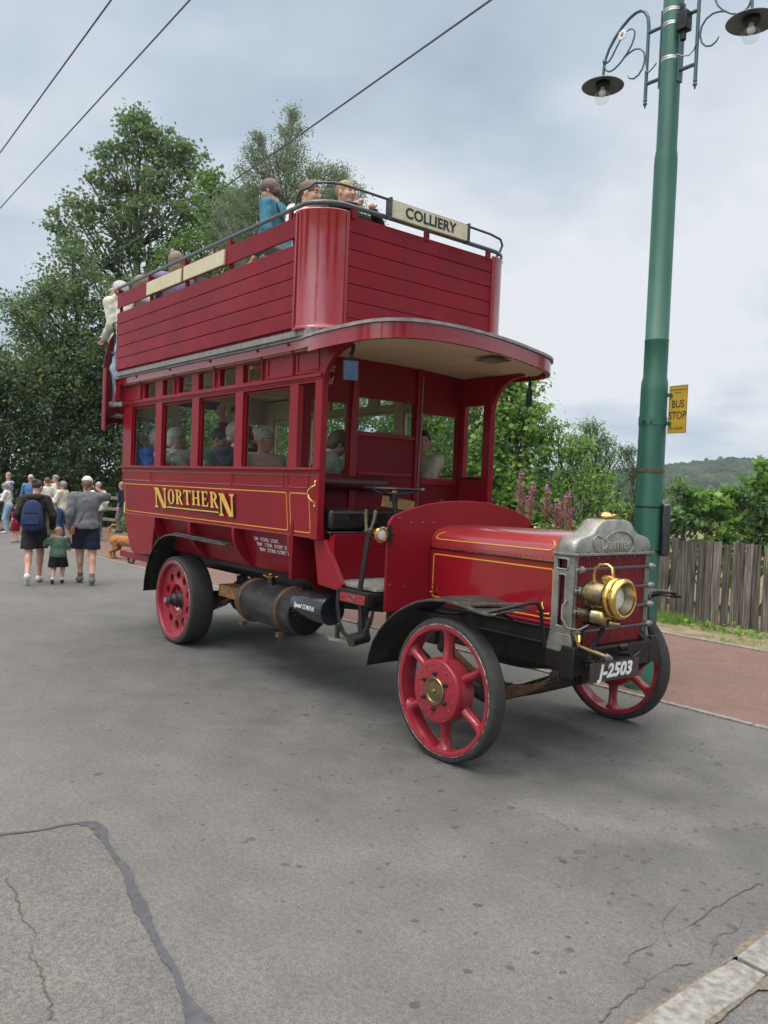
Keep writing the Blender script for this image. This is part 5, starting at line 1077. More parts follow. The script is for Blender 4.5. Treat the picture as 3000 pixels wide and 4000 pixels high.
LF_LIT = leaf_mat('bright_leaves', (0.260, 0.434, 0.096), (0.104, 0.217, 0.049), (0.406, 0.493, 0.145))
LF_DRK = leaf_mat('dark_leaves', (0.092, 0.146, 0.056), (0.040, 0.072, 0.029), (0.203, 0.217, 0.065))
LF_BUD = leaf_mat('buddleia_leaves', (0.200, 0.330, 0.122), (0.078, 0.166, 0.059), (0.319, 0.406, 0.174))
BARK = pmat('bark', (0.12, 0.10, 0.075), (0.05, 0.042, 0.033), 12, rough=0.9, bump=1, bscale=30)
BARKB = pmat('birch_bark', (0.42, 0.38, 0.34), (0.10, 0.08, 0.07), 9, rough=0.8, bump=0.6, bscale=30)
TWIG = pmat('twig', (0.14, 0.11, 0.085), (0.08, 0.06, 0.05), 20, rough=0.9)
def leaf_mesh(name, P, size, mat, parent, rng, up=0.35, asp=0.55, lobes=False, lv=None, dirs=None):
    n = len(P)
    d = rng.normal(size=(n, 3)) if dirs is None else dirs + rng.normal(size=(n, 3))*0.5
    d /= np.linalg.norm(d, axis=1)[:, None]
    nr = rng.normal(size=(n, 3)); nr[:, 2] = np.abs(nr[:, 2])+up; nr -= d*np.sum(nr*d, axis=1)[:, None]; nr /= np.linalg.norm(nr, axis=1)[:, None]+1e-9
    sd = np.cross(d, nr); sz = size*rng.uniform(0.6, 1.25, n)[:, None]
    if lobes:
        ang = [0, 24, 48, 80, 112, 150, 210, 248, 280, 312, 336]; rad = [0.62, 0.33, 0.60, 0.28, 0.50, 0.30, 0.30, 0.50, 0.28, 0.60, 0.33]
        k = len(ang); V = np.zeros((n, k, 3))
        for i in range(k):
            a = math.radians(ang[i]); V[:, i] = P + d*sz*rad[i]*math.cos(a) + sd*sz*rad[i]*math.sin(a) + nr*sz*(0.06 if i % 2 else -0.03)
    else:
        k = 4; V = np.zeros((n, 4, 3)); V[:, 0] = P-d*sz*0.5; V[:, 1] = P+sd*sz*asp*0.5+nr*sz*0.08; V[:, 2] = P+d*sz*0.5; V[:, 3] = P-sd*sz*asp*0.5+nr*sz*0.08
    me = bpy.data.meshes.new(name); me.vertices.add(n*k); me.vertices.foreach_set('co', V.reshape(-1)); me.loops.add(n*k); me.loops.foreach_set('vertex_index', np.arange(n*k, dtype=np.int32))
    me.polygons.add(n); me.polygons.foreach_set('loop_start', np.arange(0, n*k, k, dtype=np.int32)); me.polygons.foreach_set('loop_total', np.full(n, k, dtype=np.int32))
    me.update(calc_edges=True)
    a = me.attributes.new('lv', 'FLOAT', 'FACE'); a.data.foreach_set('value', (rng.random(n) if lv is None else lv).astype(np.float32))
    me.materials.append(mat); o = bpy.data.objects.new(name, me); COL.objects.link(o)
    if parent: o.parent = parent
    return o
def crown(clumps, rng, dens, tuft=0.35, fill=0.35, shell=0.75, flat=1.0):
    # clumps: (x, y, z, r). Leaves sit in tufts spread through each clump, thinner towards its rim
    P = []; LV = []
    for (x, y, z, r) in clumps:
        nt = max(3, int(dens*r*r)); u = rng.normal(size=(nt, 3)); u /= np.linalg.norm(u, axis=1)[:, None]
        rad = r*np.where(rng.random(nt) < fill, rng.random(nt)**0.5*shell, shell+(1.12-shell)*rng.random(nt)); C = np.array([x, y, z])+u*rad[:, None]*np.array([1, 1, flat])
        for c, rr in zip(C, rad):
            m = int(rng.uniform(9, 20)); s = tuft*rng.uniform(0.5, 1.2); P.append(c+rng.normal(size=(m, 3))*s*np.array([1, 1, 0.6])*0.5); LV.append(np.clip(rng.normal(rng.uniform(0.15, 0.85), 0.16, m), 0, 1))
    return np.concatenate(P), np.concatenate(LV)
def tree(name, label, base, clumps, mat, leaf, dens, seed, tuft=0.35, trunk_r=0.14, bark=BARK, group=None, cat='tree', lobes=False, asp=0.55, fill=0.35, flat=1.0, top=None, up=0.35, limbs=True, trunk_name='trunk'):
    rng = np.random.default_rng(seed); b = Vector(base); t = thing(name, label, cat, base, 0, group)
    cl = [(x-b.x, y-b.y, z-b.z, r) for x, y, z, r in clumps]
    P, LV = crown(cl, rng, dens, tuft, fill, flat=flat); P = P[P[:, 2] > 0.02]; LV = LV[:len(P)]
    leaf_mesh('crown', P, leaf, mat, t, rng, lobes=lobes, asp=asp, lv=LV, up=up)
    mb = MB(); zt = max(c[2] for c in cl); cx = sum(c[0]*c[3] for c in cl)/sum(c[3] for c in cl); cy = sum(c[1]*c[3] for c in cl)/sum(c[3] for c in cl)
    top = Vector(max(cl, key=lambda c: c[2])[:3]); K = 9; tr = []
    for i in range(K+1):
        q = i/K; p = Vector((0, 0, 0)).lerp(Vector((cx, cy, top.z*0.5)), min(1, q*2)) if q < 0.5 else Vector((cx, cy, top.z*0.5)).lerp(top, (q-0.5)*2)
        tr.append(p+Vector((math.sin(i*1.7+seed)*0.05, math.cos(i*2.1+seed)*0.05, 0))*min(1, i)*(zt/6))
    rr = [max(0.008, trunk_r*(1-0.93*i/K)) for i in range(K+1)]; mb.tube(tr, rr, 9)
    if limbs:
        for c in cl:
            e = Vector(c[:3]); zz = max(0.15*zt, e.z-0.55*(e-Vector((cx, cy, e.z))).length-0.3*c[3]-0.3); k = min(K-1, max(0, int(K*zz/zt))); s = tr[k]; r0 = rr[k]*0.5
            m = s.lerp(e, 0.5)+Vector((rng.uniform(-.1, .1), rng.uniform(-.1, .1), -0.08*(e-s).length)); mb.tube([s, m, e], [r0, r0*0.6, max(0.006, r0*0.2)], 6)
            for _ in range(5):
                u = Vector(rng.normal(size=3)); u.normalize(); u.z = abs(u.z)*0.8; mb.tube([m.lerp(e, rng.uniform(0.2, 0.9)), e+u*c[3]*rng.uniform(0.6, 1.0)], [max(0.006, r0*0.25), 0.004], 4)
    mb.build(trunk_name, bark, t, smooth=60); return t

SYC = [(-25.59,7.59,15.56,0.4),(-25.61,7.53,14.88,0.72),(-25.1,8.16,14.91,0.47),(-25.57,7.54,13.98,1.26),(-24.73,8.59,14.3,0.76),(-24.33,9.08,14.15,0.47),(-26.2,6.78,14.03,0.68),(-26.33,6.55,12.85,0.9),(-25.17,7.98,12.74,1.53),(-24.38,8.96,12.79,1.08),(-26.84,5.89,12.1,0.68),(-27.14,5.48,11.27,0.76),(-25.91,7.01,11.62,1.35),(-24.87,8.27,11.32,1.53),(-26.35,6.4,10.15,1.44),(-25.37,7.59,9.85,1.62),(-24.08,9.25,11.37,1.26)]
SYC2 = [(-21.15,8.9,11.62,0.6),(-21.23,8.78,11.12,0.83),(-21.91,8.8,12.62,0.34),(-21.77,8.94,11.96,0.76),(-21.57,9.15,11.13,1.01),(-22.04,8.51,9.75,1.35),(-21.31,9.42,10.13,1.01),(-22.31,8.13,8.72,1.35),(-21.55,9.05,8.43,1.35),(-21.9,8.6,7.2,1.5),(-21.3,9.3,6.0,1.6)]
LOW = [(-24.41,3.92,7.96,0.73),(-23.94,4.54,8.8,0.97),(-24.77,3.42,6.96,0.89),(-24.04,4.31,6.68,1.46),(-23.05,5.57,7.39,1.46),(-22.13,6.7,7.45,1.46),(-24.69,3.9,5.33,1.46),(-23.66,4.71,5.08,1.46),(-22.95,5.59,5.45,1.3)]
BIRX = [(-19.56,8.45,11.04,0.6),(-19.34,8.7,10.5,0.94),(-19.18,8.93,11.3,0.42),(-19.5,8.46,9.87,0.94),(-18.9,8.6,9.0,1.1)]
BIR = [(-17.54,9.48,13.71,0.18),(-17.53,9.46,13.11,0.36),(-17.55,9.41,12.5,0.5),(-18.25,8.56,12.91,0.18),(-18.25,8.53,12.31,0.36),(-18.26,8.48,11.55,0.6),(-17.75,9.12,11.88,0.55),(-17.37,9.6,11.76,0.7),(-16.9,10.18,11.94,0.45),(-16.41,10.77,11.67,0.42),(-16.57,10.54,11.05,0.65),(-16.2,11.01,11.23,0.33),(-17.61,9.25,10.84,0.91),(-16.93,10.08,10.73,0.91),(-18.07,8.67,10.5,0.91),(-18.2,8.45,9.44,0.91),(-17.45,9.39,9.64,1.21),(-16.69,10.32,9.69,0.91),(-17.6,9.2,8.2,1.3),(-16.9,10.0,7.8,1.3),(-17.2,9.7,6.4,1.4),(-15.9,11.2,10.2,0.6)]+BIRX
def scatter(clumps, rng, k, r): # lets small shoots break the outline of a crown
    out = list(clumps)
    for c in clumps:
        for _ in range(k):
            u = rng.normal(size=3); u /= np.linalg.norm(u); u[2] = abs(u[2])*0.9; q = c[3]*rng.uniform(0.9, 1.18); out.append((c[0]+u[0]*q, c[1]+u[1]*q, c[2]+u[2]*q, r*rng.uniform(0.6, 1.3)))
    return out
def vegetation():
    rg = np.random.default_rng(5)
    tree('sycamore_tree', 'tall loose-crowned sycamore behind the left of the bus, tallest tree in view', (-25.4, 7.6, 0), scatter(SYC, rg, 6, 0.24), LF_SYC, 0.16, 28, 21, tuft=0.42, trunk_r=0.24, lobes=True, fill=0.5)
    tree('sycamore_tree', 'smaller yellow-green sycamore between the tall sycamore and the birch', (-21.7, 8.9, 0), scatter(SYC2, rg, 5, 0.24), LF_HED, 0.14, 40, 22, tuft=0.4, trunk_r=0.18, lobes=True, fill=0.5)
    tree('broadleaf_tree', 'dark dense broadleaf tree over the walking people at the left edge', (-23.9, 4.9, 0), scatter(LOW, rg, 6, 0.3), LF_SYC, 0.125, 85, 23, tuft=0.42, trunk_r=0.2, lobes=False, asp=0.8, fill=0.4)
    tree('birch_tree', 'slender birch with feathery pale green top rising behind the upper deck', (-17.3, 9.6, 0), scatter(BIR, rg, 9, 0.15), LF_BIR, 0.07, 210, 24, tuft=0.30, trunk_r=0.12, bark=BARKB, fill=0.55, asp=0.6)
    # dark understorey on the left, each shrub its own thing
    rnd = random.Random(4); k = 0
    spots = [(-25.8, 2.9, 6.0), (-24.6, 4.0, 5.6), (-23.3, 5.0, 5.4), (-22.0, 6.3, 5.6), (-20.3, 6.9, 5.0), (-18.4, 7.2, 4.8), (-27.3, 1.8, 6.2), (-28.6, 0.4, 5.4)]
    labs = ['dark shrub at the foot of the leftmost tree, behind the man in the pale hoodie', 'dark shrub behind the couple at the left of the rail fence', 'dense dark shrub behind the rail fence, left of the green post', 'dark shrub behind the green post by the rear of the bus', 'dark shrub seen past the rear corner of the bus', 'dark shrub behind the rear half of the bus', 'dark shrub touching the left picture edge', 'farthest dark shrub at the left picture edge']
    for (x, y, h), lb in zip(spots, labs):
        cl = [(x+rnd.uniform(-.7, .7), y+rnd.uniform(-.2, .8), h*q, 1.15) for q in (0.12, 0.2, 0.33, 0.45, 0.6, 0.75, 0.88)]+[(x+rnd.uniform(-1.2, 1.2), y+rnd.uniform(0, 1), h*rnd.random(), 0.8) for _ in range(5)]
        tree('shrub', lb, (x, y, 0), scatter(cl, rg, 3, 0.25), LF_DRK, 0.13, 75, 30+k, tuft=0.40, trunk_r=0.07, group='shrubs along the far side of the path', cat='shrub', fill=0.35, asp=0.7, trunk_name='stem'); k += 1
    # hedge behind the bus
    spots = [(-16.2, 6.3, 4.4), (-14.4, 6.1, 4.6), (-12.6, 6.0, 4.5), (-10.9, 5.9, 4.4), (-9.3, 5.9, 4.3), (-7.8, 5.8, 4.2), (-6.5, 5.9, 4.2), (-5.3, 5.9, 4.0)]
    for (x, y, h) in spots:
        cl = [(x+rnd.uniform(-.6, .6), y+rnd.uniform(-.1, .7), h*q, 0.78) for q in (0.12, 0.25, 0.38, 0.5, 0.62, 0.75, 0.86)]+[(x+rnd.uniform(-.9, .9), y+rnd.uniform(-.3, .6), h*rnd.random(), 0.5) for _ in range(6)]
        tree('hedge_bush', 'bushy green hedge plant seen through the windows of the bus', (x, y, 0), scatter(cl, rg, 3, 0.16), LF_HED, 0.082, 150, 50+k, tuft=0.27, trunk_r=0.05, group='hedge behind the bus', cat='shrub', fill=0.35, asp=0.6, trunk_name='stem'); k += 1
    B1 = [(-4.25,5.75,3.62,0.20),(-4.12,5.75,3.35,0.26),(-4.06,5.82,3.05,0.30),(-4.3,5.8,2.75,0.40),(-3.85,5.99,2.75,0.34),(-3.95,5.9,2.31,0.45),(-3.82,5.95,1.7,0.5),(-3.9,5.9,1.1,0.5),(-4.2,5.8,0.6,0.5),(-4.5,5.9,2.1,0.6),(-4.5,5.9,1.3,0.6)]
    tree('maple_bush', 'leafy bush rising beside the far front pillar of the bus', (-4.1, 5.9, 0), scatter(B1, rg, 5, 0.13), LF_LIT, 0.095, 170, 81, tuft=0.24, trunk_r=0.05, lobes=True, cat='shrub', trunk_name='stem')
    B2 = [(-3.50,6.3,2.62,0.30),(-3.32,6.55,2.45,0.26),(-3.25,6.55,2.1,0.36),(-3.45,6.3,1.75,0.45),(-3.0,6.7,1.85,0.30),(-3.3,6.5,1.2,0.5),(-3.3,6.4,0.6,0.5),(-2.9,6.7,1.3,0.35)]
    tree('hazel_bush', 'rounded bright green bush behind the pink flower spikes', (-3.3, 6.5, 0), scatter(B2, rg, 5, 0.12), LF_LIT, 0.075, 210, 82, tuft=0.22, trunk_r=0.04, cat='shrub', trunk_name='stem')
    B3 = [(-4.75,8.85,3.02,0.17),(-4.72,8.9,2.76,0.30),(-4.85,8.8,2.45,0.45),(-4.55,9.02,2.50,0.36),(-4.4,9.2,2.15,0.45),(-4.8,8.8,1.9,0.5),(-4.5,9.1,1.6,0.55),(-4.2,9.35,1.3,0.5),(-4.6,9.0,0.9,0.6)]
    tree('willow_tree', 'small pale willow with wispy top left of the green pole', (-4.6, 9.0, 0), scatter(B3, rg, 8, 0.10), LF_BUD, 0.075, 230, 83, tuft=0.26, trunk_r=0.05, asp=0.28, cat='tree')
    B4 = [(-4.25,9.4,2.62,0.16),(-4.2,9.5,2.35,0.28),(-4.05,9.6,2.05,0.36),(-3.9,9.7,1.6,0.42),(-3.85,9.8,1.1,0.5),(-4.1,9.5,1.2,0.5)]
    tree('pine_tree', 'little dark pine just left of the green pole', (-4.1, 9.6, 0), scatter(B4, rg, 5, 0.12), LF_DRK, 0.07, 200, 84, tuft=0.22, trunk_r=0.04, asp=0.2, cat='tree')
    # shrubs above the board fence on the right
    sets = [([(-1.77,6.9,1.60,0.30),(-1.62,7.03,1.95,0.16),(-1.58,7.09,1.40,0.34),(-1.7,7.0,0.9,0.4)], 'leafy bush over the board fence, touching the green pole'), ([(-1.42,7.32,1.72,0.26),(-1.36,7.38,1.45,0.36),(-1.12,7.66,1.40,0.36),(-1.23,7.54,1.75,0.26),(-1.2,7.5,0.9,0.45)], 'middle bush over the board fence'),
            ([(-0.96,7.88,1.69,0.28),(-0.9,7.94,1.41,0.36),(-1.06,7.76,1.92,0.16),(-0.9,7.9,0.9,0.45),(-0.6,8.0,1.55,0.3)], 'bush over the board fence, second from the right picture edge'), ([(-0.82,8.05,2.35,0.13),(-0.84,8.01,2.12,0.15),(-0.78,8.1,1.88,0.22),(-0.6,8.2,1.6,0.35),(-0.3,8.4,1.7,0.4),(-0.5,8.3,1.1,0.5),(0.2,8.6,1.7,0.5)], 'tallest bush over the board fence, at the right picture edge')]
    for i, (cl, lb) in enumerate(sets):
        cl = [(x, y, z-0.08, r*0.9) for x, y, z, r in cl]
        tree('buddleia_bush', lb, (cl[0][0], cl[0][1], 0), scatter(cl, rg, 3, 0.06), LF_LIT if i % 2 else LF_BUD, 0.12, 110, 90+i, tuft=0.16, trunk_r=0.03, group='bushes behind the board fence', cat='shrub', lobes=(i % 2 == 1), asp=0.5, trunk_name='stem')
    for i in range(6):
        x = 1.4+i*1.7; cl = [(x+rnd.uniform(-.5, .5), 8.6+rnd.uniform(-.3, .5), h, 0.6) for h in (0.5, 1.0, 1.5)]
        tree('buddleia_bush', 'bush behind the board fence beyond the right picture edge', (x, 8.6, 0), cl, LF_BUD, 0.13, 60, 110+i, group='bushes behind the board fence', cat='shrub', trunk_r=0.03, trunk_name='stem')
    # far small tree at the left edge skyline
    cl = [(-33.0, 2.2, 8.0, 0.9), (-33.6, 1.2, 7.6, 1.0), (-34.3, 0.4, 7.7, 0.9), (-33.4, 1.6, 6.3, 1.3), (-34.5, 0.2, 6.2, 1.4), (-33.6, 1.4, 4.6, 1.6), (-33.5, 1.5, 3.0, 1.6)]
    tree('far_tree', 'pale distant tree low on the left skyline', (-33.6, 1.3, 0), scatter(cl, rg, 5, 0.25), LF_BIR, 0.16, 60, 130, tuft=0.4, trunk_r=0.15)
    # unseen trees added behind the camera to put dark reflections in the paintwork
    for i, (x, y, h, w) in enumerate([(6.9, -14.2, 9.5, 1.5), (-3.5, -19.0, 7.0, 2.6), (-11.0, -18.0, 8.0, 2.8), (15.0, -9.5, 7.0, 2.2), (21.0, -3.0, 8.0, 2.8)]):
        cl = [(x+rnd.uniform(-.6, .6)*w/2, y+rnd.uniform(-.6, .6), h*q, w*0.75) for q in (0.25, 0.4, 0.55, 0.7, 0.85)]
        tree('reflection_tree', 'unseen tree added behind the camera for dark reflections in the bus paint', (x, y, 0), cl, LF_SYC, 0.25, 26, 140+i, tuft=0.5, trunk_r=0.2, group='unseen trees added for reflections', limbs=False)
    # willowherb with pink spikes
    PINK = pmat('pink_flower', (0.52, 0.16, 0.42), (0.42, 0.12, 0.30), 20, rough=0.6); SEED = pmat('rosy_seed_pod', (0.36, 0.14, 0.14), (0.30, 0.16, 0.13), 20, rough=0.7)
    for i, (x, y, z) in enumerate([(-3.17,4.95,2.08),(-3.02,5.0,1.88),(-2.94,5.05,1.72),(-2.74,5.1,1.86),(-2.55,5.2,1.68),(-2.46,5.25,1.78),(-2.60,5.15,1.62),(-2.30,5.2,1.52),(-3.3,5.1,1.7)]):
        rng = np.random.default_rng(200+i); h = z
        t = thing('willowherb_plant', 'pink-flowered willowherb spike standing in front of the bushes behind the bonnet', 'flower', (x, y, 0), 0, 'willowherb spikes by the path')
        mb = MB(); lean = rng.uniform(-.12, .12, 2); pt = lambda q: Vector((lean[0]*q*q, lean[1]*q*q, h*q)); mb.tube([pt(q/6) for q in range(7)], [0.007]*6+[0.003], 5); mb.build('stem', pmat('red_stem', (0.25, 0.10, 0.07), rough=0.7), t)
        mb = MB()
        for k in range(95):
            q = 0.74+0.20*rng.random(); p = pt(q); a = rng.uniform(0, 6.28); l = 0.075*(1.25-q)*2.4; d = Vector((math.cos(a), math.sin(a), 0.75)); mb.tube([p, p+d*l], [0.0032, 0.0022], 3)
        mb.build('seed_pods', SEED, t, smooth=None)
        q = 0.93+0.07*rng.random(60); P = np.array([list(pt(v)) for v in q])+rng.normal(size=(60, 3))*0.022; leaf_mesh('blossom', P[:34], 0.030, PINK, t, rng, asp=0.8)
        q = 0.1+0.62*rng.random(170); P = np.array([list(pt(v)) for v in q])+rng.normal(size=(170, 3))*np.array([0.06, 0.06, 0.03]); leaf_mesh('leaves', P, 0.11, LF_LIT, t, rng, asp=0.2)
    # ground cover along the back of the path
    rng = np.random.default_rng(77); n = 26000; X = rng.uniform(-20, 6, n); Y = np.where(X < -1.5, 4.95+np.abs(rng.normal(size=n))*0.45, 5.75+rng.normal(size=n)*0.16); Z = np.abs(rng.normal(size=n))*np.where(X < -1.5, 0.28, 0.03)+0.02
    keep = (X < -1.5) | (rng.random(n) < 0.09); P = np.stack([X, Y, Z], 1)[keep]
    tag(leaf_mesh('undergrowth', P, 0.10, LF_LIT, None, rng, asp=0.45), kind='stuff')
    # grass blades
    n = 30000; X = rng.uniform(-8, 5, n); Y = np.where(rng.random(n) < 0.75, 5.97-np.abs(rng.normal(size=n))*0.20, 4.95+rng.random(n)*1.0); cl = np.sin(X*2.3+np.sin(Y*3)*2)+0.8*np.sin(X*5.1); Z = np.full(n, 0.01); H = rng.uniform(0.04, 0.13, n)*np.where(Y > 5.5, 1.25, 0.45); keep = cl+rng.normal(size=n)*0.5 > 0.75
    X, Y, Z, H = X[keep], Y[keep], Z[keep], H[keep]; n = len(X); a = rng.uniform(0, 6.28, n); w = 0.005; lean = rng.normal(size=(n, 2))*0.4
    V = np.zeros((n, 3, 3)); V[:, 0] = np.stack([X-w*np.cos(a), Y-w*np.sin(a), Z], 1); V[:, 1] = np.stack([X+w*np.cos(a), Y+w*np.sin(a), Z], 1); V[:, 2] = np.stack([X+lean[:, 0]*H, Y+lean[:, 1]*H, Z+H], 1)
    me = bpy.data.meshes.new('grass'); me.from_pydata(V.reshape(-1, 3).tolist(), [], [(3*i, 3*i+1, 3*i+2) for i in range(n)]); at = me.attributes.new('lv', 'FLOAT', 'FACE'); at.data.foreach_set('value', rng.random(n).astype(np.float32)); me.materials.append(LF_LIT); g = bpy.data.objects.new('grass', me); COL.objects.link(g); tag(g, kind='stuff')
vegetation()

def hills():
    rng = np.random.default_rng(2)
    CA, SA = math.cos(R(121.05)), math.sin(R(121.05))
    def hill(name, u0, u1, t0, t1, du, dt, hf, cell, dome, mat):
        nx = int((u1-u0)/du); ny = int((t1-t0)/dt); U, T = np.meshgrid(np.linspace(u0, u1, nx), np.linspace(t0, t1, ny)); X = U*SA+T*CA; Y = -U*CA+T*SA; Z = hf(U, T)
        # tree crowns: one dome per jittered cell
        gx = np.floor(X/cell).astype(int); gy = np.floor(Y/cell).astype(int); best = np.zeros_like(X); tone = np.zeros_like(X)
        hsh = lambda i, j, k: np.modf(np.abs(np.sin(i*127.1+j*311.7+k*74.7)*43758.5453))[0]
        for di in (-1, 0, 1):
            for dj in (-1, 0, 1):
                i = gx+di; j = gy+dj; cx = (i+hsh(i, j, 1))*cell; cy = (j+hsh(i, j, 2))*cell; r = cell*(0.62+0.45*hsh(i, j, 3)); d2 = ((X-cx)**2+(Y-cy)**2)/r**2
                con = hsh(i, j, 4) > 0.86; hgt = np.where(con, 1.35*np.maximum(0, 1-np.sqrt(d2)*1.35), np.sqrt(np.maximum(0, 1-d2)))*dome*(0.7+0.6*hsh(i, j, 5)); up = hgt > best; best = np.where(up, hgt, best); tone = np.where(up, hsh(i, j, 6), tone)
        Z = Z+best+rng.normal(size=Z.shape)*0.10*dome
        me = bpy.data.meshes.new(name); V = np.stack([X, Y, Z], -1).reshape(-1, 3); idx = np.arange(nx*ny).reshape(ny, nx); F = np.stack([idx[:-1, :-1], idx[:-1, 1:], idx[1:, 1:], idx[1:, :-1]], -1).reshape(-1, 4)
        me.vertices.add(len(V)); me.vertices.foreach_set('co', V.reshape(-1)); me.loops.add(F.size); me.loops.foreach_set('vertex_index', F.reshape(-1).astype(np.int32)); me.polygons.add(len(F)); me.polygons.foreach_set('loop_start', np.arange(0, F.size, 4, dtype=np.int32)); me.polygons.foreach_set('loop_total', np.full(len(F), 4, dtype=np.int32)); me.update(calc_edges=True)
        a = me.attributes.new('lv', 'FLOAT', 'POINT'); a.data.foreach_set('value', tone.reshape(-1).astype(np.float32)); me.materials.append(mat); me.polygons.foreach_set('use_smooth', [True]*len(me.polygons)); o = bpy.data.objects.new(name, me); COL.objects.link(o); tag(o, kind='structure')
    HM = leaf_mat('far_wood', (0.032, 0.052, 0.030), (0.012, 0.023, 0.015), (0.060, 0.080, 0.034), trans=0.0, rough=0.9)
    def far(U, T):
        ridge = 19.5+5.0*np.clip((U-15)/60, -1.2, 3)+1.2*np.sin(U/17.0)+1.0*np.sin(U/41+1)
        return np.where(T < 455, ridge*np.clip((T-205)/250, 0, 1)**1.15, ridge*np.clip(1-(T-455)/300, 0, 1))-2
    hill('wooded_hill', -190, 210, 235, 485, 1.0, 1.3, far, 6.5, 3.6, HM)
    HN = leaf_mat('near_wood', (0.050, 0.078, 0.032), (0.020, 0.037, 0.017), (0.09, 0.12, 0.045), trans=0.0, rough=0.9)
    hill('wooded_valley', -60, 70, 45, 150, 0.45, 0.6, lambda U, T: -0.9+0.8*np.sin(U/14)*np.sin(T/17)+1.0*np.clip((T-45)/60, 0, 1), 4.2, 2.2, HN)
hills()

# ---------------------------------------------------------------- fences
WF = pmat('weathered_board', (0.26, 0.21, 0.165), (0.115, 0.088, 0.065), 9, rough=0.9, bump=0.9, bscale=30, rvar=0.05)
def board_wood(name, seed):
    m, N, L, b = node_mat(name); tc = N.new('ShaderNodeTexCoord'); mp = N.new('ShaderNodeMapping'); mp.inputs['Scale'].default_value = (60, 60, 2.2); mp.inputs['Location'].default_value = (seed*3.1, 0, 0); L.new(tc.outputs['Object'], mp.inputs[0])
    n = N.new('ShaderNodeTexNoise'); n.inputs['Scale'].default_value = 1.0; n.inputs['Detail'].default_value = 6; L.new(mp.outputs[0], n.inputs['Vector'])
    rp = N.new('ShaderNodeValToRGB'); e = rp.color_ramp.elements; e[0].position = 0.32; e[0].color = (0.070, 0.058, 0.048, 1); e[1].position = 0.74; e[1].color = (0.42, 0.39, 0.34, 1); q = e.new(0.52); q.color = (0.185, 0.16, 0.135, 1); L.new(n.outputs[0], rp.inputs[0])
    n2 = N.new('ShaderNodeTexNoise'); n2.inputs['Scale'].default_value = 1.7+seed; n2.inputs['Detail'].default_value = 3; L.new(tc.outputs['Object'], n2.inputs['Vector']); mx = N.new('ShaderNodeMix'); mx.data_type = 'RGBA'; mx.blend_type = 'MULTIPLY'; mx.inputs[0].default_value = 0.55; L.new(rp.outputs[0], mx.inputs[6]); L.new(n2.outputs[0], mx.inputs[7])
    oi = N.new('ShaderNodeAttribute'); oi.attribute_name = 'bt'; sc = N.new('ShaderNodeVectorMath'); sc.operation = 'SCALE'; L.new(mx.outputs[2], sc.inputs[0]); L.new(oi.outputs['Fac'], sc.inputs[3]); L.new(sc.outputs[0], b.inputs['Base Color']); b.inputs['Roughness'].default_value = 0.9
    bp = N.new('ShaderNodeBump'); bp.inputs['Strength'].default_value = 0.8; bp.inputs['Distance'].default_value = 0.006; L.new(n.outputs[0], bp.inputs['Height']); L.new(bp.outputs[0], b.inputs['Normal']); return m
BW = board_wood('grey_board', 1.0)
def fences():
    rnd = random.Random(12); t = thing('board_fence', 'weathered grey upright board fence behind the green pole', 'fence', (-1.2, 6.0, 0))
    def build_board(x, y, w, h, tw, nm='board'):
        mb = MB(); a = rnd.uniform(-0.012, 0.012); k = 6; tone = rnd.uniform(0.55, 1.25)
        top = h+rnd.uniform(-0.035, 0.02); sl = rnd.uniform(-0.01, 0.01)
        mb.prism([(x-w/2, -0.02), (x+w/2, -0.02), (x+w/2+a, top+sl), (x+a+w*0.1, top+rnd.uniform(-.012, .012)), (x-w/2+a, top-sl)], 'y', y-tw/2, y+tw/2)
        o = mb.build(nm, BW, t, bevel=0.002); me = o.data; at = me.attributes.new('bt', 'FLOAT', 'FACE'); at.data.foreach_set('value', [tone]*len(me.polygons)); return o
    x = -2.9
    while x < 6.4:
        w = rnd.uniform(0.085, 0.135); y = 0.17*(x-0.0)*0+0.17*(x)*1.0*0+0.165*x; build_board(x, y-0.0+rnd.uniform(-.006, .006)+(0.02 if rnd.random() < 0.4 else 0), w, 1.165, 0.016); x += w+rnd.uniform(0.001, 0.006)
    for z in (0.25, 0.92):
        mb = MB(); mb.bar((-2.9, 0.165*-2.9+0.045, z), (6.4, 0.165*6.4+0.045, z), 0.035, 0.08); o = mb.build('rail', BW, t); at = o.data.attributes.new('bt', 'FLOAT', 'FACE'); at.data.foreach_set('value', [0.9]*len(o.data.polygons))
    # post and rail fence on the left
    t = thing('rail_fence', 'grey timber post and rail fence beyond the walking people', 'fence', (-20.6, 5.3, 0)); d = Vector((-4.1, -1.0, 0)).normalized()
    WR = pmat('rail_timber', (0.27, 0.24, 0.185), (0.14, 0.12, 0.09), 12, rough=0.9, bump=0.6, bscale=40)
    for i in range(-3, 6):
        p = d*(i*1.9); mb = MB(); mb.obox((p.x, p.y, 0.58), (0.11, 0.09, 1.2), Matrix.Rotation(math.atan2(d.y, d.x), 3, 'Z')); mb.build('post', WR, t, bevel=0.008)
    for i in range(-3, 5):
        for z in (0.30, 0.66, 1.02):
            a = d*(i*1.9); b = d*((i+1)*1.9); mb = MB(); mb.bar((a.x, a.y-0.06, z+rnd.uniform(-.02, .02)), (b.x, b.y-0.06, z+rnd.uniform(-.02, .02)), 0.035, 0.10); mb.build('rail', WR, t, bevel=0.006)
    mb = MB(); mb.tube([(-20.9, 6.0, 0), (-20.9, 6.0, 2.9)], 0.05, 8); mb.box(-20.97, -20.83, 5.93, 6.07, 2.2, 2.35); tag(mb.build('green_post', pmat('post_green', (0.03, 0.11, 0.08), rough=0.5)), 'thin dark green post behind the rail fence at the rear of the bus', 'post')
fences()

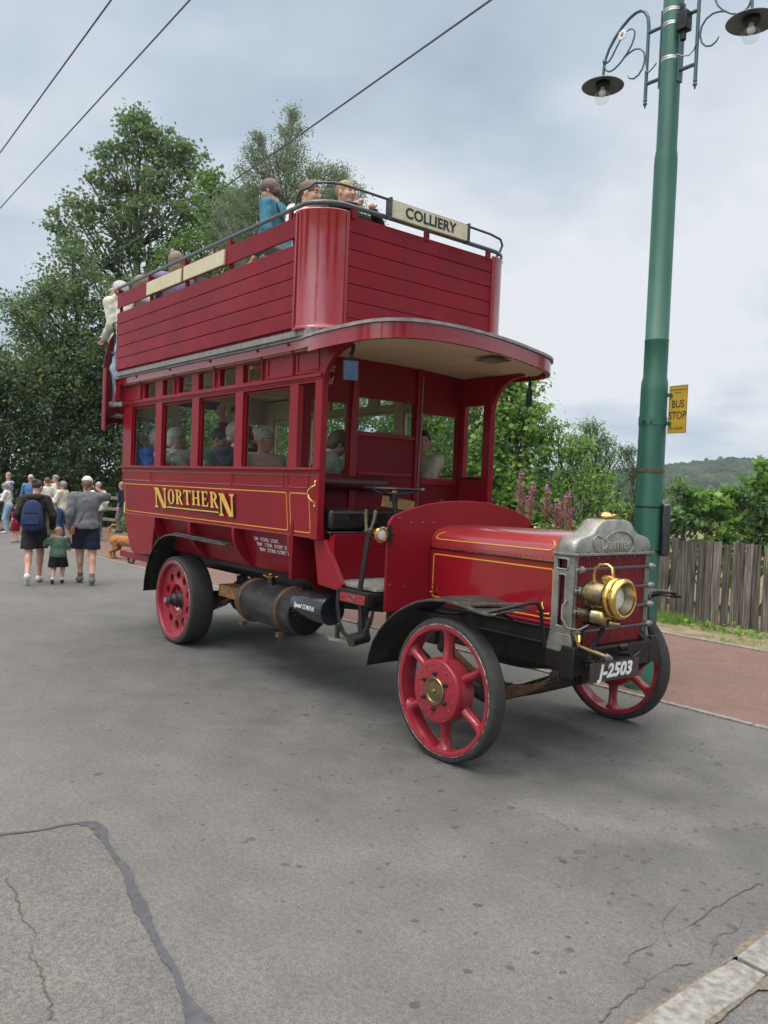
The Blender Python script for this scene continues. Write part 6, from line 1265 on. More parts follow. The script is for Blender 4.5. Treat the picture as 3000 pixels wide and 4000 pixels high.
# ---------------------------------------------------------------- tram pole with lamps and sign
def pole():
    PX, PY = 1.045, 1.95
    m, N, L, b = node_mat('pole_green'); tc = N.new('ShaderNodeTexCoord'); n = N.new('ShaderNodeTexNoise'); n.inputs['Scale'].default_value = 2.2; n.inputs['Detail'].default_value = 6; mp = N.new('ShaderNodeMapping'); mp.inputs['Scale'].default_value = (3, 3, 0.9); L.new(tc.outputs['Object'], mp.inputs[0]); L.new(mp.outputs[0], n.inputs['Vector'])
    rp = N.new('ShaderNodeValToRGB'); rp.color_ramp.elements[0].position = 0.3; rp.color_ramp.elements[0].color = (0.013, 0.082, 0.056, 1); rp.color_ramp.elements[1].position = 0.75; rp.color_ramp.elements[1].color = (0.030, 0.135, 0.092, 1); L.new(n.outputs[0], rp.inputs[0]); n9 = N.new('ShaderNodeTexNoise'); n9.inputs['Scale'].default_value = 7.0; n9.inputs['Detail'].default_value = 9; n9.inputs['Roughness'].default_value = 0.72; mq = N.new('ShaderNodeMapping'); mq.inputs['Scale'].default_value = (1.6, 1.6, 0.7); L.new(tc.outputs['Object'], mq.inputs[0]); L.new(mq.outputs[0], n9.inputs['Vector'])
    r9 = N.new('ShaderNodeValToRGB'); r9.color_ramp.elements[0].position = 0.64; r9.color_ramp.elements[1].position = 0.70; L.new(n9.outputs[0], r9.inputs[0]); m9 = N.new('ShaderNodeMix'); m9.data_type = 'RGBA'; L.new(r9.outputs[0], m9.inputs[0]); L.new(rp.outputs[0], m9.inputs[6]); m9.inputs[7].default_value = (0.11, 0.075, 0.045, 1); L.new(m9.outputs[2], b.inputs['Base Color'])
    b9 = N.new('ShaderNodeBump'); b9.inputs['Strength'].default_value = 0.5; b9.inputs['Distance'].default_value = 0.006; L.new(n9.outputs[0], b9.inputs['Height']); L.new(b9.outputs[0], b.inputs['Normal']); b.inputs['Roughness'].default_value = 0.42; b.inputs['Coat Weight'].default_value = 0.2
    PG = m; t = thing('tram_pole', 'tall tapering green iron tram pole standing on the red footpath', 'pole', (PX, PY, 0))
    mb = MB(); prof = [(0.150, 0), (0.150, 0.25), (0.122, 0.30), (0.120, 0.6), (0.118, 2.68), (0.116, 2.75), (0.104, 2.80), (0.1035, 3.12), (0.106, 3.125), (0.106, 3.135), (0.102, 3.14), (0.100, 4.70), (0.098, 4.76), (0.089, 4.82), (0.087, 7.4), (0.0, 7.5)]
    mb.lathe(prof, (0, 0, 0.012), (0, 0, 1), 40); mb.build('shaft', PG, t, smooth=40)
    for z, r, h, mt, nm in ((2.42, 0.124, 0.075, PG, 'sign_collar'), (1.975, 0.1245, 0.028, RUST, 'rusty_band'), (1.648, 0.121, 0.016, BLACK, 'black_strap'), (1.255, 0.121, 0.016, BLACK, 'black_strap')):
        mb = MB(); mb.lathe([(r-0.006, -h/2), (r, -h/2), (r, h/2), (r-0.006, h/2)], (0, 0, z), (0, 0, 1), 40); mb.build(nm, mt, t)
    for a in (215, 245):
        mb = MB(); d = Vector((math.cos(R(a+50)), math.sin(R(a+50)), 0)); mb.cyl(d*0.12+Vector((0, 0, 2.42)), d*0.155+Vector((0, 0, 2.42)), 0.016, 8); mb.build('collar_bolt', PG, t)
    dr = Vector((0.82, 0.57, 0)).normalized()
    mb = MB(); rot = Matrix.Rotation(math.atan2(dr.y, dr.x), 3, 'Z'); mb.obox(dr*0.15+Vector((0, 0, 1.45)), (0.075, 0.20, 0.47), rot); mb.build('junction_box', BLACKG, t, bevel=0.02)
    # bus stop sign
    sd = Vector((math.cos(R(40)), math.sin(R(40)), 0)); sgn = thing('bus_stop_sign', 'yellow BUS STOP plate fixed to the green pole', 'sign', (PX, PY, 2.52))
    sd = Vector((1.0, -0.12, 0)).normalized(); c0 = sd*0.225+Vector((0, 0.055, 0)); nn = Vector((sd.y, -sd.x, 0)); YS = pmat('sign_yellow', (0.50, 0.325, 0.035), (0.42, 0.27, 0.03), 5, rough=0.35, coat=0.4); wd, hg = 0.19, 0.42
    rot = Matrix((sd, -nn, Vector((0, 0, 1)))).transposed(); mb = MB(); mb.obox(c0, (wd, 0.006, hg), rot); pl = mb.build('plate', YS, sgn, bevel=0.001)
    ed = MB()
    for s in (-1, 1): ed.obox(c0+sd*s*(wd/2-0.002)+nn*0.0032, (0.004, 0.001, hg-0.004), rot); ed.obox(c0+Vector((0, 0, s*(hg/2-0.002)))+nn*0.0034, (wd-0.004, 0.001, 0.004), rot)
    ed.build('plate_border', pmat('sign_border', (0.05, 0.07, 0.10), rough=0.5), pl); SB = pmat('sign_black', (0.035, 0.033, 0.02), rough=0.5)
    def st(s, z, size, x=0.0, bold=0.0, xs=0.8): m_ = frame_m(c0+nn*0.0036+Vector((0, 0, z))+sd*x, sd, (0, 0, 1)); text('sign_lettering', s, size, m_, SB, pl, depth=0.0004, bold=bold, xs=xs)
    st('BUS', 0.044, 0.095, 0.002, 0.0014); st('STOP', -0.056, 0.095, 0.0, 0.0014); st('BY REQUEST', -0.168, 0.030, 0.0, 0.0003, 0.85); st('NEWCASTLE CORPORATION', 0.172, 0.018, 0.0, 0, 0.72); st('TRANSPORT', 0.146, 0.017, 0.0, 0, 0.8)
    mb = MB()
    for z in (0.13, -0.12): mb.obox(Vector((0.115, 0.03, z)), (0.09, 0.02, 0.03), rot); mb.cyl(c0+sd*-0.065+nn*0.003+Vector((0, 0, z)), c0+sd*-0.065+nn*0.014+Vector((0, 0, z)), 0.010, 8)
    mb.build('sign_bracket', PG, sgn)
    # lamp brackets
    K = 1.2; LB = pmat('bracket_blue_grey', (0.045, 0.10, 0.125), (0.03, 0.07, 0.09), 12, rough=0.4, coat=0.3); GL = glass_mat('lamp_glass', (0.93, 0.94, 0.93)); SHD = pmat('enamel_shade', (0.13, 0.155, 0.19), (0.10, 0.12, 0.15), 10, rough=0.6)
    BAND = pmat('steel_band', (0.55, 0.55, 0.52), (0.4, 0.4, 0.38), 20, rough=0.3, metal=0.8)
    for s in (-1, 1):
        lt = thing('street_lamp', ('ornate scroll-bracket street lamp on the left of the green pole' if s < 0 else 'ornate scroll-bracket street lamp cut by the top right picture corner'), 'street lamp', (PX, PY, 5.3), 0, 'lamps on the tram pole')
        q = lambda x, z, y=0.0: (s*x, y, z)
        mb = MB(); pipe = [q(0.245, 0.06), q(0.245, 0.60), q(0.245, 0.72), q(0.255, 0.80), q(0.285, 0.865), q(0.33, 0.90), q(0.385, 0.905), q(0.45, 0.885), q(0.53, 0.835), q(0.61, 0.76), q(0.67, 0.68), q(0.705, 0.60), q(0.72, 0.52), q(0.722, 0.42)]
        mb.tube(pipe, [0.016]*6+[0.015]*4+[0.013]*4, 10); mb.lathe([(0.017, 0), (0.02, -0.01), (0.012, -0.02), (0.020, -0.035), (0.018, -0.045), (0.008, -0.055), (0.009, -0.065), (0, -0.085)], q(0.245, 0.06), (0, 0, -1) if False else (0, 0, 1), 12)
        mb.sph(q(0.712, 0.58), (0.022, 0.022, 0.035), n=8); mb.build('bracket_pipe', LB, lt, smooth=60)
        for z in (0.20, 0.66):
            mb = MB(); mb.cyl(q(0.09, z), q(0.245, z), 0.017, 10); mb.build('arm', LB, lt)
        mb = MB(); mb.box(*(sorted((s*0.088, s*0.10))), -0.035, 0.035, 0.10, 0.78); mb.build('back_plate', LB, lt)
        for z in (0.70, 0.58, 0.28):
            mb = MB(); mb.lathe([(0.0885, 0), (0.0905, 0), (0.0905, 0.014), (0.0885, 0.014)], (0, 0, z-0.01*s+(0.04 if s > 0 else 0)), (0.05*s, 0.1, 1), 32, caps=False); mb.build('steel_band', BAND, lt)
        # scrolls
        mb = MB()
        sc1 = [q(0.715, 0.545), q(0.69, 0.49), q(0.65, 0.465), q(0.60, 0.47), q(0.54, 0.50), q(0.49, 0.54), q(0.44, 0.56), q(0.38, 0.57), q(0.32, 0.55), q(0.28, 0.50), q(0.27, 0.43), q(0.29, 0.36), q(0.33, 0.315), q(0.38, 0.30), q(0.425, 0.32), q(0.445, 0.35)]
        sc2 = [q(0.50, 0.535), q(0.46, 0.57), q(0.42, 0.62), q(0.395, 0.68), q(0.39, 0.73), q(0.41, 0.765), q(0.445, 0.78), q(0.48, 0.77)]
        sc3 = [q(0.705, 0.56), q(0.665, 0.565), q(0.63, 0.60), q(0.59, 0.66), q(0.55, 0.715), q(0.52, 0.745)]
        for p_ in (sc1, sc2, sc3): mb.tube(p_, [0.0085]*(len(p_)-2)+[0.0075, 0.005], 8)
        mb.build('scroll', LB, lt, smooth=60)
        mb = MB(); fc = Vector(q(0.515, 0.745, -0.015))
        for k in range(8): a = R(45*k); mb.sph(fc+Vector((0.033*math.cos(a), -0.004, 0.033*math.sin(a))), (0.017, 0.010, 0.017), n=8)
        mb.sph(fc+Vector((0, -0.008, 0)), (0.014, 0.01, 0.014), mi=1, n=8); mb.build('rosette', [WHITE, pmat('rosette_orange', (0.55, 0.25, 0.06), rough=0.6)], lt)
        c = Vector(q(0.722, 0.40)); mb = MB(); mb.lathe([(0.016, 0.05), (0.022, 0.03), (0.04, 0.012), (0.105, -0.005), (0.178, -0.032), (0.198, -0.048), (0.195, -0.051), (0.176, -0.038), (0.10, -0.012), (0.05, -0.012), (0.0, -0.012)], c, (0, 0, 1), 36, caps=False); mb.build('lamp_shade', SHD, lt, smooth=60)
        mb = MB(); mb.lathe([(0.068, -0.012), (0.070, -0.045), (0.060, -0.058), (0.0, -0.058)], c, (0, 0, 1), 20); mb.build('lamp_holder', BLACK, lt)
        mb = MB(); mb.lathe([(0.060, -0.05), (0.070, -0.09), (0.073, -0.14), (0.066, -0.18), (0.042, -0.212), (0.0, -0.222)], c, (0, 0, 1), 24, caps=False); mb.build('glass_jar', GL, lt, smooth=60)
        mb = MB(); mb.lathe([(0.018, -0.05), (0.020, -0.075), (0.033, -0.10), (0.034, -0.12), (0.022, -0.14), (0.0, -0.147)], c, (0, 0, 1), 16); mb.build('bulb', pmat('frosted_bulb', (0.72, 0.74, 0.74), (0.66, 0.68, 0.68), rough=0.35), lt, smooth=60)
        mb = MB(); mb.tube([q(0.247, 0.36, -0.02), q(0.235, 0.31, -0.03), q(0.20, 0.275, -0.04), q(0.15, 0.28, -0.06), q(0.10, 0.31, -0.07)], 0.006, 6); mb.build('lamp_cable', RAILM, lt)
    mb = MB(); mb.box(0.095, 0.19, -0.10, 0.0, 5.80, 5.96); mb.cyl((0.14, -0.05, 5.80), (0.14, -0.05, 5.72), 0.025, 10); mb.cyl((0.12, -0.06, 5.96), (0.12, -0.06, 6.05), 0.018, 8); mb.build('fuse_box', BLACK, t, bevel=0.008)
    for lb, pts, rr in (('leftmost overhead tram wire', [(-60, -1.55), (-20, -1.85), (-5.25, -2.076), (-1.33, -2.191), (4, -2.32), (12, -2.5)], 0.0075), ('second overhead tram wire from the left', [(-60, -0.7), (-20, -1.25), (-7.4, -1.567), (-0.9, -1.725), (5, -1.86), (12, -2.0)], 0.0075), ('overhead tram wire running above the bus', [(-60, 0.5), (-15.75, 0.416), (-13.8, 0.46), (-8.5, 0.45), (-4.22, 0.361), (-2.31, 0.233), (0.706, 0.001), (6, -0.42), (12, -0.9)], 0.009)):
        mb = MB(); mb.tube([(x, y, 5.5) for x, y in pts], rr, 5); tag(mb.build('tram_wire', pmat('wire', (0.09, 0.09, 0.11), rough=0.5)), lb, 'wire', 'overhead tram wires')
pole()
# ================================================================ PEOPLE (smooth implicit surfaces, meshed with surface nets)
class Field:
    def __init__(s, lo, hi, res):
        s.lo = np.array(lo, float); s.res = res; s.n = np.maximum(4, np.ceil((np.array(hi)-s.lo)/res).astype(int)+1); s.F = np.full(s.n, 9.0, np.float32)
    def _win(s, a, b):
        i0 = np.clip(np.floor((np.array(a)-s.lo)/s.res).astype(int), 0, s.n-1); i1 = np.clip(np.ceil((np.array(b)-s.lo)/s.res).astype(int)+1, 1, s.n)
        g = [s.lo[k]+s.res*np.arange(i0[k], i1[k]) for k in range(3)]; return tuple(slice(i0[k], i1[k]) for k in range(3)), g
    def _put(s, w, d, k, op):
        f = s.F[w]
        if op == 'add':
            if k > 0: h = np.maximum(k-np.abs(f-d), 0)/k; r = np.minimum(f, d)-h*h*k*0.25
            else: r = np.minimum(f, d)
        elif op == 'sub':
            d = -d
            if k > 0: h = np.maximum(k-np.abs(f-d), 0)/k; r = np.maximum(f, d)+h*h*k*0.25
            else: r = np.maximum(f, d)
        s.F[w] = r.astype(np.float32)
    def cone(s, a, b, ra, rb, k=0.02, op='add'):
        a = np.array(a, float); b = np.array(b, float); m = max(ra, rb)+k+s.res*2; w, g = s._win(np.minimum(a, b)-m, np.maximum(a, b)+m)
        if min(len(x) for x in g) == 0: return
        X, Y, Z = np.meshgrid(*g, indexing='ij'); P = np.stack([X, Y, Z], -1)-a; v = b-a; t = np.clip((P@v)/max(1e-9, v@v), 0, 1); d = np.linalg.norm(P-t[..., None]*v, axis=-1)-(ra+(rb-ra)*t); s._put(w, d, k, op)
    def ell(s, c, r, rot=None, k=0.02, op='add'):
        c = np.array(c, float); r = np.array(r if hasattr(r, '__len__') else (r, r, r), float); m = max(r)+k+s.res*2; w, g = s._win(c-m, c+m)
        if min(len(x) for x in g) == 0: return
        X, Y, Z = np.meshgrid(*g, indexing='ij'); P = np.stack([X, Y, Z], -1)-c
        if rot is not None: P = P@np.array(rot)
        k0 = np.linalg.norm(P/r, axis=-1); k1 = np.linalg.norm(P/(r*r), axis=-1)+1e-9; s._put(w, k0*(k0-1)/k1, k, op)
    def clip(s, p, n):       # removes what lies on the +n side of p
        g = [s.lo[k]+s.res*np.arange(s.n[k]) for k in range(3)]; n = np.array(n, float); n /= np.linalg.norm(n)
        d = (g[0][:, None, None]-p[0])*n[0]+(g[1][None, :, None]-p[1])*n[1]+(g[2][None, None, :]-p[2])*n[2]; s.F = np.maximum(s.F, d.astype(np.float32))
    def folds(s, amp, f, ph=0):
        g = [s.lo[k]+s.res*np.arange(s.n[k]) for k in range(3)]; x, y, z = g[0][:, None, None], g[1][None, :, None], g[2][None, None, :]
        s.F = s.F+amp*(np.sin(f*z+3*np.sin(f*0.5*x+ph)+ph)*np.sin(f*0.6*y+ph*2)+0.5*np.sin(f*1.7*x+f*1.1*z)).astype(np.float32)
    def mesh(s):
        F = s.F; S = F < 0; nx, ny, nz = F.shape; c = [(i, j, k) for i in (0, 1) for j in (0, 1) for k in (0, 1)]
        sl = lambda i, j, k, A: A[i:nx-1+i, j:ny-1+j, k:nz-1+k]
        cnt = sum(sl(i, j, k, S).astype(np.int8) for i, j, k in c); m = (cnt > 0) & (cnt < 8); I = np.argwhere(m)
        if len(I) == 0: return [], []
        acc = np.zeros((len(I), 3)); num = np.zeros(len(I))
        for (i, j, k) in c:
            for ax in range(3):
                q = [i, j, k]
                if q[ax]: continue
                q[ax] = 1; fa = F[I[:, 0]+i, I[:, 1]+j, I[:, 2]+k]; fb = F[I[:, 0]+q[0], I[:, 1]+q[1], I[:, 2]+q[2]]; x = (fa < 0) != (fb < 0); t = np.where(x, fa/(fa-fb+1e-12), 0)
                p = np.stack([np.full(len(I), v, float) for v in (i, j, k)], 1); p[:, ax] += t; acc += p*x[:, None]; num += x
        V = s.lo+s.res*(I+acc/num[:, None]); idx = -np.ones(m.shape, int); idx[tuple(I.T)] = np.arange(len(I)); faces = []
        for ax in range(3):
            A = [slice(1, None)]*3; B = [slice(1, None)]*3; A = [slice(1, -1)]*3; B = [slice(1, -1)]*3; A[ax] = slice(0, -1); B[ax] = slice(1, None)
            sa = S[tuple(A)]; sb = S[tuple(B)]; E = np.argwhere(sa != sb); o = np.ones(3, int); o[ax] = 0; E = E+o; u, v = [(1, 2), (2, 0), (0, 1)][ax]; du = np.zeros(3, int); du[u] = 1; dv = np.zeros(3, int); dv[v] = 1
            q = np.stack([idx[tuple((E-du-dv).T)], idx[tuple((E-dv).T)], idx[tuple(E.T)], idx[tuple((E-du).T)]], 1); flip = ~S[tuple((E).T)]; q[flip] = q[flip][:, ::-1]; faces.append(q[(q >= 0).all(1)])
        return V, np.concatenate(faces)
    def obj(s, name, mat, parent, extra=None, smooth_iter=1):
        V, Fc = s.mesh()
        if len(V) == 0: return None
        for _ in range(smooth_iter):
            n = len(V); A = np.zeros((n, 3)); C = np.zeros(n)
            for a, b in ((0, 1), (1, 2), (2, 3), (3, 0)):
                np.add.at(A, Fc[:, a], V[Fc[:, b]]); np.add.at(C, Fc[:, a], 1)
            V = V*0.5+0.5*A/np.maximum(C, 1)[:, None]
        vs = [tuple(v) for v in V]; fs = [tuple(int(q) for q in f) for f in Fc]; mi = [0]*len(fs); mats = [mat]
        if extra: o = len(vs); vs += extra[0].v; fs += [tuple(i+o for i in f) for f in extra[0].f]; mi += extra[0].m; mats = [mat]+extra[1]
        me = bpy.data.meshes.new(name); me.from_pydata(vs, [], fs)
        for m in mats: me.materials.append(m)
        me.polygons.foreach_set('material_index', mi); me.polygons.foreach_set('use_smooth', [True]*len(fs)); me.update()
        o = bpy.data.objects.new(name, me); COL.objects.link(o); o.parent = parent; return o

SK = {'fair': pmat('skin_fair', (0.56, 0.33, 0.24), (0.50, 0.27, 0.19), 12, rough=0.5, sub=0.15), 'tan': pmat('skin_tan', (0.38, 0.20, 0.12), (0.32, 0.16, 0.095), 12, rough=0.5, sub=0.1), 'rosy': pmat('skin_rosy', (0.58, 0.30, 0.23), (0.50, 0.23, 0.17), 14, rough=0.5, sub=0.15)}
def cloth(name, c, k=0.72, sc=25, rough=0.85, bump=0.5): return pmat('cloth_'+name, c, tuple(v*k for v in c), sc, rough=rough, bump=bump, bscale=70, spec=0.25, bdist=0.006)
def hairm(name, c): return pmat('hair_'+name, c, tuple(v*0.5 for v in c), 60, rough=0.5, bump=1.0, bscale=120, bdist=0.006)
EYEW = pmat('eye_white', (0.62, 0.60, 0.57), rough=0.3); EYED = pmat('eye_dark', (0.03, 0.025, 0.02), rough=0.2); LIP = pmat('lips', (0.42, 0.13, 0.11), (0.36, 0.11, 0.09), 20, rough=0.5); BROW = pmat('brow', (0.20, 0.12, 0.08), rough=0.8)
SOLE = pmat('shoe_sole', (0.55, 0.54, 0.50), rough=0.8)
def vec(*a): return Vector(a)
def ik(a, c, l1, l2, hint):
    d = c-a; L_ = min(d.length, (l1+l2)*0.998); dn = d.normalized(); x = (l1*l1-l2*l2+L_*L_)/(2*L_); h = math.sqrt(max(0, l1*l1-x*x)); hn = hint-dn*hint.dot(dn)
    if hn.length < 1e-4: hn = dn.orthogonal()
    return a+dn*x+hn.normalized()*h, a+dn*L_
def person(label, loc, rz=0, H=1.7, pose='stand', skin='fair', hair=('short', None), top=None, bottom=None, shoes=None, lean=0, twist=0, head=(0, 0), arms=None, legs=None, res=0.011, group=None, glasses=None, bulk=1.0, extras=(), roll=0, face=True, socks=None, hipz=None, child=False, head_at=None, sleeves=None):
    T = thing('person', label, 'person', loc, R(rz), group); s = H/1.75; hs = s*(1.0 if not child else 1.28)
    seated = pose == 'sit'; hz = hipz if hipz is not None else (0.50*s if seated else 0.93*s)*(0.95 if child else 1)
    L_ = R(lean); up = vec(math.sin(L_), 0, math.cos(L_)); fw = vec(math.cos(L_), 0, -math.sin(L_)); tw = Matrix.Rotation(R(twist), 3, 'Z'); up = tw @ up; fw = tw @ fw; lt = up.cross(fw)
    rot = Matrix((fw, lt, up)).transposed(); P0 = vec(0, 0, hz); tl = 0.50*s*(0.92 if child else 1)
    at = lambda x, y, z: P0+fw*x*s+lt*y*s+up*z*s
    N_ = P0+up*tl; hy, hp = R(head[0]), R(head[1]); hrot = Matrix.Rotation(R(twist), 3, 'Z') @ Matrix.Rotation(hy, 3, 'Z') @ Matrix.Rotation(hp, 3, 'Y') @ Matrix.Rotation(R(roll), 3, 'X')
    hu = hrot @ vec(0, 0, 1); hf = hrot @ vec(1, 0, 0); hl = hrot @ vec(0, 1, 0); HC = N_+up*0.055*s+hu*0.125*hs
    hd = lambda x, y, z: HC+hf*x*hs+hl*y*hs+hu*z*hs
    b = bulk; sh = {k: N_-up*0.035*s+lt*k*0.165*s*b for k in (-1, 1)}; hip = {k: P0+lt*k*0.085*s*b-up*0.02*s for k in (-1, 1)}
    J = {}
    for k in (-1, 1):
        A = (arms or {}).get(k); l1, l2 = 0.285*s, 0.255*s
        tgt = (N_+vec(*A[0])*s) if A else (N_+vec(0.34, k*0.07, -0.40)*s if seated else sh[k]+vec(0.06*s, k*0.07*s, -0.50*s)); hint = vec(*A[1]) if A else (vec(-1, k*0.15, -0.6) if seated else vec(-1, k*0.4, 0)); el, wr = ik(sh[k], tgt, l1, l2, hint); J['e', k] = el; J['w', k] = wr
        G = (legs or {}).get(k)
        if G: an = vec(*G[0])*s; kh = vec(*G[1]) if len(G) > 1 else vec(1, k*0.1, 0)
        elif seated: an = vec(0.33*s, k*0.06*s, max(0.08*s, hz-0.43*s)); kh = vec(1, 0, 1)
        else: an = vec(0.0, k*0.10*s, 0.085*s); kh = vec(1, k*0.15, 0)
        kn, an = ik(hip[k], an, 0.43*s, 0.42*s, kh); J['k', k] = kn; J['a', k] = an; J['toe', k] = an+vec(0.15*s, k*0.02*s, -0.045*s) if not (G and len(G) > 2) else an+vec(*G[2])*s
    pts = [HC+hu*0.2*hs, HC-hu*0.15*hs, P0-up*0.15*s]+list(J.values())+list(sh.values()); lo = [min(p[i] for p in pts)-0.22*s for i in range(3)]; hi = [max(p[i] for p in pts)+0.22*s for i in range(3)]
    # ---- body
    f = Field(lo, hi, res)
    def torso(f, o, k=0.05, lowcut=None):
        f.ell(at(0.0, 0, 0.36), (0.105*s*b+o, 0.158*s*b+o, 0.165*s+o), rot, k); f.ell(at(0.005, 0, 0.17), (0.100*s*b+o, 0.132*s*b+o, 0.16*s+o), rot, k); f.ell(at(-0.01, 0, 0.0), (0.112*s*b+o, 0.158*s*b+o, 0.13*s+o), rot, k)
        f.cone(sh[-1]+up*0.0, sh[1], 0.058*s+o, 0.058*s+o, k)
    def arm(f, j, o, fr=1.0, k=0.02, cut=True):
        el, wr = J['e', j], J['w', j]
        if fr < 0: f.cone(sh[j], sh[j].lerp(el, 1+fr), 0.056*s*b+o, 0.052*s*b+o, k); return
        f.cone(sh[j], el, 0.056*s*b+o, 0.043*s*b+o, k)
        if fr > 0: m = el.lerp(wr, fr); f.cone(el, m, 0.043*s*b+o, (0.043-(0.016*fr))*s*b+o, k)
    def leg(f, j, o, fr=1.0, w=0.0, k=0.03):
        f.cone(hip[j], J['k', j], 0.088*s*b+o+w, 0.058*s*b+o+w, k)
        if fr > 0: m = J['k', j].lerp(J['a', j], fr); f.cone(J['k', j], m, 0.055*s+o+w, (0.055-0.018*fr)*s+o+w, k); f.ell(J['k', j].lerp(J['a', j], 0.28)-vec(0.018*s, 0, 0), (0.052*s+o, 0.052*s+o, 0.10*s+o), None, k) if not seated else None
    torso(f, 0); [arm(f, j, 0) for j in (-1, 1)]; [leg(f, j, 0) for j in (-1, 1)]
    f.cone(N_-up*0.03*s, HC-hu*0.05*hs-hf*0.012*hs, 0.056*s, 0.050*hs, 0.03)
    f.ell(hd(-0.008, 0, 0.022), (0.094*hs, 0.074*hs, 0.092*hs), hrot, 0.02); f.ell(hd(0.022, 0, -0.045), (0.062*hs, 0.056*hs, 0.068*hs), hrot, 0.03); f.ell(hd(0.058, 0, -0.094), (0.022*hs, 0.024*hs, 0.020*hs), hrot, 0.03)
    f.cone(hd(0.083, 0, 0.012), hd(0.104, 0, -0.024), 0.007*hs, 0.013*hs, 0.012); f.ell(hd(0.078, 0, 0.030), (0.014*hs, 0.045*hs, 0.010*hs), hrot, 0.015)
    for j in (-1, 1):
        f.ell(hd(0.076, j*0.031, 0.008), (0.012*hs, 0.017*hs, 0.011*hs), hrot, 0.008, 'sub'); f.ell(hd(0.0, j*0.076, -0.010), (0.018*hs, 0.010*hs, 0.032*hs), hrot, 0.006); f.ell(hd(0.060, j*0.034, -0.028), (0.022*hs, 0.022*hs, 0.022*hs), hrot, 0.02)
        d = (J['w', j]-J['e', j]).normalized(); f.ell(J['w', j]+d*0.045*s, (0.030*s, 0.036*s, 0.048*s), rotz(d), 0.015)
        if shoes is None or pose != 'sit': f.cone(J['a', j]-vec(0.02*s, 0, 0.03*s), J['toe', j], 0.034*s, 0.030*s, 0.02)
    ex = MB()
    for j in (-1, 1):   # five fingers on each hand
        d = (J['w', j]-J['e', j]).normalized(); A = (arms or {}).get(j); curl = A[2] if A and len(A) > 2 else 0.5; side = vec(*A[3]).normalized() if A and len(A) > 3 else vec(1, 0, 0); side = (side-d*side.dot(d)); side = side.normalized() if side.length > 1e-3 else d.orthogonal().normalized(); palm = d.cross(side)*(j); base = J['w', j]+d*0.078*s
        for q in range(4):
            o = base+side*(0.027-0.018*q)*s; l = (0.070, 0.078, 0.072, 0.058)[q]*s; p1 = o+d*l*0.45-palm*l*0.15*curl; p2 = p1+(d*(1-curl*0.8)-palm*curl).normalized()*l*0.35; p3 = p2+(d*(1-curl*1.4)-palm*curl*1.3).normalized()*l*0.28; ex.tube([o-d*0.02*s, o, p1, p2, p3], [0.0095*s, 0.0095*s, 0.0088*s, 0.008*s, 0.0062*s], 6)
        o = J['w', j]+d*0.030*s+side*0.026*s; p1 = o+(side*0.8+d*0.6-palm*0.3).normalized()*0.035*s; p2 = p1+(side*0.2+d*0.9-palm*0.4).normalized()*0.030*s; ex.tube([o-side*0.01*s, o, p1, p2], [0.012*s, 0.012*s, 0.010*s, 0.008*s], 6)
    if face:
        for j in (-1, 1):
            ex.sph(hd(0.0735, j*0.031, 0.008), (0.0115*hs, 0.0125*hs, 0.0065*hs), 1, 8); ex.sph(hd(0.0835, j*0.031, 0.008), (0.0045*hs, 0.0055*hs, 0.0055*hs), 2, 8)
            ex.tube([hd(0.090, j*0.016, 0.031), hd(0.089, j*0.030, 0.036), hd(0.080, j*0.048, 0.031)], 0.0024*hs, 5, mi=4)
        ex.tube([hd(0.074, -0.024, -0.057), hd(0.085, -0.010, -0.055), hd(0.086, 0, -0.057), hd(0.085, 0.010, -0.055), hd(0.074, 0.024, -0.057)], [0.003*hs, 0.0065*hs, 0.006*hs, 0.0065*hs, 0.003*hs], 6, mi=3)
    f.obj('body', SK[skin], T, (ex, [EYEW, EYED, LIP, BROW]))
    # ---- clothes
    if top:
        m, slv, hem = top[:3]; puff = top[3] if len(top) > 3 else 0.014; g = Field(lo, hi, res); torso(g, puff*s)
        for j in (-1, 1): arm(g, j, puff*s, slv-0.001 if slv >= 1 else slv)
        if slv < 0.2:
            for j in (-1, 1): pass
        g.clip(at(0, 0, hem), -up); g.clip(N_+up*0.045*s, up)
        if slv <= 0:
            for j in (-1, 1):
                pass
        g.folds(0.0035*s, 42/s, hash(label) % 7)
        if 'quilt' in extras: g.folds(0.006*s, 75/s, 1)
        g.obj('top', m, T)
        if sleeves:
            h_ = Field(lo, hi, res)
            for j in (-1, 1): arm(h_, j, 0.012*s, 0.98)
            h_.folds(0.003*s, 45/s); h_.obj('sleeves', sleeves, T)
        if 'hood' in extras: h_ = Field(lo, hi, res); h_.ell(at(-0.085, 0, 0.49), (0.075*s, 0.125*s, 0.065*s), rot, 0.02); h_.cone(at(0.03, 0.08, 0.50), at(-0.08, 0.10, 0.52), 0.028*s, 0.03*s, 0.03); h_.cone(at(0.03, -0.08, 0.50), at(-0.08, -0.10, 0.52), 0.028*s, 0.03*s, 0.03); h_.folds(0.004*s, 40/s); h_.obj('hood', m, T)
        if 'collar' in extras: c_ = Field(lo, hi, res); c_.ell(at(-0.01, 0, 0.515), (0.078*s, 0.082*s, 0.035*s), rot, 0.01); c_.ell(at(0.03, 0, 0.56), (0.06*s, 0.052*s, 0.05*s), rot, 0.01, 'sub'); c_.obj('collar', m, T)
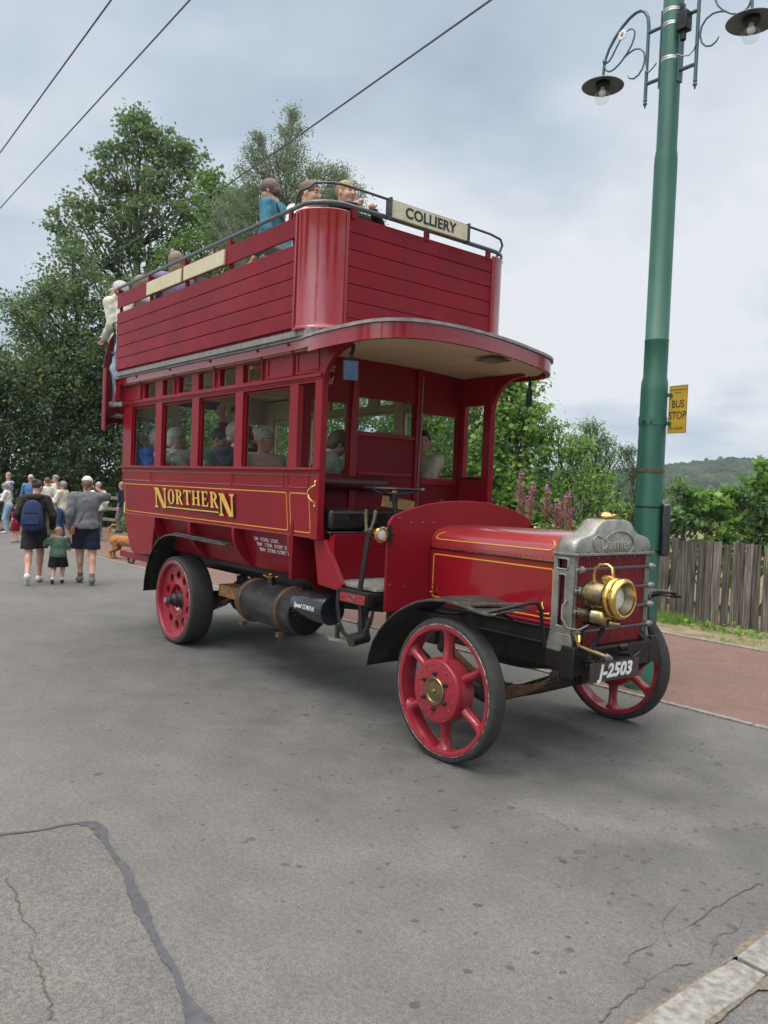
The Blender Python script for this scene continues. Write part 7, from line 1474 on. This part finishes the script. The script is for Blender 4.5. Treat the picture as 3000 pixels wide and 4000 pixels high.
    if bottom:
        m, fr, w = bottom[:3]; g = Field(lo, hi, res); o = 0.013*s; g.ell(at(-0.01, 0, 0.0), (0.115*s*b+o, 0.162*s*b+o, 0.125*s+o), rot, 0.04)
        for j in (-1, 1):
            if fr < 0:      # shorts: end part-way down the thigh
                e = hip[j].lerp(J['k', j], 1+fr); g.cone(hip[j], e, 0.092*s*b+o, 0.078*s*b+o+w, 0.03)
            else: leg(g, j, o, fr, w)
        g.clip(at(0, 0, 0.13), up)
        if fr < 0 and not seated:
            e = hip[-1].lerp(J['k', -1], 1+fr).lerp(hip[1].lerp(J['k', 1], 1+fr), 0.5); g.clip(e-vec(0, 0, 0.02), vec(0, 0, -1))
        g.folds(0.003*s, 38/s, 2); g.obj('trousers' if fr > 0 else 'shorts', m, T)
    if shoes:
        for j in (-1, 1):
            g = Field(lo, [h+0.1 for h in hi], res); a = J['a', j]; t = J['toe', j]; dd = (t-a); g.cone(a-dd.normalized()*0.035*s+vec(0, 0, -0.035*s), t, 0.045*s, 0.038*s, 0.03); g.cone(a, a-vec(0, 0, 0.03*s), 0.046*s, 0.045*s, 0.02)
            if not (legs and legs.get(j) and len(legs[j]) > 2): g.clip((0, 0, a.z-0.083*s), (0, 0, -1))
            g.obj('shoe', shoes, T)
            if socks: g = Field(lo, hi, res); m_ = J['k', j].lerp(a, 0.78); g.cone(m_, a, 0.044*s, 0.043*s, 0.0); g.clip(m_, (J['k', j]-a)); g.obj('sock', socks, T)
    # ---- hair and hats
    st, hm = hair
    if st:
        g = Field(lo, [h+0.12 for h in hi], res*0.9); o = 0.013*hs
        if st == 'cap':
            g.ell(hd(-0.012, 0, 0.040), (0.102*hs, 0.083*hs, 0.085*hs), hrot, 0.01); g.clip(hd(0, 0, 0.030), -hu-hf*0.10); g.ell(hd(0.12, 0, 0.035), (0.06*hs, 0.065*hs, 0.010*hs), hrot, 0.01); g.obj('cap', hm[0], T)
            g = Field(lo, [h+0.12 for h in hi], res*0.9); hm = hm[1]; st = 'nape'
        if st == 'nape':
            g.ell(hd(-0.022, 0, 0.0), (0.090*hs, 0.078*hs, 0.075*hs), hrot, 0.01); g.clip(hd(0, 0, 0.035), hu); g.clip(hd(0.005, 0, 0), hf); g.cone(hd(-0.07, 0, -0.03), hd(-0.085, 0, -0.09), 0.035*hs, 0.022*hs, 0.02)
        else:
            vol = {'short': 0.0, 'crop': -0.005, 'curly': 0.014, 'bob': 0.008, 'bun': 0.0, 'long': 0.006, 'pony': 0.0, 'mop': 0.004}[st]
            g.ell(hd(-0.014, 0, 0.030), (0.100*hs+vol, 0.080*hs+vol, 0.092*hs+vol), hrot, 0.01)
            if st in ('bob', 'curly', 'long', 'mop'):
                zz = {'bob': -0.06, 'curly': -0.05, 'long': -0.16, 'mop': -0.05}[st]; g.cone(hd(-0.045, 0.022, 0.0), hd(-0.055, 0.030, zz), (0.062+vol)*hs, 0.052*hs, 0.03); g.cone(hd(-0.045, -0.022, 0.0), hd(-0.055, -0.030, zz), (0.062+vol)*hs, 0.052*hs, 0.03)
            if st == 'bun': g.ell(hd(-0.095, 0, 0.075), (0.042*hs, 0.042*hs, 0.042*hs), hrot, 0.01)
            if st == 'pony': g.cone(hd(-0.09, 0, 0.03), hd(-0.13, 0, -0.12), 0.030*hs, 0.020*hs, 0.02)
            if st == 'long': g.cone(hd(-0.06, 0, -0.1), hd(-0.075, 0, -0.28), 0.07*hs, 0.045*hs, 0.03)
            # keep the face free
            g.ell(hd(0.085, 0, -0.052), (0.078*hs, 0.064*hs, 0.102*hs), hrot, 0.012, 'sub')
            for j in (-1, 1): g.ell(hd(0.03, j*0.088, -0.055), (0.055*hs, 0.030*hs, 0.055*hs), hrot, 0.01, 'sub') if st in ('short', 'crop', 'bun', 'pony') else None
            if st in ('short', 'crop', 'bun', 'pony'): g.clip(hd(-0.06, 0, -0.062), (-hu)-hf*0.0)
        g.folds((0.007 if st == 'curly' else 0.0035)*hs, (110 if st == 'curly' else 190)/hs, 1); g.obj('hair', hm, T)
    if glasses:
        e = MB()
        for j in (-1, 1):
            c = hd(0.094, j*0.031, 0.006)
            if glasses == 'sun': e.sph(c, (0.006*hs, 0.024*hs, 0.019*hs), 0, 10, hrot)
            else: e.tube([c+hl*0.023*hs*math.cos(R(a))+hu*0.018*hs*math.sin(R(a)) for a in range(0, 360, 40)], 0.0018, 4, closed=True)
            e.tube([hd(0.094, j*0.053, 0.010), hd(0.05, j*0.076, 0.012), hd(-0.01, j*0.082, 0.008)], 0.0022, 4)
        e.tube([hd(0.097, -0.009, 0.010), hd(0.099, 0, 0.013), hd(0.097, 0.009, 0.010)], 0.0022, 4); e.build('glasses', EYED, T)
    if head_at is not None:
        q = Matrix.Rotation(R(rz), 3, 'Z') @ HC; T.location = Vector(head_at)-q
    return T, dict(at=at, hd=hd, J=J, N=N_, sh=sh, rot=rot, s=s, up=up, fw=fw, lt=lt)
def rotz(d):
    d = Vector(d).normalized(); a = d.orthogonal().normalized(); b = d.cross(a); return Matrix((a, b, d)).transposed()
# ================================================================ WHO IS WHERE
BLK = cloth('black', (0.020, 0.019, 0.022)); NAVY = cloth('navy', (0.012, 0.016, 0.035)); CHOC = cloth('dark_brown', (0.030, 0.022, 0.022)); GREY = cloth('grey_knit', (0.155, 0.160, 0.175)); JEAN = cloth('jeans', (0.045, 0.095, 0.21)); JEAND = cloth('dark_jeans', (0.025, 0.05, 0.10)); PALEH = cloth('pale_hoodie', (0.42, 0.47, 0.57)); WHT = cloth('white', (0.75, 0.74, 0.70)); CREAMC = cloth('cream', (0.68, 0.64, 0.55)); BLUEJ = cloth('blue_jumper', (0.10, 0.20, 0.40)); OLIVE = cloth('olive', (0.16, 0.16, 0.11)); KHAKI = cloth('khaki', (0.30, 0.25, 0.17)); GRN = cloth('camo_green', (0.10, 0.165, 0.125), 0.55, 18); LJEAN = cloth('light_jeans', (0.30, 0.42, 0.55)); GRYT = cloth('grey_trousers', (0.16, 0.165, 0.17)); PLAID = cloth('plaid', (0.30, 0.05, 0.10), 0.3, 40)
ROYAL = cloth('royal_blue', (0.025, 0.08, 0.33)); PUFFW = cloth('white_puffer', (0.55, 0.58, 0.56)); MAG = cloth('magenta', (0.33, 0.02, 0.12)); ANTH = cloth('anthracite', (0.10, 0.10, 0.095)); SAGE = cloth('sage', (0.10, 0.17, 0.125)); NPUF = cloth('navy_puffer', (0.022, 0.025, 0.035)); PINK = cloth('dusty_pink', (0.42, 0.27, 0.22)); VEST = cloth('grey_gilet', (0.24, 0.255, 0.23)); MINT = cloth('mint', (0.17, 0.36, 0.23)); ORNG = cloth('rust_orange', (0.36, 0.12, 0.03)); STONE = cloth('stone', (0.46, 0.40, 0.31), 0.8); TEAL = cloth('teal', (0.055, 0.20, 0.27)); LILAC = cloth('lilac', (0.30, 0.24, 0.42)); CRIM = cloth('crimson', (0.34, 0.02, 0.055)); TRN = cloth('trainer_white', (0.70, 0.70, 0.68)); HIKE = cloth('hiking_shoe', (0.14, 0.15, 0.15)); DKSH = cloth('dark_shoe', (0.045, 0.045, 0.05)); SOCKB = cloth('brown_sock', (0.16, 0.12, 0.11))
H_WH = hairm('white', (0.62, 0.60, 0.56)); H_GR = hairm('grey', (0.28, 0.26, 0.235)); H_SL = hairm('silver', (0.42, 0.40, 0.37)); H_DK = hairm('dark_brown', (0.050, 0.030, 0.026)); H_BR = hairm('brown', (0.13, 0.075, 0.05)); H_BL = hairm('blond', (0.40, 0.25, 0.12)); H_AU = hairm('auburn_grey', (0.20, 0.115, 0.075)); H_BK = hairm('near_black', (0.022, 0.018, 0.018)); H_LB = hairm('light_brown', (0.26, 0.16, 0.10))
LEA = pmat('tan_strap', (0.20, 0.075, 0.03), rough=0.5)
def belt(name, label, cat, path, w, mat, loc=(0,0,0), rz=0):
    t = thing(name, label, cat, loc, R(rz)); mb = MB(); mb.tube(path, (w, 0.004), 8, ref=(0, 0, 1)); mb.build('strap', mat, t); return t
def cast():
    # --- walking away on the road, left
    T, g = person('person in grey jumper, navy shorts and white cap walking away, hand at ear', (-7.68, -0.12, 0), 168, 1.74, hair=('cap', (WHT, H_AU)), top=(GREY, 1.0, -0.05, 0.030), bottom=(NAVY, -0.22, 0.028), shoes=HIKE, socks=SOCKB, bulk=1.10, res=0.0105, lean=4, head=(-18, 6),
        arms={-1: ((0.13, -0.13, 0.10), (0.1, -1, -0.9), 0.8), 1: ((0.06, 0.235, -0.54), (-1, 0.5, 0), 0.5)}, legs={-1: ((-0.20, -0.085, 0.10),), 1: ((0.20, 0.045, 0.085),)})
    a = g['at']; o = thing('shoulder_bag', 'brown strap and small tan bag across the back of the person in grey', 'bag', T.location, R(168))
    mb = MB(); mb.tube([a(0.06, -0.145, 0.47), a(-0.02, -0.135, 0.515), a(-0.09, -0.115, 0.46), a(-0.128, -0.03, 0.33), a(-0.125, 0.06, 0.18), a(-0.125, 0.12, 0.06), a(-0.07, 0.185, -0.04)], (0.016, 0.004), 8, ref=(1, 0, 0)); mb.build('strap', LEA, o); mb = MB(); mb.obox(a(-0.03, 0.205, -0.07), (0.18, 0.05, 0.14)); mb.build('bag_body', LEA, o, bevel=0.015)
    mb = MB(); mb.obox(g['hd'](0.05, -0.098, -0.005), (0.02, 0.012, 0.14), Matrix.Rotation(R(20), 3, 'Y')); tag(mb.build('phone', BLACKG, None, bevel=0.004), 'dark phone held to the ear of the person in grey', 'phone').location = T.location; bpy.data.objects['phone'].rotation_euler = (0, 0, R(168))
    T, g = person('person in dark hoodie and black shorts with blue backpack, mid-stride in white trainers', (-8.05, -0.80, 0), 158, 1.66, hair=('bun', H_DK), top=(CHOC, 1.0, -0.06, 0.02), bottom=(BLK, -0.25, 0.035), shoes=TRN, extras=('hood',), res=0.0105, lean=8, head=(-38, 16),
        arms={-1: ((0.10, -0.26, -0.50), (-1, -0.6, 0), 0.4), 1: ((0.10, 0.20, -0.45), (-1, 0.6, 0), 0.4)}, legs={-1: ((0.16, -0.07, 0.085),), 1: ((-0.36, 0.05, 0.16), (1, 0, -0.2), (0.07, 0, -0.12))})
    a = g['at']; o = thing('backpack', 'large blue backpack on the back of the person in the dark hoodie', 'backpack', T.location, R(158)); f = MB(); pr = [(-0.13, -0.11), (0.13, -0.11), (0.175, 0.0), (0.165, 0.22), (0.12, 0.36), (0.05, 0.42), (-0.05, 0.42), (-0.12, 0.36), (-0.165, 0.22), (-0.175, 0.0)]
    rw = [[a(x, 0.02+u*k, 0.02+w*k+0.13*(1-k)) for u, w in pr+pr[:1]] for x, k in ((-0.115, 0.90), (-0.13, 1.0), (-0.22, 1.0), (-0.28, 0.95), (-0.31, 0.84))]; f.surf(rw); f.add(rw[-1][:-1], [tuple(range(10))]); f.add(rw[0][:-1], [tuple(range(10))])
    BP = cloth('backpack_blue', (0.028, 0.046, 0.115)); bb = f.build('bag_body', BP, o, smooth=60); sb = bb.modifiers.new('s', 'SUBSURF'); sb.levels = 1; sb.render_levels = 1
    pk = MB(); pk.obox(a(-0.315, 0.02, 0.10), (0.05, 0.23, 0.17), g['rot']); pk.build('bag_pocket', BP, o, bevel=0.02)
    mb = MB(); mb.tube([a(-0.335, 0.13, 0.195), a(-0.345, 0.02, 0.205), a(-0.335, -0.09, 0.195)], (0.010, 0.005), 6); mb.build('bag_zip', NAVY, o)
    for k in (-1, 1): mb = MB(); mb.tube([a(-0.13, 0.10*k, 0.05), a(-0.02, 0.15*k, 0.0+0.03), a(0.12, 0.13*k, 0.25), a(0.10, 0.12*k, 0.42), a(0.0, 0.115*k, 0.515), a(-0.11, 0.10*k, 0.44)], (0.024, 0.006), 8, ref=(0, 1, 0)); mb.build('bag_strap', BP, o)
    person('toddler in mottled green T-shirt and black shorts walking between two adults', (-7.85, -0.49, 0), 160, 0.93, hair=('crop', H_BL), top=(GRN, -0.35, -0.10, 0.045), bottom=(BLK, -0.15, 0.03), shoes=DKSH, socks=WHT, child=True, res=0.0085, bulk=1.25, head=(-45, 0), lean=4,
        arms={-1: ((0.06, -0.47, -0.13), (0, -0.3, -1), 0.4), 1: ((0.20, 0.24, -0.02), (0, 1, -1), 0.6)}, legs={-1: ((0.12, -0.12, 0.085),), 1: ((-0.20, 0.13, 0.12), (1, 0, -0.2), (0.12, 0, -0.09))})
    # --- people waiting on the far path
    fr = 0.016
    person('grey-haired person in pale blue-grey hoodie and jeans, farthest left but one', (-19.78, 1.70, 0), 255, 1.76, hair=('short', H_GR), top=(PALEH, 1.0, -0.04, 0.022), bottom=(JEAND, 1.0, 0.012), shoes=DKSH, extras=('hood',), res=fr, head=(70, 8), arms={-1: ((0.22, -0.10, -0.42), (-1, -0.8, 0)), 1: ((0.24, 0.12, -0.42), (-1, 0.8, 0))})
    person('person in black top and bright blue jeans at the left picture edge', (-20.6, 1.30, 0), 100, 1.62, hair=('bob', H_BR), top=(BLK, 1.0, -0.05), bottom=(JEAN, 1.0, 0.01), shoes=TRN, res=fr)
    T, g = person('person in khaki jacket half cut by the left picture edge', (-21.3, 1.22, 0), 120, 1.74, hair=('mop', H_LB), top=(KHAKI, 1.0, -0.1), bottom=(JEAN, 1.0, 0.01), shoes=TRN, res=fr)
    person('person in white blouse and pale jeans looking down, before the blue jumper', (-19.1, 1.55, 0), 240, 1.46, hair=('bob', H_GR), top=(WHT, 1.0, -0.02), bottom=(LJEAN, 1.0, 0.01), shoes=TRN, res=fr, head=(0, 30), lean=8, arms={-1: ((0.28, -0.06, -0.28), (-1, -0.8, 0)), 1: ((0.28, 0.08, -0.28), (-1, 0.8, 0))})
    person('white-haired person in blue jumper and sunglasses facing the camera', (-19.2, 2.15, 0), 335, 1.72, skin='rosy', hair=('short', H_WH), top=(BLUEJ, 1.0, -0.04), bottom=(JEAND, 1.0, 0.01), shoes=DKSH, extras=(), res=fr, glasses='sun')
    person('grey-haired person in beige lifting a hand to sunglasses, behind the dark hoodie', (-18.9, 2.75, 0), 250, 1.74, hair=('short', H_GR), top=(CREAMC, 1.0, -0.04), bottom=(OLIVE, 1.0, 0.01), shoes=DKSH, res=fr, glasses='sun', arms={-1: ((0.16, -0.12, 0.08), (0, -1, -0.6), 0.8), 1: ((0.1, 0.2, -0.45), (-1, 0.6, 0))})
    person('person in white shirt and olive trousers, mostly behind the dark hoodie', (-17.3, 2.05, 0), 200, 1.66, hair=('short', H_BR), top=(WHT, 1.0, -0.02), bottom=(OLIVE, 1.0, 0.015), shoes=DKSH, res=fr)
    T, g = person('person in white jacket and blue jeans raising a hand to the forehead', (-16.75, 2.30, 0), 222, 1.57, hair=('curly', H_GR), top=(CREAMC, 1.0, -0.12, 0.034), bottom=(JEAN, 1.0, 0.01), shoes=TRN, res=0.014, arms={-1: ((0.22, -0.08, 0.16), (0.6, -0.4, -1), 0.3), 1: ((0.24, 0.02, -0.24), (-0.4, 0.8, -0.5), 0.5)})
    o = thing('handbag', 'beige handbag at the side of the person in the white jacket', 'bag', T.location, R(222)); mb = MB(); mb.obox(g['at'](0.15, 0.12, 0.02), (0.22, 0.10, 0.16)); mb.build('bag_body', KHAKI, o, bevel=0.02)
    person('person in white top and grey trousers behind the person in grey', (-16.2, 3.05, 0), 190, 1.60, skin='rosy', hair=('short', H_SL), top=(WHT, 1.0, -0.06, 0.028), bottom=(GRYT, 1.0, 0.01), shoes=LJEAN, res=fr)
    person('small child in maroon shorts behind the backpack wearer', (-15.9, 0.95, 0), 200, 0.98, hair=('short', H_BR), top=(MAG, -0.3, -0.08), bottom=(CRIM, -0.2, 0.02), shoes=KHAKI, child=True, res=0.014)
    person('person in dark clothes by the fence, almost hidden by the back of the bus', (-19.0, 4.75, 0), 250, 1.60, hair=('bob', H_BL), top=(NAVY, 1.0, -0.05), bottom=(GRYT, 1.0, 0.01), shoes=DKSH, res=fr)
    # --- lower deck passengers
    S = lambda lab, h, **k: person(lab, (0, 0, 0), k.pop('rz', 0), k.pop('H', 1.66), pose='sit', head_at=h, group='passengers on the lower deck', res=k.pop('res', 0.010), bottom=k.pop('bottom', (GRYT, 1.0, 0.01)), hipz=k.pop('hz', 0.45), **k)
    S('passenger with white hair in royal blue puffer jacket, rearmost at the lower windows', (-3.80, -0.62, 2.205), hair=('bob', H_WH), top=(ROYAL, 1.0, -0.1, 0.035), extras=('quilt',), lean=6, head=(28, 4))
    S('white-haired passenger with glasses in white gilet over magenta sleeves', (-3.28, -0.64, 2.19), hair=('bob', H_WH), skin='rosy', top=(PUFFW, -0.75, -0.1, 0.03), sleeves=MAG, extras=('quilt', 'collar'), glasses='clear', head=(34, 2))
    S('passenger in anthracite jacket leaning forward behind a window pillar', (-2.80, -0.60, 2.11), hair=('short', H_GR), top=(ANTH, 1.0, -0.1, 0.025), lean=22, head=(35, 12))
    S('dark-haired passenger in sage green jacket looking down', (-2.46, -0.52, 2.165), skin='tan', hair=('short', H_BK), top=(SAGE, 1.0, -0.1, 0.025), extras=('collar',), lean=14, head=(30, 18))
    S('passenger with curly grey hair in navy quilted jacket', (-1.83, -0.66, 2.19), hair=('curly', H_GR), top=(NPUF, 1.0, -0.1, 0.032), extras=('quilt', 'collar'), lean=6, head=(40, 6))
    T, g = S('passenger with silver hair in a clipped bun, glasses and dusty pink jacket', (-1.37, -0.63, 2.13), skin='tan', hair=('bun', H_SL), top=(PINK, 1.0, -0.1, 0.028), extras=('collar',), glasses='clear', lean=10, head=(38, 4))
    S('small dark-haired child leaning on the far side of the lower deck', (-1.60, -0.10, 2.03), H=1.2, child=True, skin='tan', hair=('short', H_BK), top=(GRYT, 1.0, -0.1), lean=25, rz=150, hz=0.5)
    T, g = S('passenger with auburn-grey hair in pale gilet and mint sleeves, next behind the driver seat', (-0.60, -0.33, 2.10), hair=('mop', H_AU), top=(VEST, -0.75, -0.1, 0.032), sleeves=MINT, extras=('quilt',), lean=30, head=(-5, 35), rz=72)
    a = g['at']; mb = MB(); mb.tube([a(0.10, -0.10, 0.42), a(0.04, -0.13, 0.50), a(-0.08, -0.13, 0.48), a(-0.14, -0.06, 0.30), a(-0.13, 0.03, 0.1)], (0.022, 0.005), 8); tag(mb.build('bag_strap', ANTH), 'dark grey strap over the shoulder of the passenger in the pale gilet', 'strap'); q = bpy.data.objects['bag_strap'] if 'bag_strap' in bpy.data.objects else None
    st = [o for o in bpy.data.objects if o.name.startswith('bag_strap') and o.parent is None][-1]; st.location = T.location; st.rotation_euler = T.rotation_euler
    S('passenger with pale braids in black and rust orange, beside the bulkhead', (-0.66, -0.10, 2.02), H=1.55, hair=('long', H_BL), top=(ORNG, 1.0, -0.1, 0.03), lean=20, head=(0, 20), rz=200)
    S('young passenger in stone patterned shirt with hair tied up, looking out through the bulkhead', (-0.60, 0.66, 2.185), H=1.68, hair=('bun', H_DK), top=(STONE, 1.0, -0.1, 0.03), extras=('collar',), rz=-80, head=(40, 2), res=0.008)
    person('passenger standing in the aisle in crimson with one arm raised to the roof', (-3.30, 0.12, 1.10), 0, 1.55, hair=('short', H_BK), top=(CRIM, 1.0, -0.05, 0.022), bottom=(NAVY, 1.0, 0.01), shoes=DKSH, group='passengers on the lower deck', arms={-1: ((0.10, -0.20, 0.45), (0.3, -1, 0.0), 0.9), 1: ((0.25, 0.15, -0.2), (0, 1, -1), 0.6)})
    # --- upper deck passengers
    U = 'passengers on the open top deck'
    person('standing passenger with brown hair in teal top with dark strap, looking down', (0, 0, 0), 205, 1.64, hair=('mop', H_BR), top=(TEAL, 1.0, -0.05, 0.02), bottom=(GRYT, 1.0, 0.01), group=U, head_at=(-1.72, -0.47, 4.555), head=(20, 30), lean=10, res=0.0095)
    st = MB(); st.tube([(-1.66, -0.62, 4.33), (-1.60, -0.55, 4.43), (-1.55, -0.50, 4.39), (-1.50, -0.45, 4.25), (-1.46, -0.40, 4.1)], (0.016, 0.004), 6); tag(st.build('bag_strap', BLK), 'black bag strap over the teal shoulder on the top deck', 'strap')
    person('passenger with brown hair tied back behind the front corner of the top deck', (0, 0, 0), 15, 1.70, pose='sit', hair=('pony', H_BR), top=(WHT, 1.0, -0.1, 0.02), bottom=(JEAND, 1.0, 0.01), group=U, head_at=(-0.66, -0.69, 4.195), head=(12, 6), hipz=0.55, res=0.0085, arms={-1: ((0.30, -0.15, -0.20), (0, -1, -1), 0.7), 1: ((0.32, 0.05, -0.25), (0, 1, -1), 0.7)})
    T, g = person('blond child gripping the front rail of the top deck with both hands', (0, 0, 0), 0, 1.22, child=True, hair=('short', H_BL), top=(BLK, 1.0, -0.05, 0.02), bottom=(JEAND, 1.0, 0.01), group=U, head_at=(-0.20, -0.645, 4.095), head=(8, 0), lean=8, res=0.008, arms={-1: ((0.34, -0.12, -0.02), (0, -1, -0.4), 1.0, (0, 1, 0)), 1: ((0.34, 0.15, -0.02), (0, 1, -0.4), 1.0, (0, 1, 0))})
    person('passenger with long fair hair in lilac, seen over the cream boards', (0, 0, 0), 175, 1.58, pose='sit', hair=('long', H_LB), top=(LILAC, 1.0, -0.1, 0.02), bottom=(JEAND, 1.0, 0.01), group=U, head_at=(-3.10, -0.80, 4.07), hipz=0.55, res=0.011)
    person('passenger with brown hair showing just over the rear of the top board', (0, 0, 0), 80, 1.62, pose='sit', hair=('bob', H_LB), top=(WHT, 1.0, -0.1, 0.02), bottom=(JEAND, 1.0, 0.01), group=U, head_at=(-3.83, -0.86, 3.93), hipz=0.5, res=0.012)
    person('passenger in white with dark hair low behind the middle of the top deck boards', (0, 0, 0), 180, 1.40, pose='sit', hair=('short', H_DK), top=(WHT, -0.3, -0.1, 0.02), bottom=(JEAND, 1.0, 0.01), group=U, head_at=(-1.95, -0.50, 3.82), hipz=0.45, res=0.012)
    T, g = person('person in white hooded coat and blue jeans climbing the rear stairs', (0, 0, 0), 200, 1.60, hair=('bob', H_WH), top=(CREAMC, 1.0, -0.12, 0.028), bottom=(LJEAN, 1.0, 0.01), shoes=TRN, group=U, bulk=0.82, head_at=(-4.36, -0.94, 3.95), head=(35, -15), res=0.010, extras=('hood',), lean=28, arms={1: ((0.12, 0.08, -0.45), (-1, 0.3, 0), 0.8), -1: ((0.16, -0.10, -0.42), (-1, -0.2, -1), 0.8)})
cast()

def dog_and_pram():
    F = pmat('ginger_fur', (0.42, 0.19, 0.065), (0.30, 0.125, 0.04), 22, rough=0.9, bump=1.0, bscale=45, bdist=0.02); T = thing('dog', 'ginger dog with upcurled tail standing on the path behind the bus', 'dog', (-11.25, 1.90, 0), R(40)); f = Field([-.6, -.25, -.02], [.65, .25, .85], 0.011)
    f.cone((-0.20, 0, 0.40), (0.0, 0, 0.385), 0.105, 0.10, 0.04); f.cone((0.0, 0, 0.385), (0.20, 0, 0.385), 0.10, 0.135, 0.05); f.cone((0.22, 0, 0.43), (0.36, 0, 0.57), 0.10, 0.07, 0.05); f.ell((0.40, 0, 0.62), (0.085, 0.07, 0.075), None, 0.03); f.cone((0.44, 0, 0.60), (0.53, 0, 0.575), 0.042, 0.028, 0.03)
    for y in (-0.07, 0.07):
        f.cone((0.22, y, 0.36), (0.21, y, 0.19), 0.060, 0.036, 0.03); f.cone((0.21, y, 0.19), (0.22, y, 0.04), 0.036, 0.028, 0.02); f.ell((0.24, y, 0.025), (0.05, 0.032, 0.027), None, 0.02)
        f.cone((-0.22, y, 0.38), (-0.17, y, 0.24), 0.085, 0.050, 0.04); f.cone((-0.17, y, 0.24), (-0.29, y, 0.155), 0.048, 0.032, 0.02); f.cone((-0.29, y, 0.155), (-0.27, y, 0.04), 0.032, 0.027, 0.02); f.ell((-0.25, y, 0.025), (0.05, 0.032, 0.027), None, 0.02)
        f.ell((0.38, y*1.05, 0.60), (0.035, 0.018, 0.065), None, 0.02)
    for a, b, r0, r1 in (((-0.28, 0, 0.44), (-0.36, 0, 0.53), 0.035, 0.028), ((-0.36, 0, 0.53), (-0.36, 0, 0.64), 0.028, 0.027), ((-0.36, 0, 0.64), (-0.29, 0, 0.71), 0.027, 0.024), ((-0.29, 0, 0.71), (-0.20, 0, 0.715), 0.024, 0.018)): f.cone(a, b, r0, r1, 0.02)
    f.folds(0.004, 60, 1); f.clip((0, 0, 0.0), (0, 0, -1)); ex = MB(); ex.sph((0.555, 0, 0.58), (0.016, 0.018, 0.014), 1, 8)
    for y in (-0.035, 0.035): ex.sph((0.465, y, 0.64), 0.010, 1, 8)
    f.obj('body', F, T, (ex, [EYED]))
    P = thing('pushchair', 'black pushchair mostly hidden behind the rear platform of the bus', 'pushchair', (-10.1, 2.05, 0), R(20))
    for (x, y) in ((0.30, -0.24), (0.30, 0.24), (-0.35, -0.26), (-0.35, 0.26)):
        mb = MB(); mb.lathe([(0.070, -0.018), (0.095, -0.018), (0.100, -0.010), (0.100, 0.010), (0.095, 0.018), (0.070, 0.018), (0.070, -0.018)], (x, y, 0.10), (0, 1, 0), 24); w = mb.build('wheel', BLACK, P); mb = MB(); mb.cyl((x, y-0.02, 0.10), (x, y+0.02, 0.10), 0.020, 10)
        for a in (0, 72, 144, 216, 288): mb.bar((x, y, 0.10), (x+0.072*math.cos(R(a)), y, 0.10+0.072*math.sin(R(a))), 0.012, 0.014, up=(0, 1, 0))
        mb.build('rim', ALU, w)
    mb = MB()
    for y in (-0.22, 0.22): mb.tube([(0.30, y, 0.12), (0.0, y, 0.45), (-0.35, y, 0.85), (-0.45, y, 1.02)], 0.012, 8); mb.tube([(-0.35, y*1.1, 0.12), (-0.05, y, 0.5)], 0.012, 8)
    mb.tube([(-0.45, -0.22, 1.02), (-0.45, 0.22, 1.02)], 0.014, 8); mb.build('frame', BLACK, P)
    f = Field([-.5, -.35, .2], [.5, .35, 1.1], 0.014); f.ell((0.05, 0, 0.45), (0.22, 0.19, 0.11), None, 0.02); f.ell((-0.12, 0, 0.65), (0.10, 0.19, 0.24), None, 0.04); f.obj('seat', BLK, P)
    f = Field([-.5, -.35, .5], [.5, .35, 1.2], 0.014); f.ell((-0.08, 0, 0.82), (0.24, 0.20, 0.17), None, 0.02); f.ell((-0.02, 0, 0.72), (0.26, 0.17, 0.17), None, 0.01, 'sub'); f.obj('hood', NAVY, P)
dog_and_pram()
def haze():
    m = bpy.data.materials.new('haze'); m.use_nodes = True; nt = m.node_tree; nt.nodes.clear(); o = nt.nodes.new('ShaderNodeOutputMaterial'); v = nt.nodes.new('ShaderNodeVolumePrincipled')
    v.inputs['Color'].default_value = (0.72, 0.85, 1.0, 1); v.inputs['Density'].default_value = 0.00028; v.inputs['Anisotropy'].default_value = 0.2; nt.links.new(v.outputs[0], o.inputs['Volume'])
    mb = MB(); mb.box(-905, 905, -905, 905, -4.0, 60); h = mb.build('haze', m, None, smooth=None); tag(h, kind='stuff')
haze()
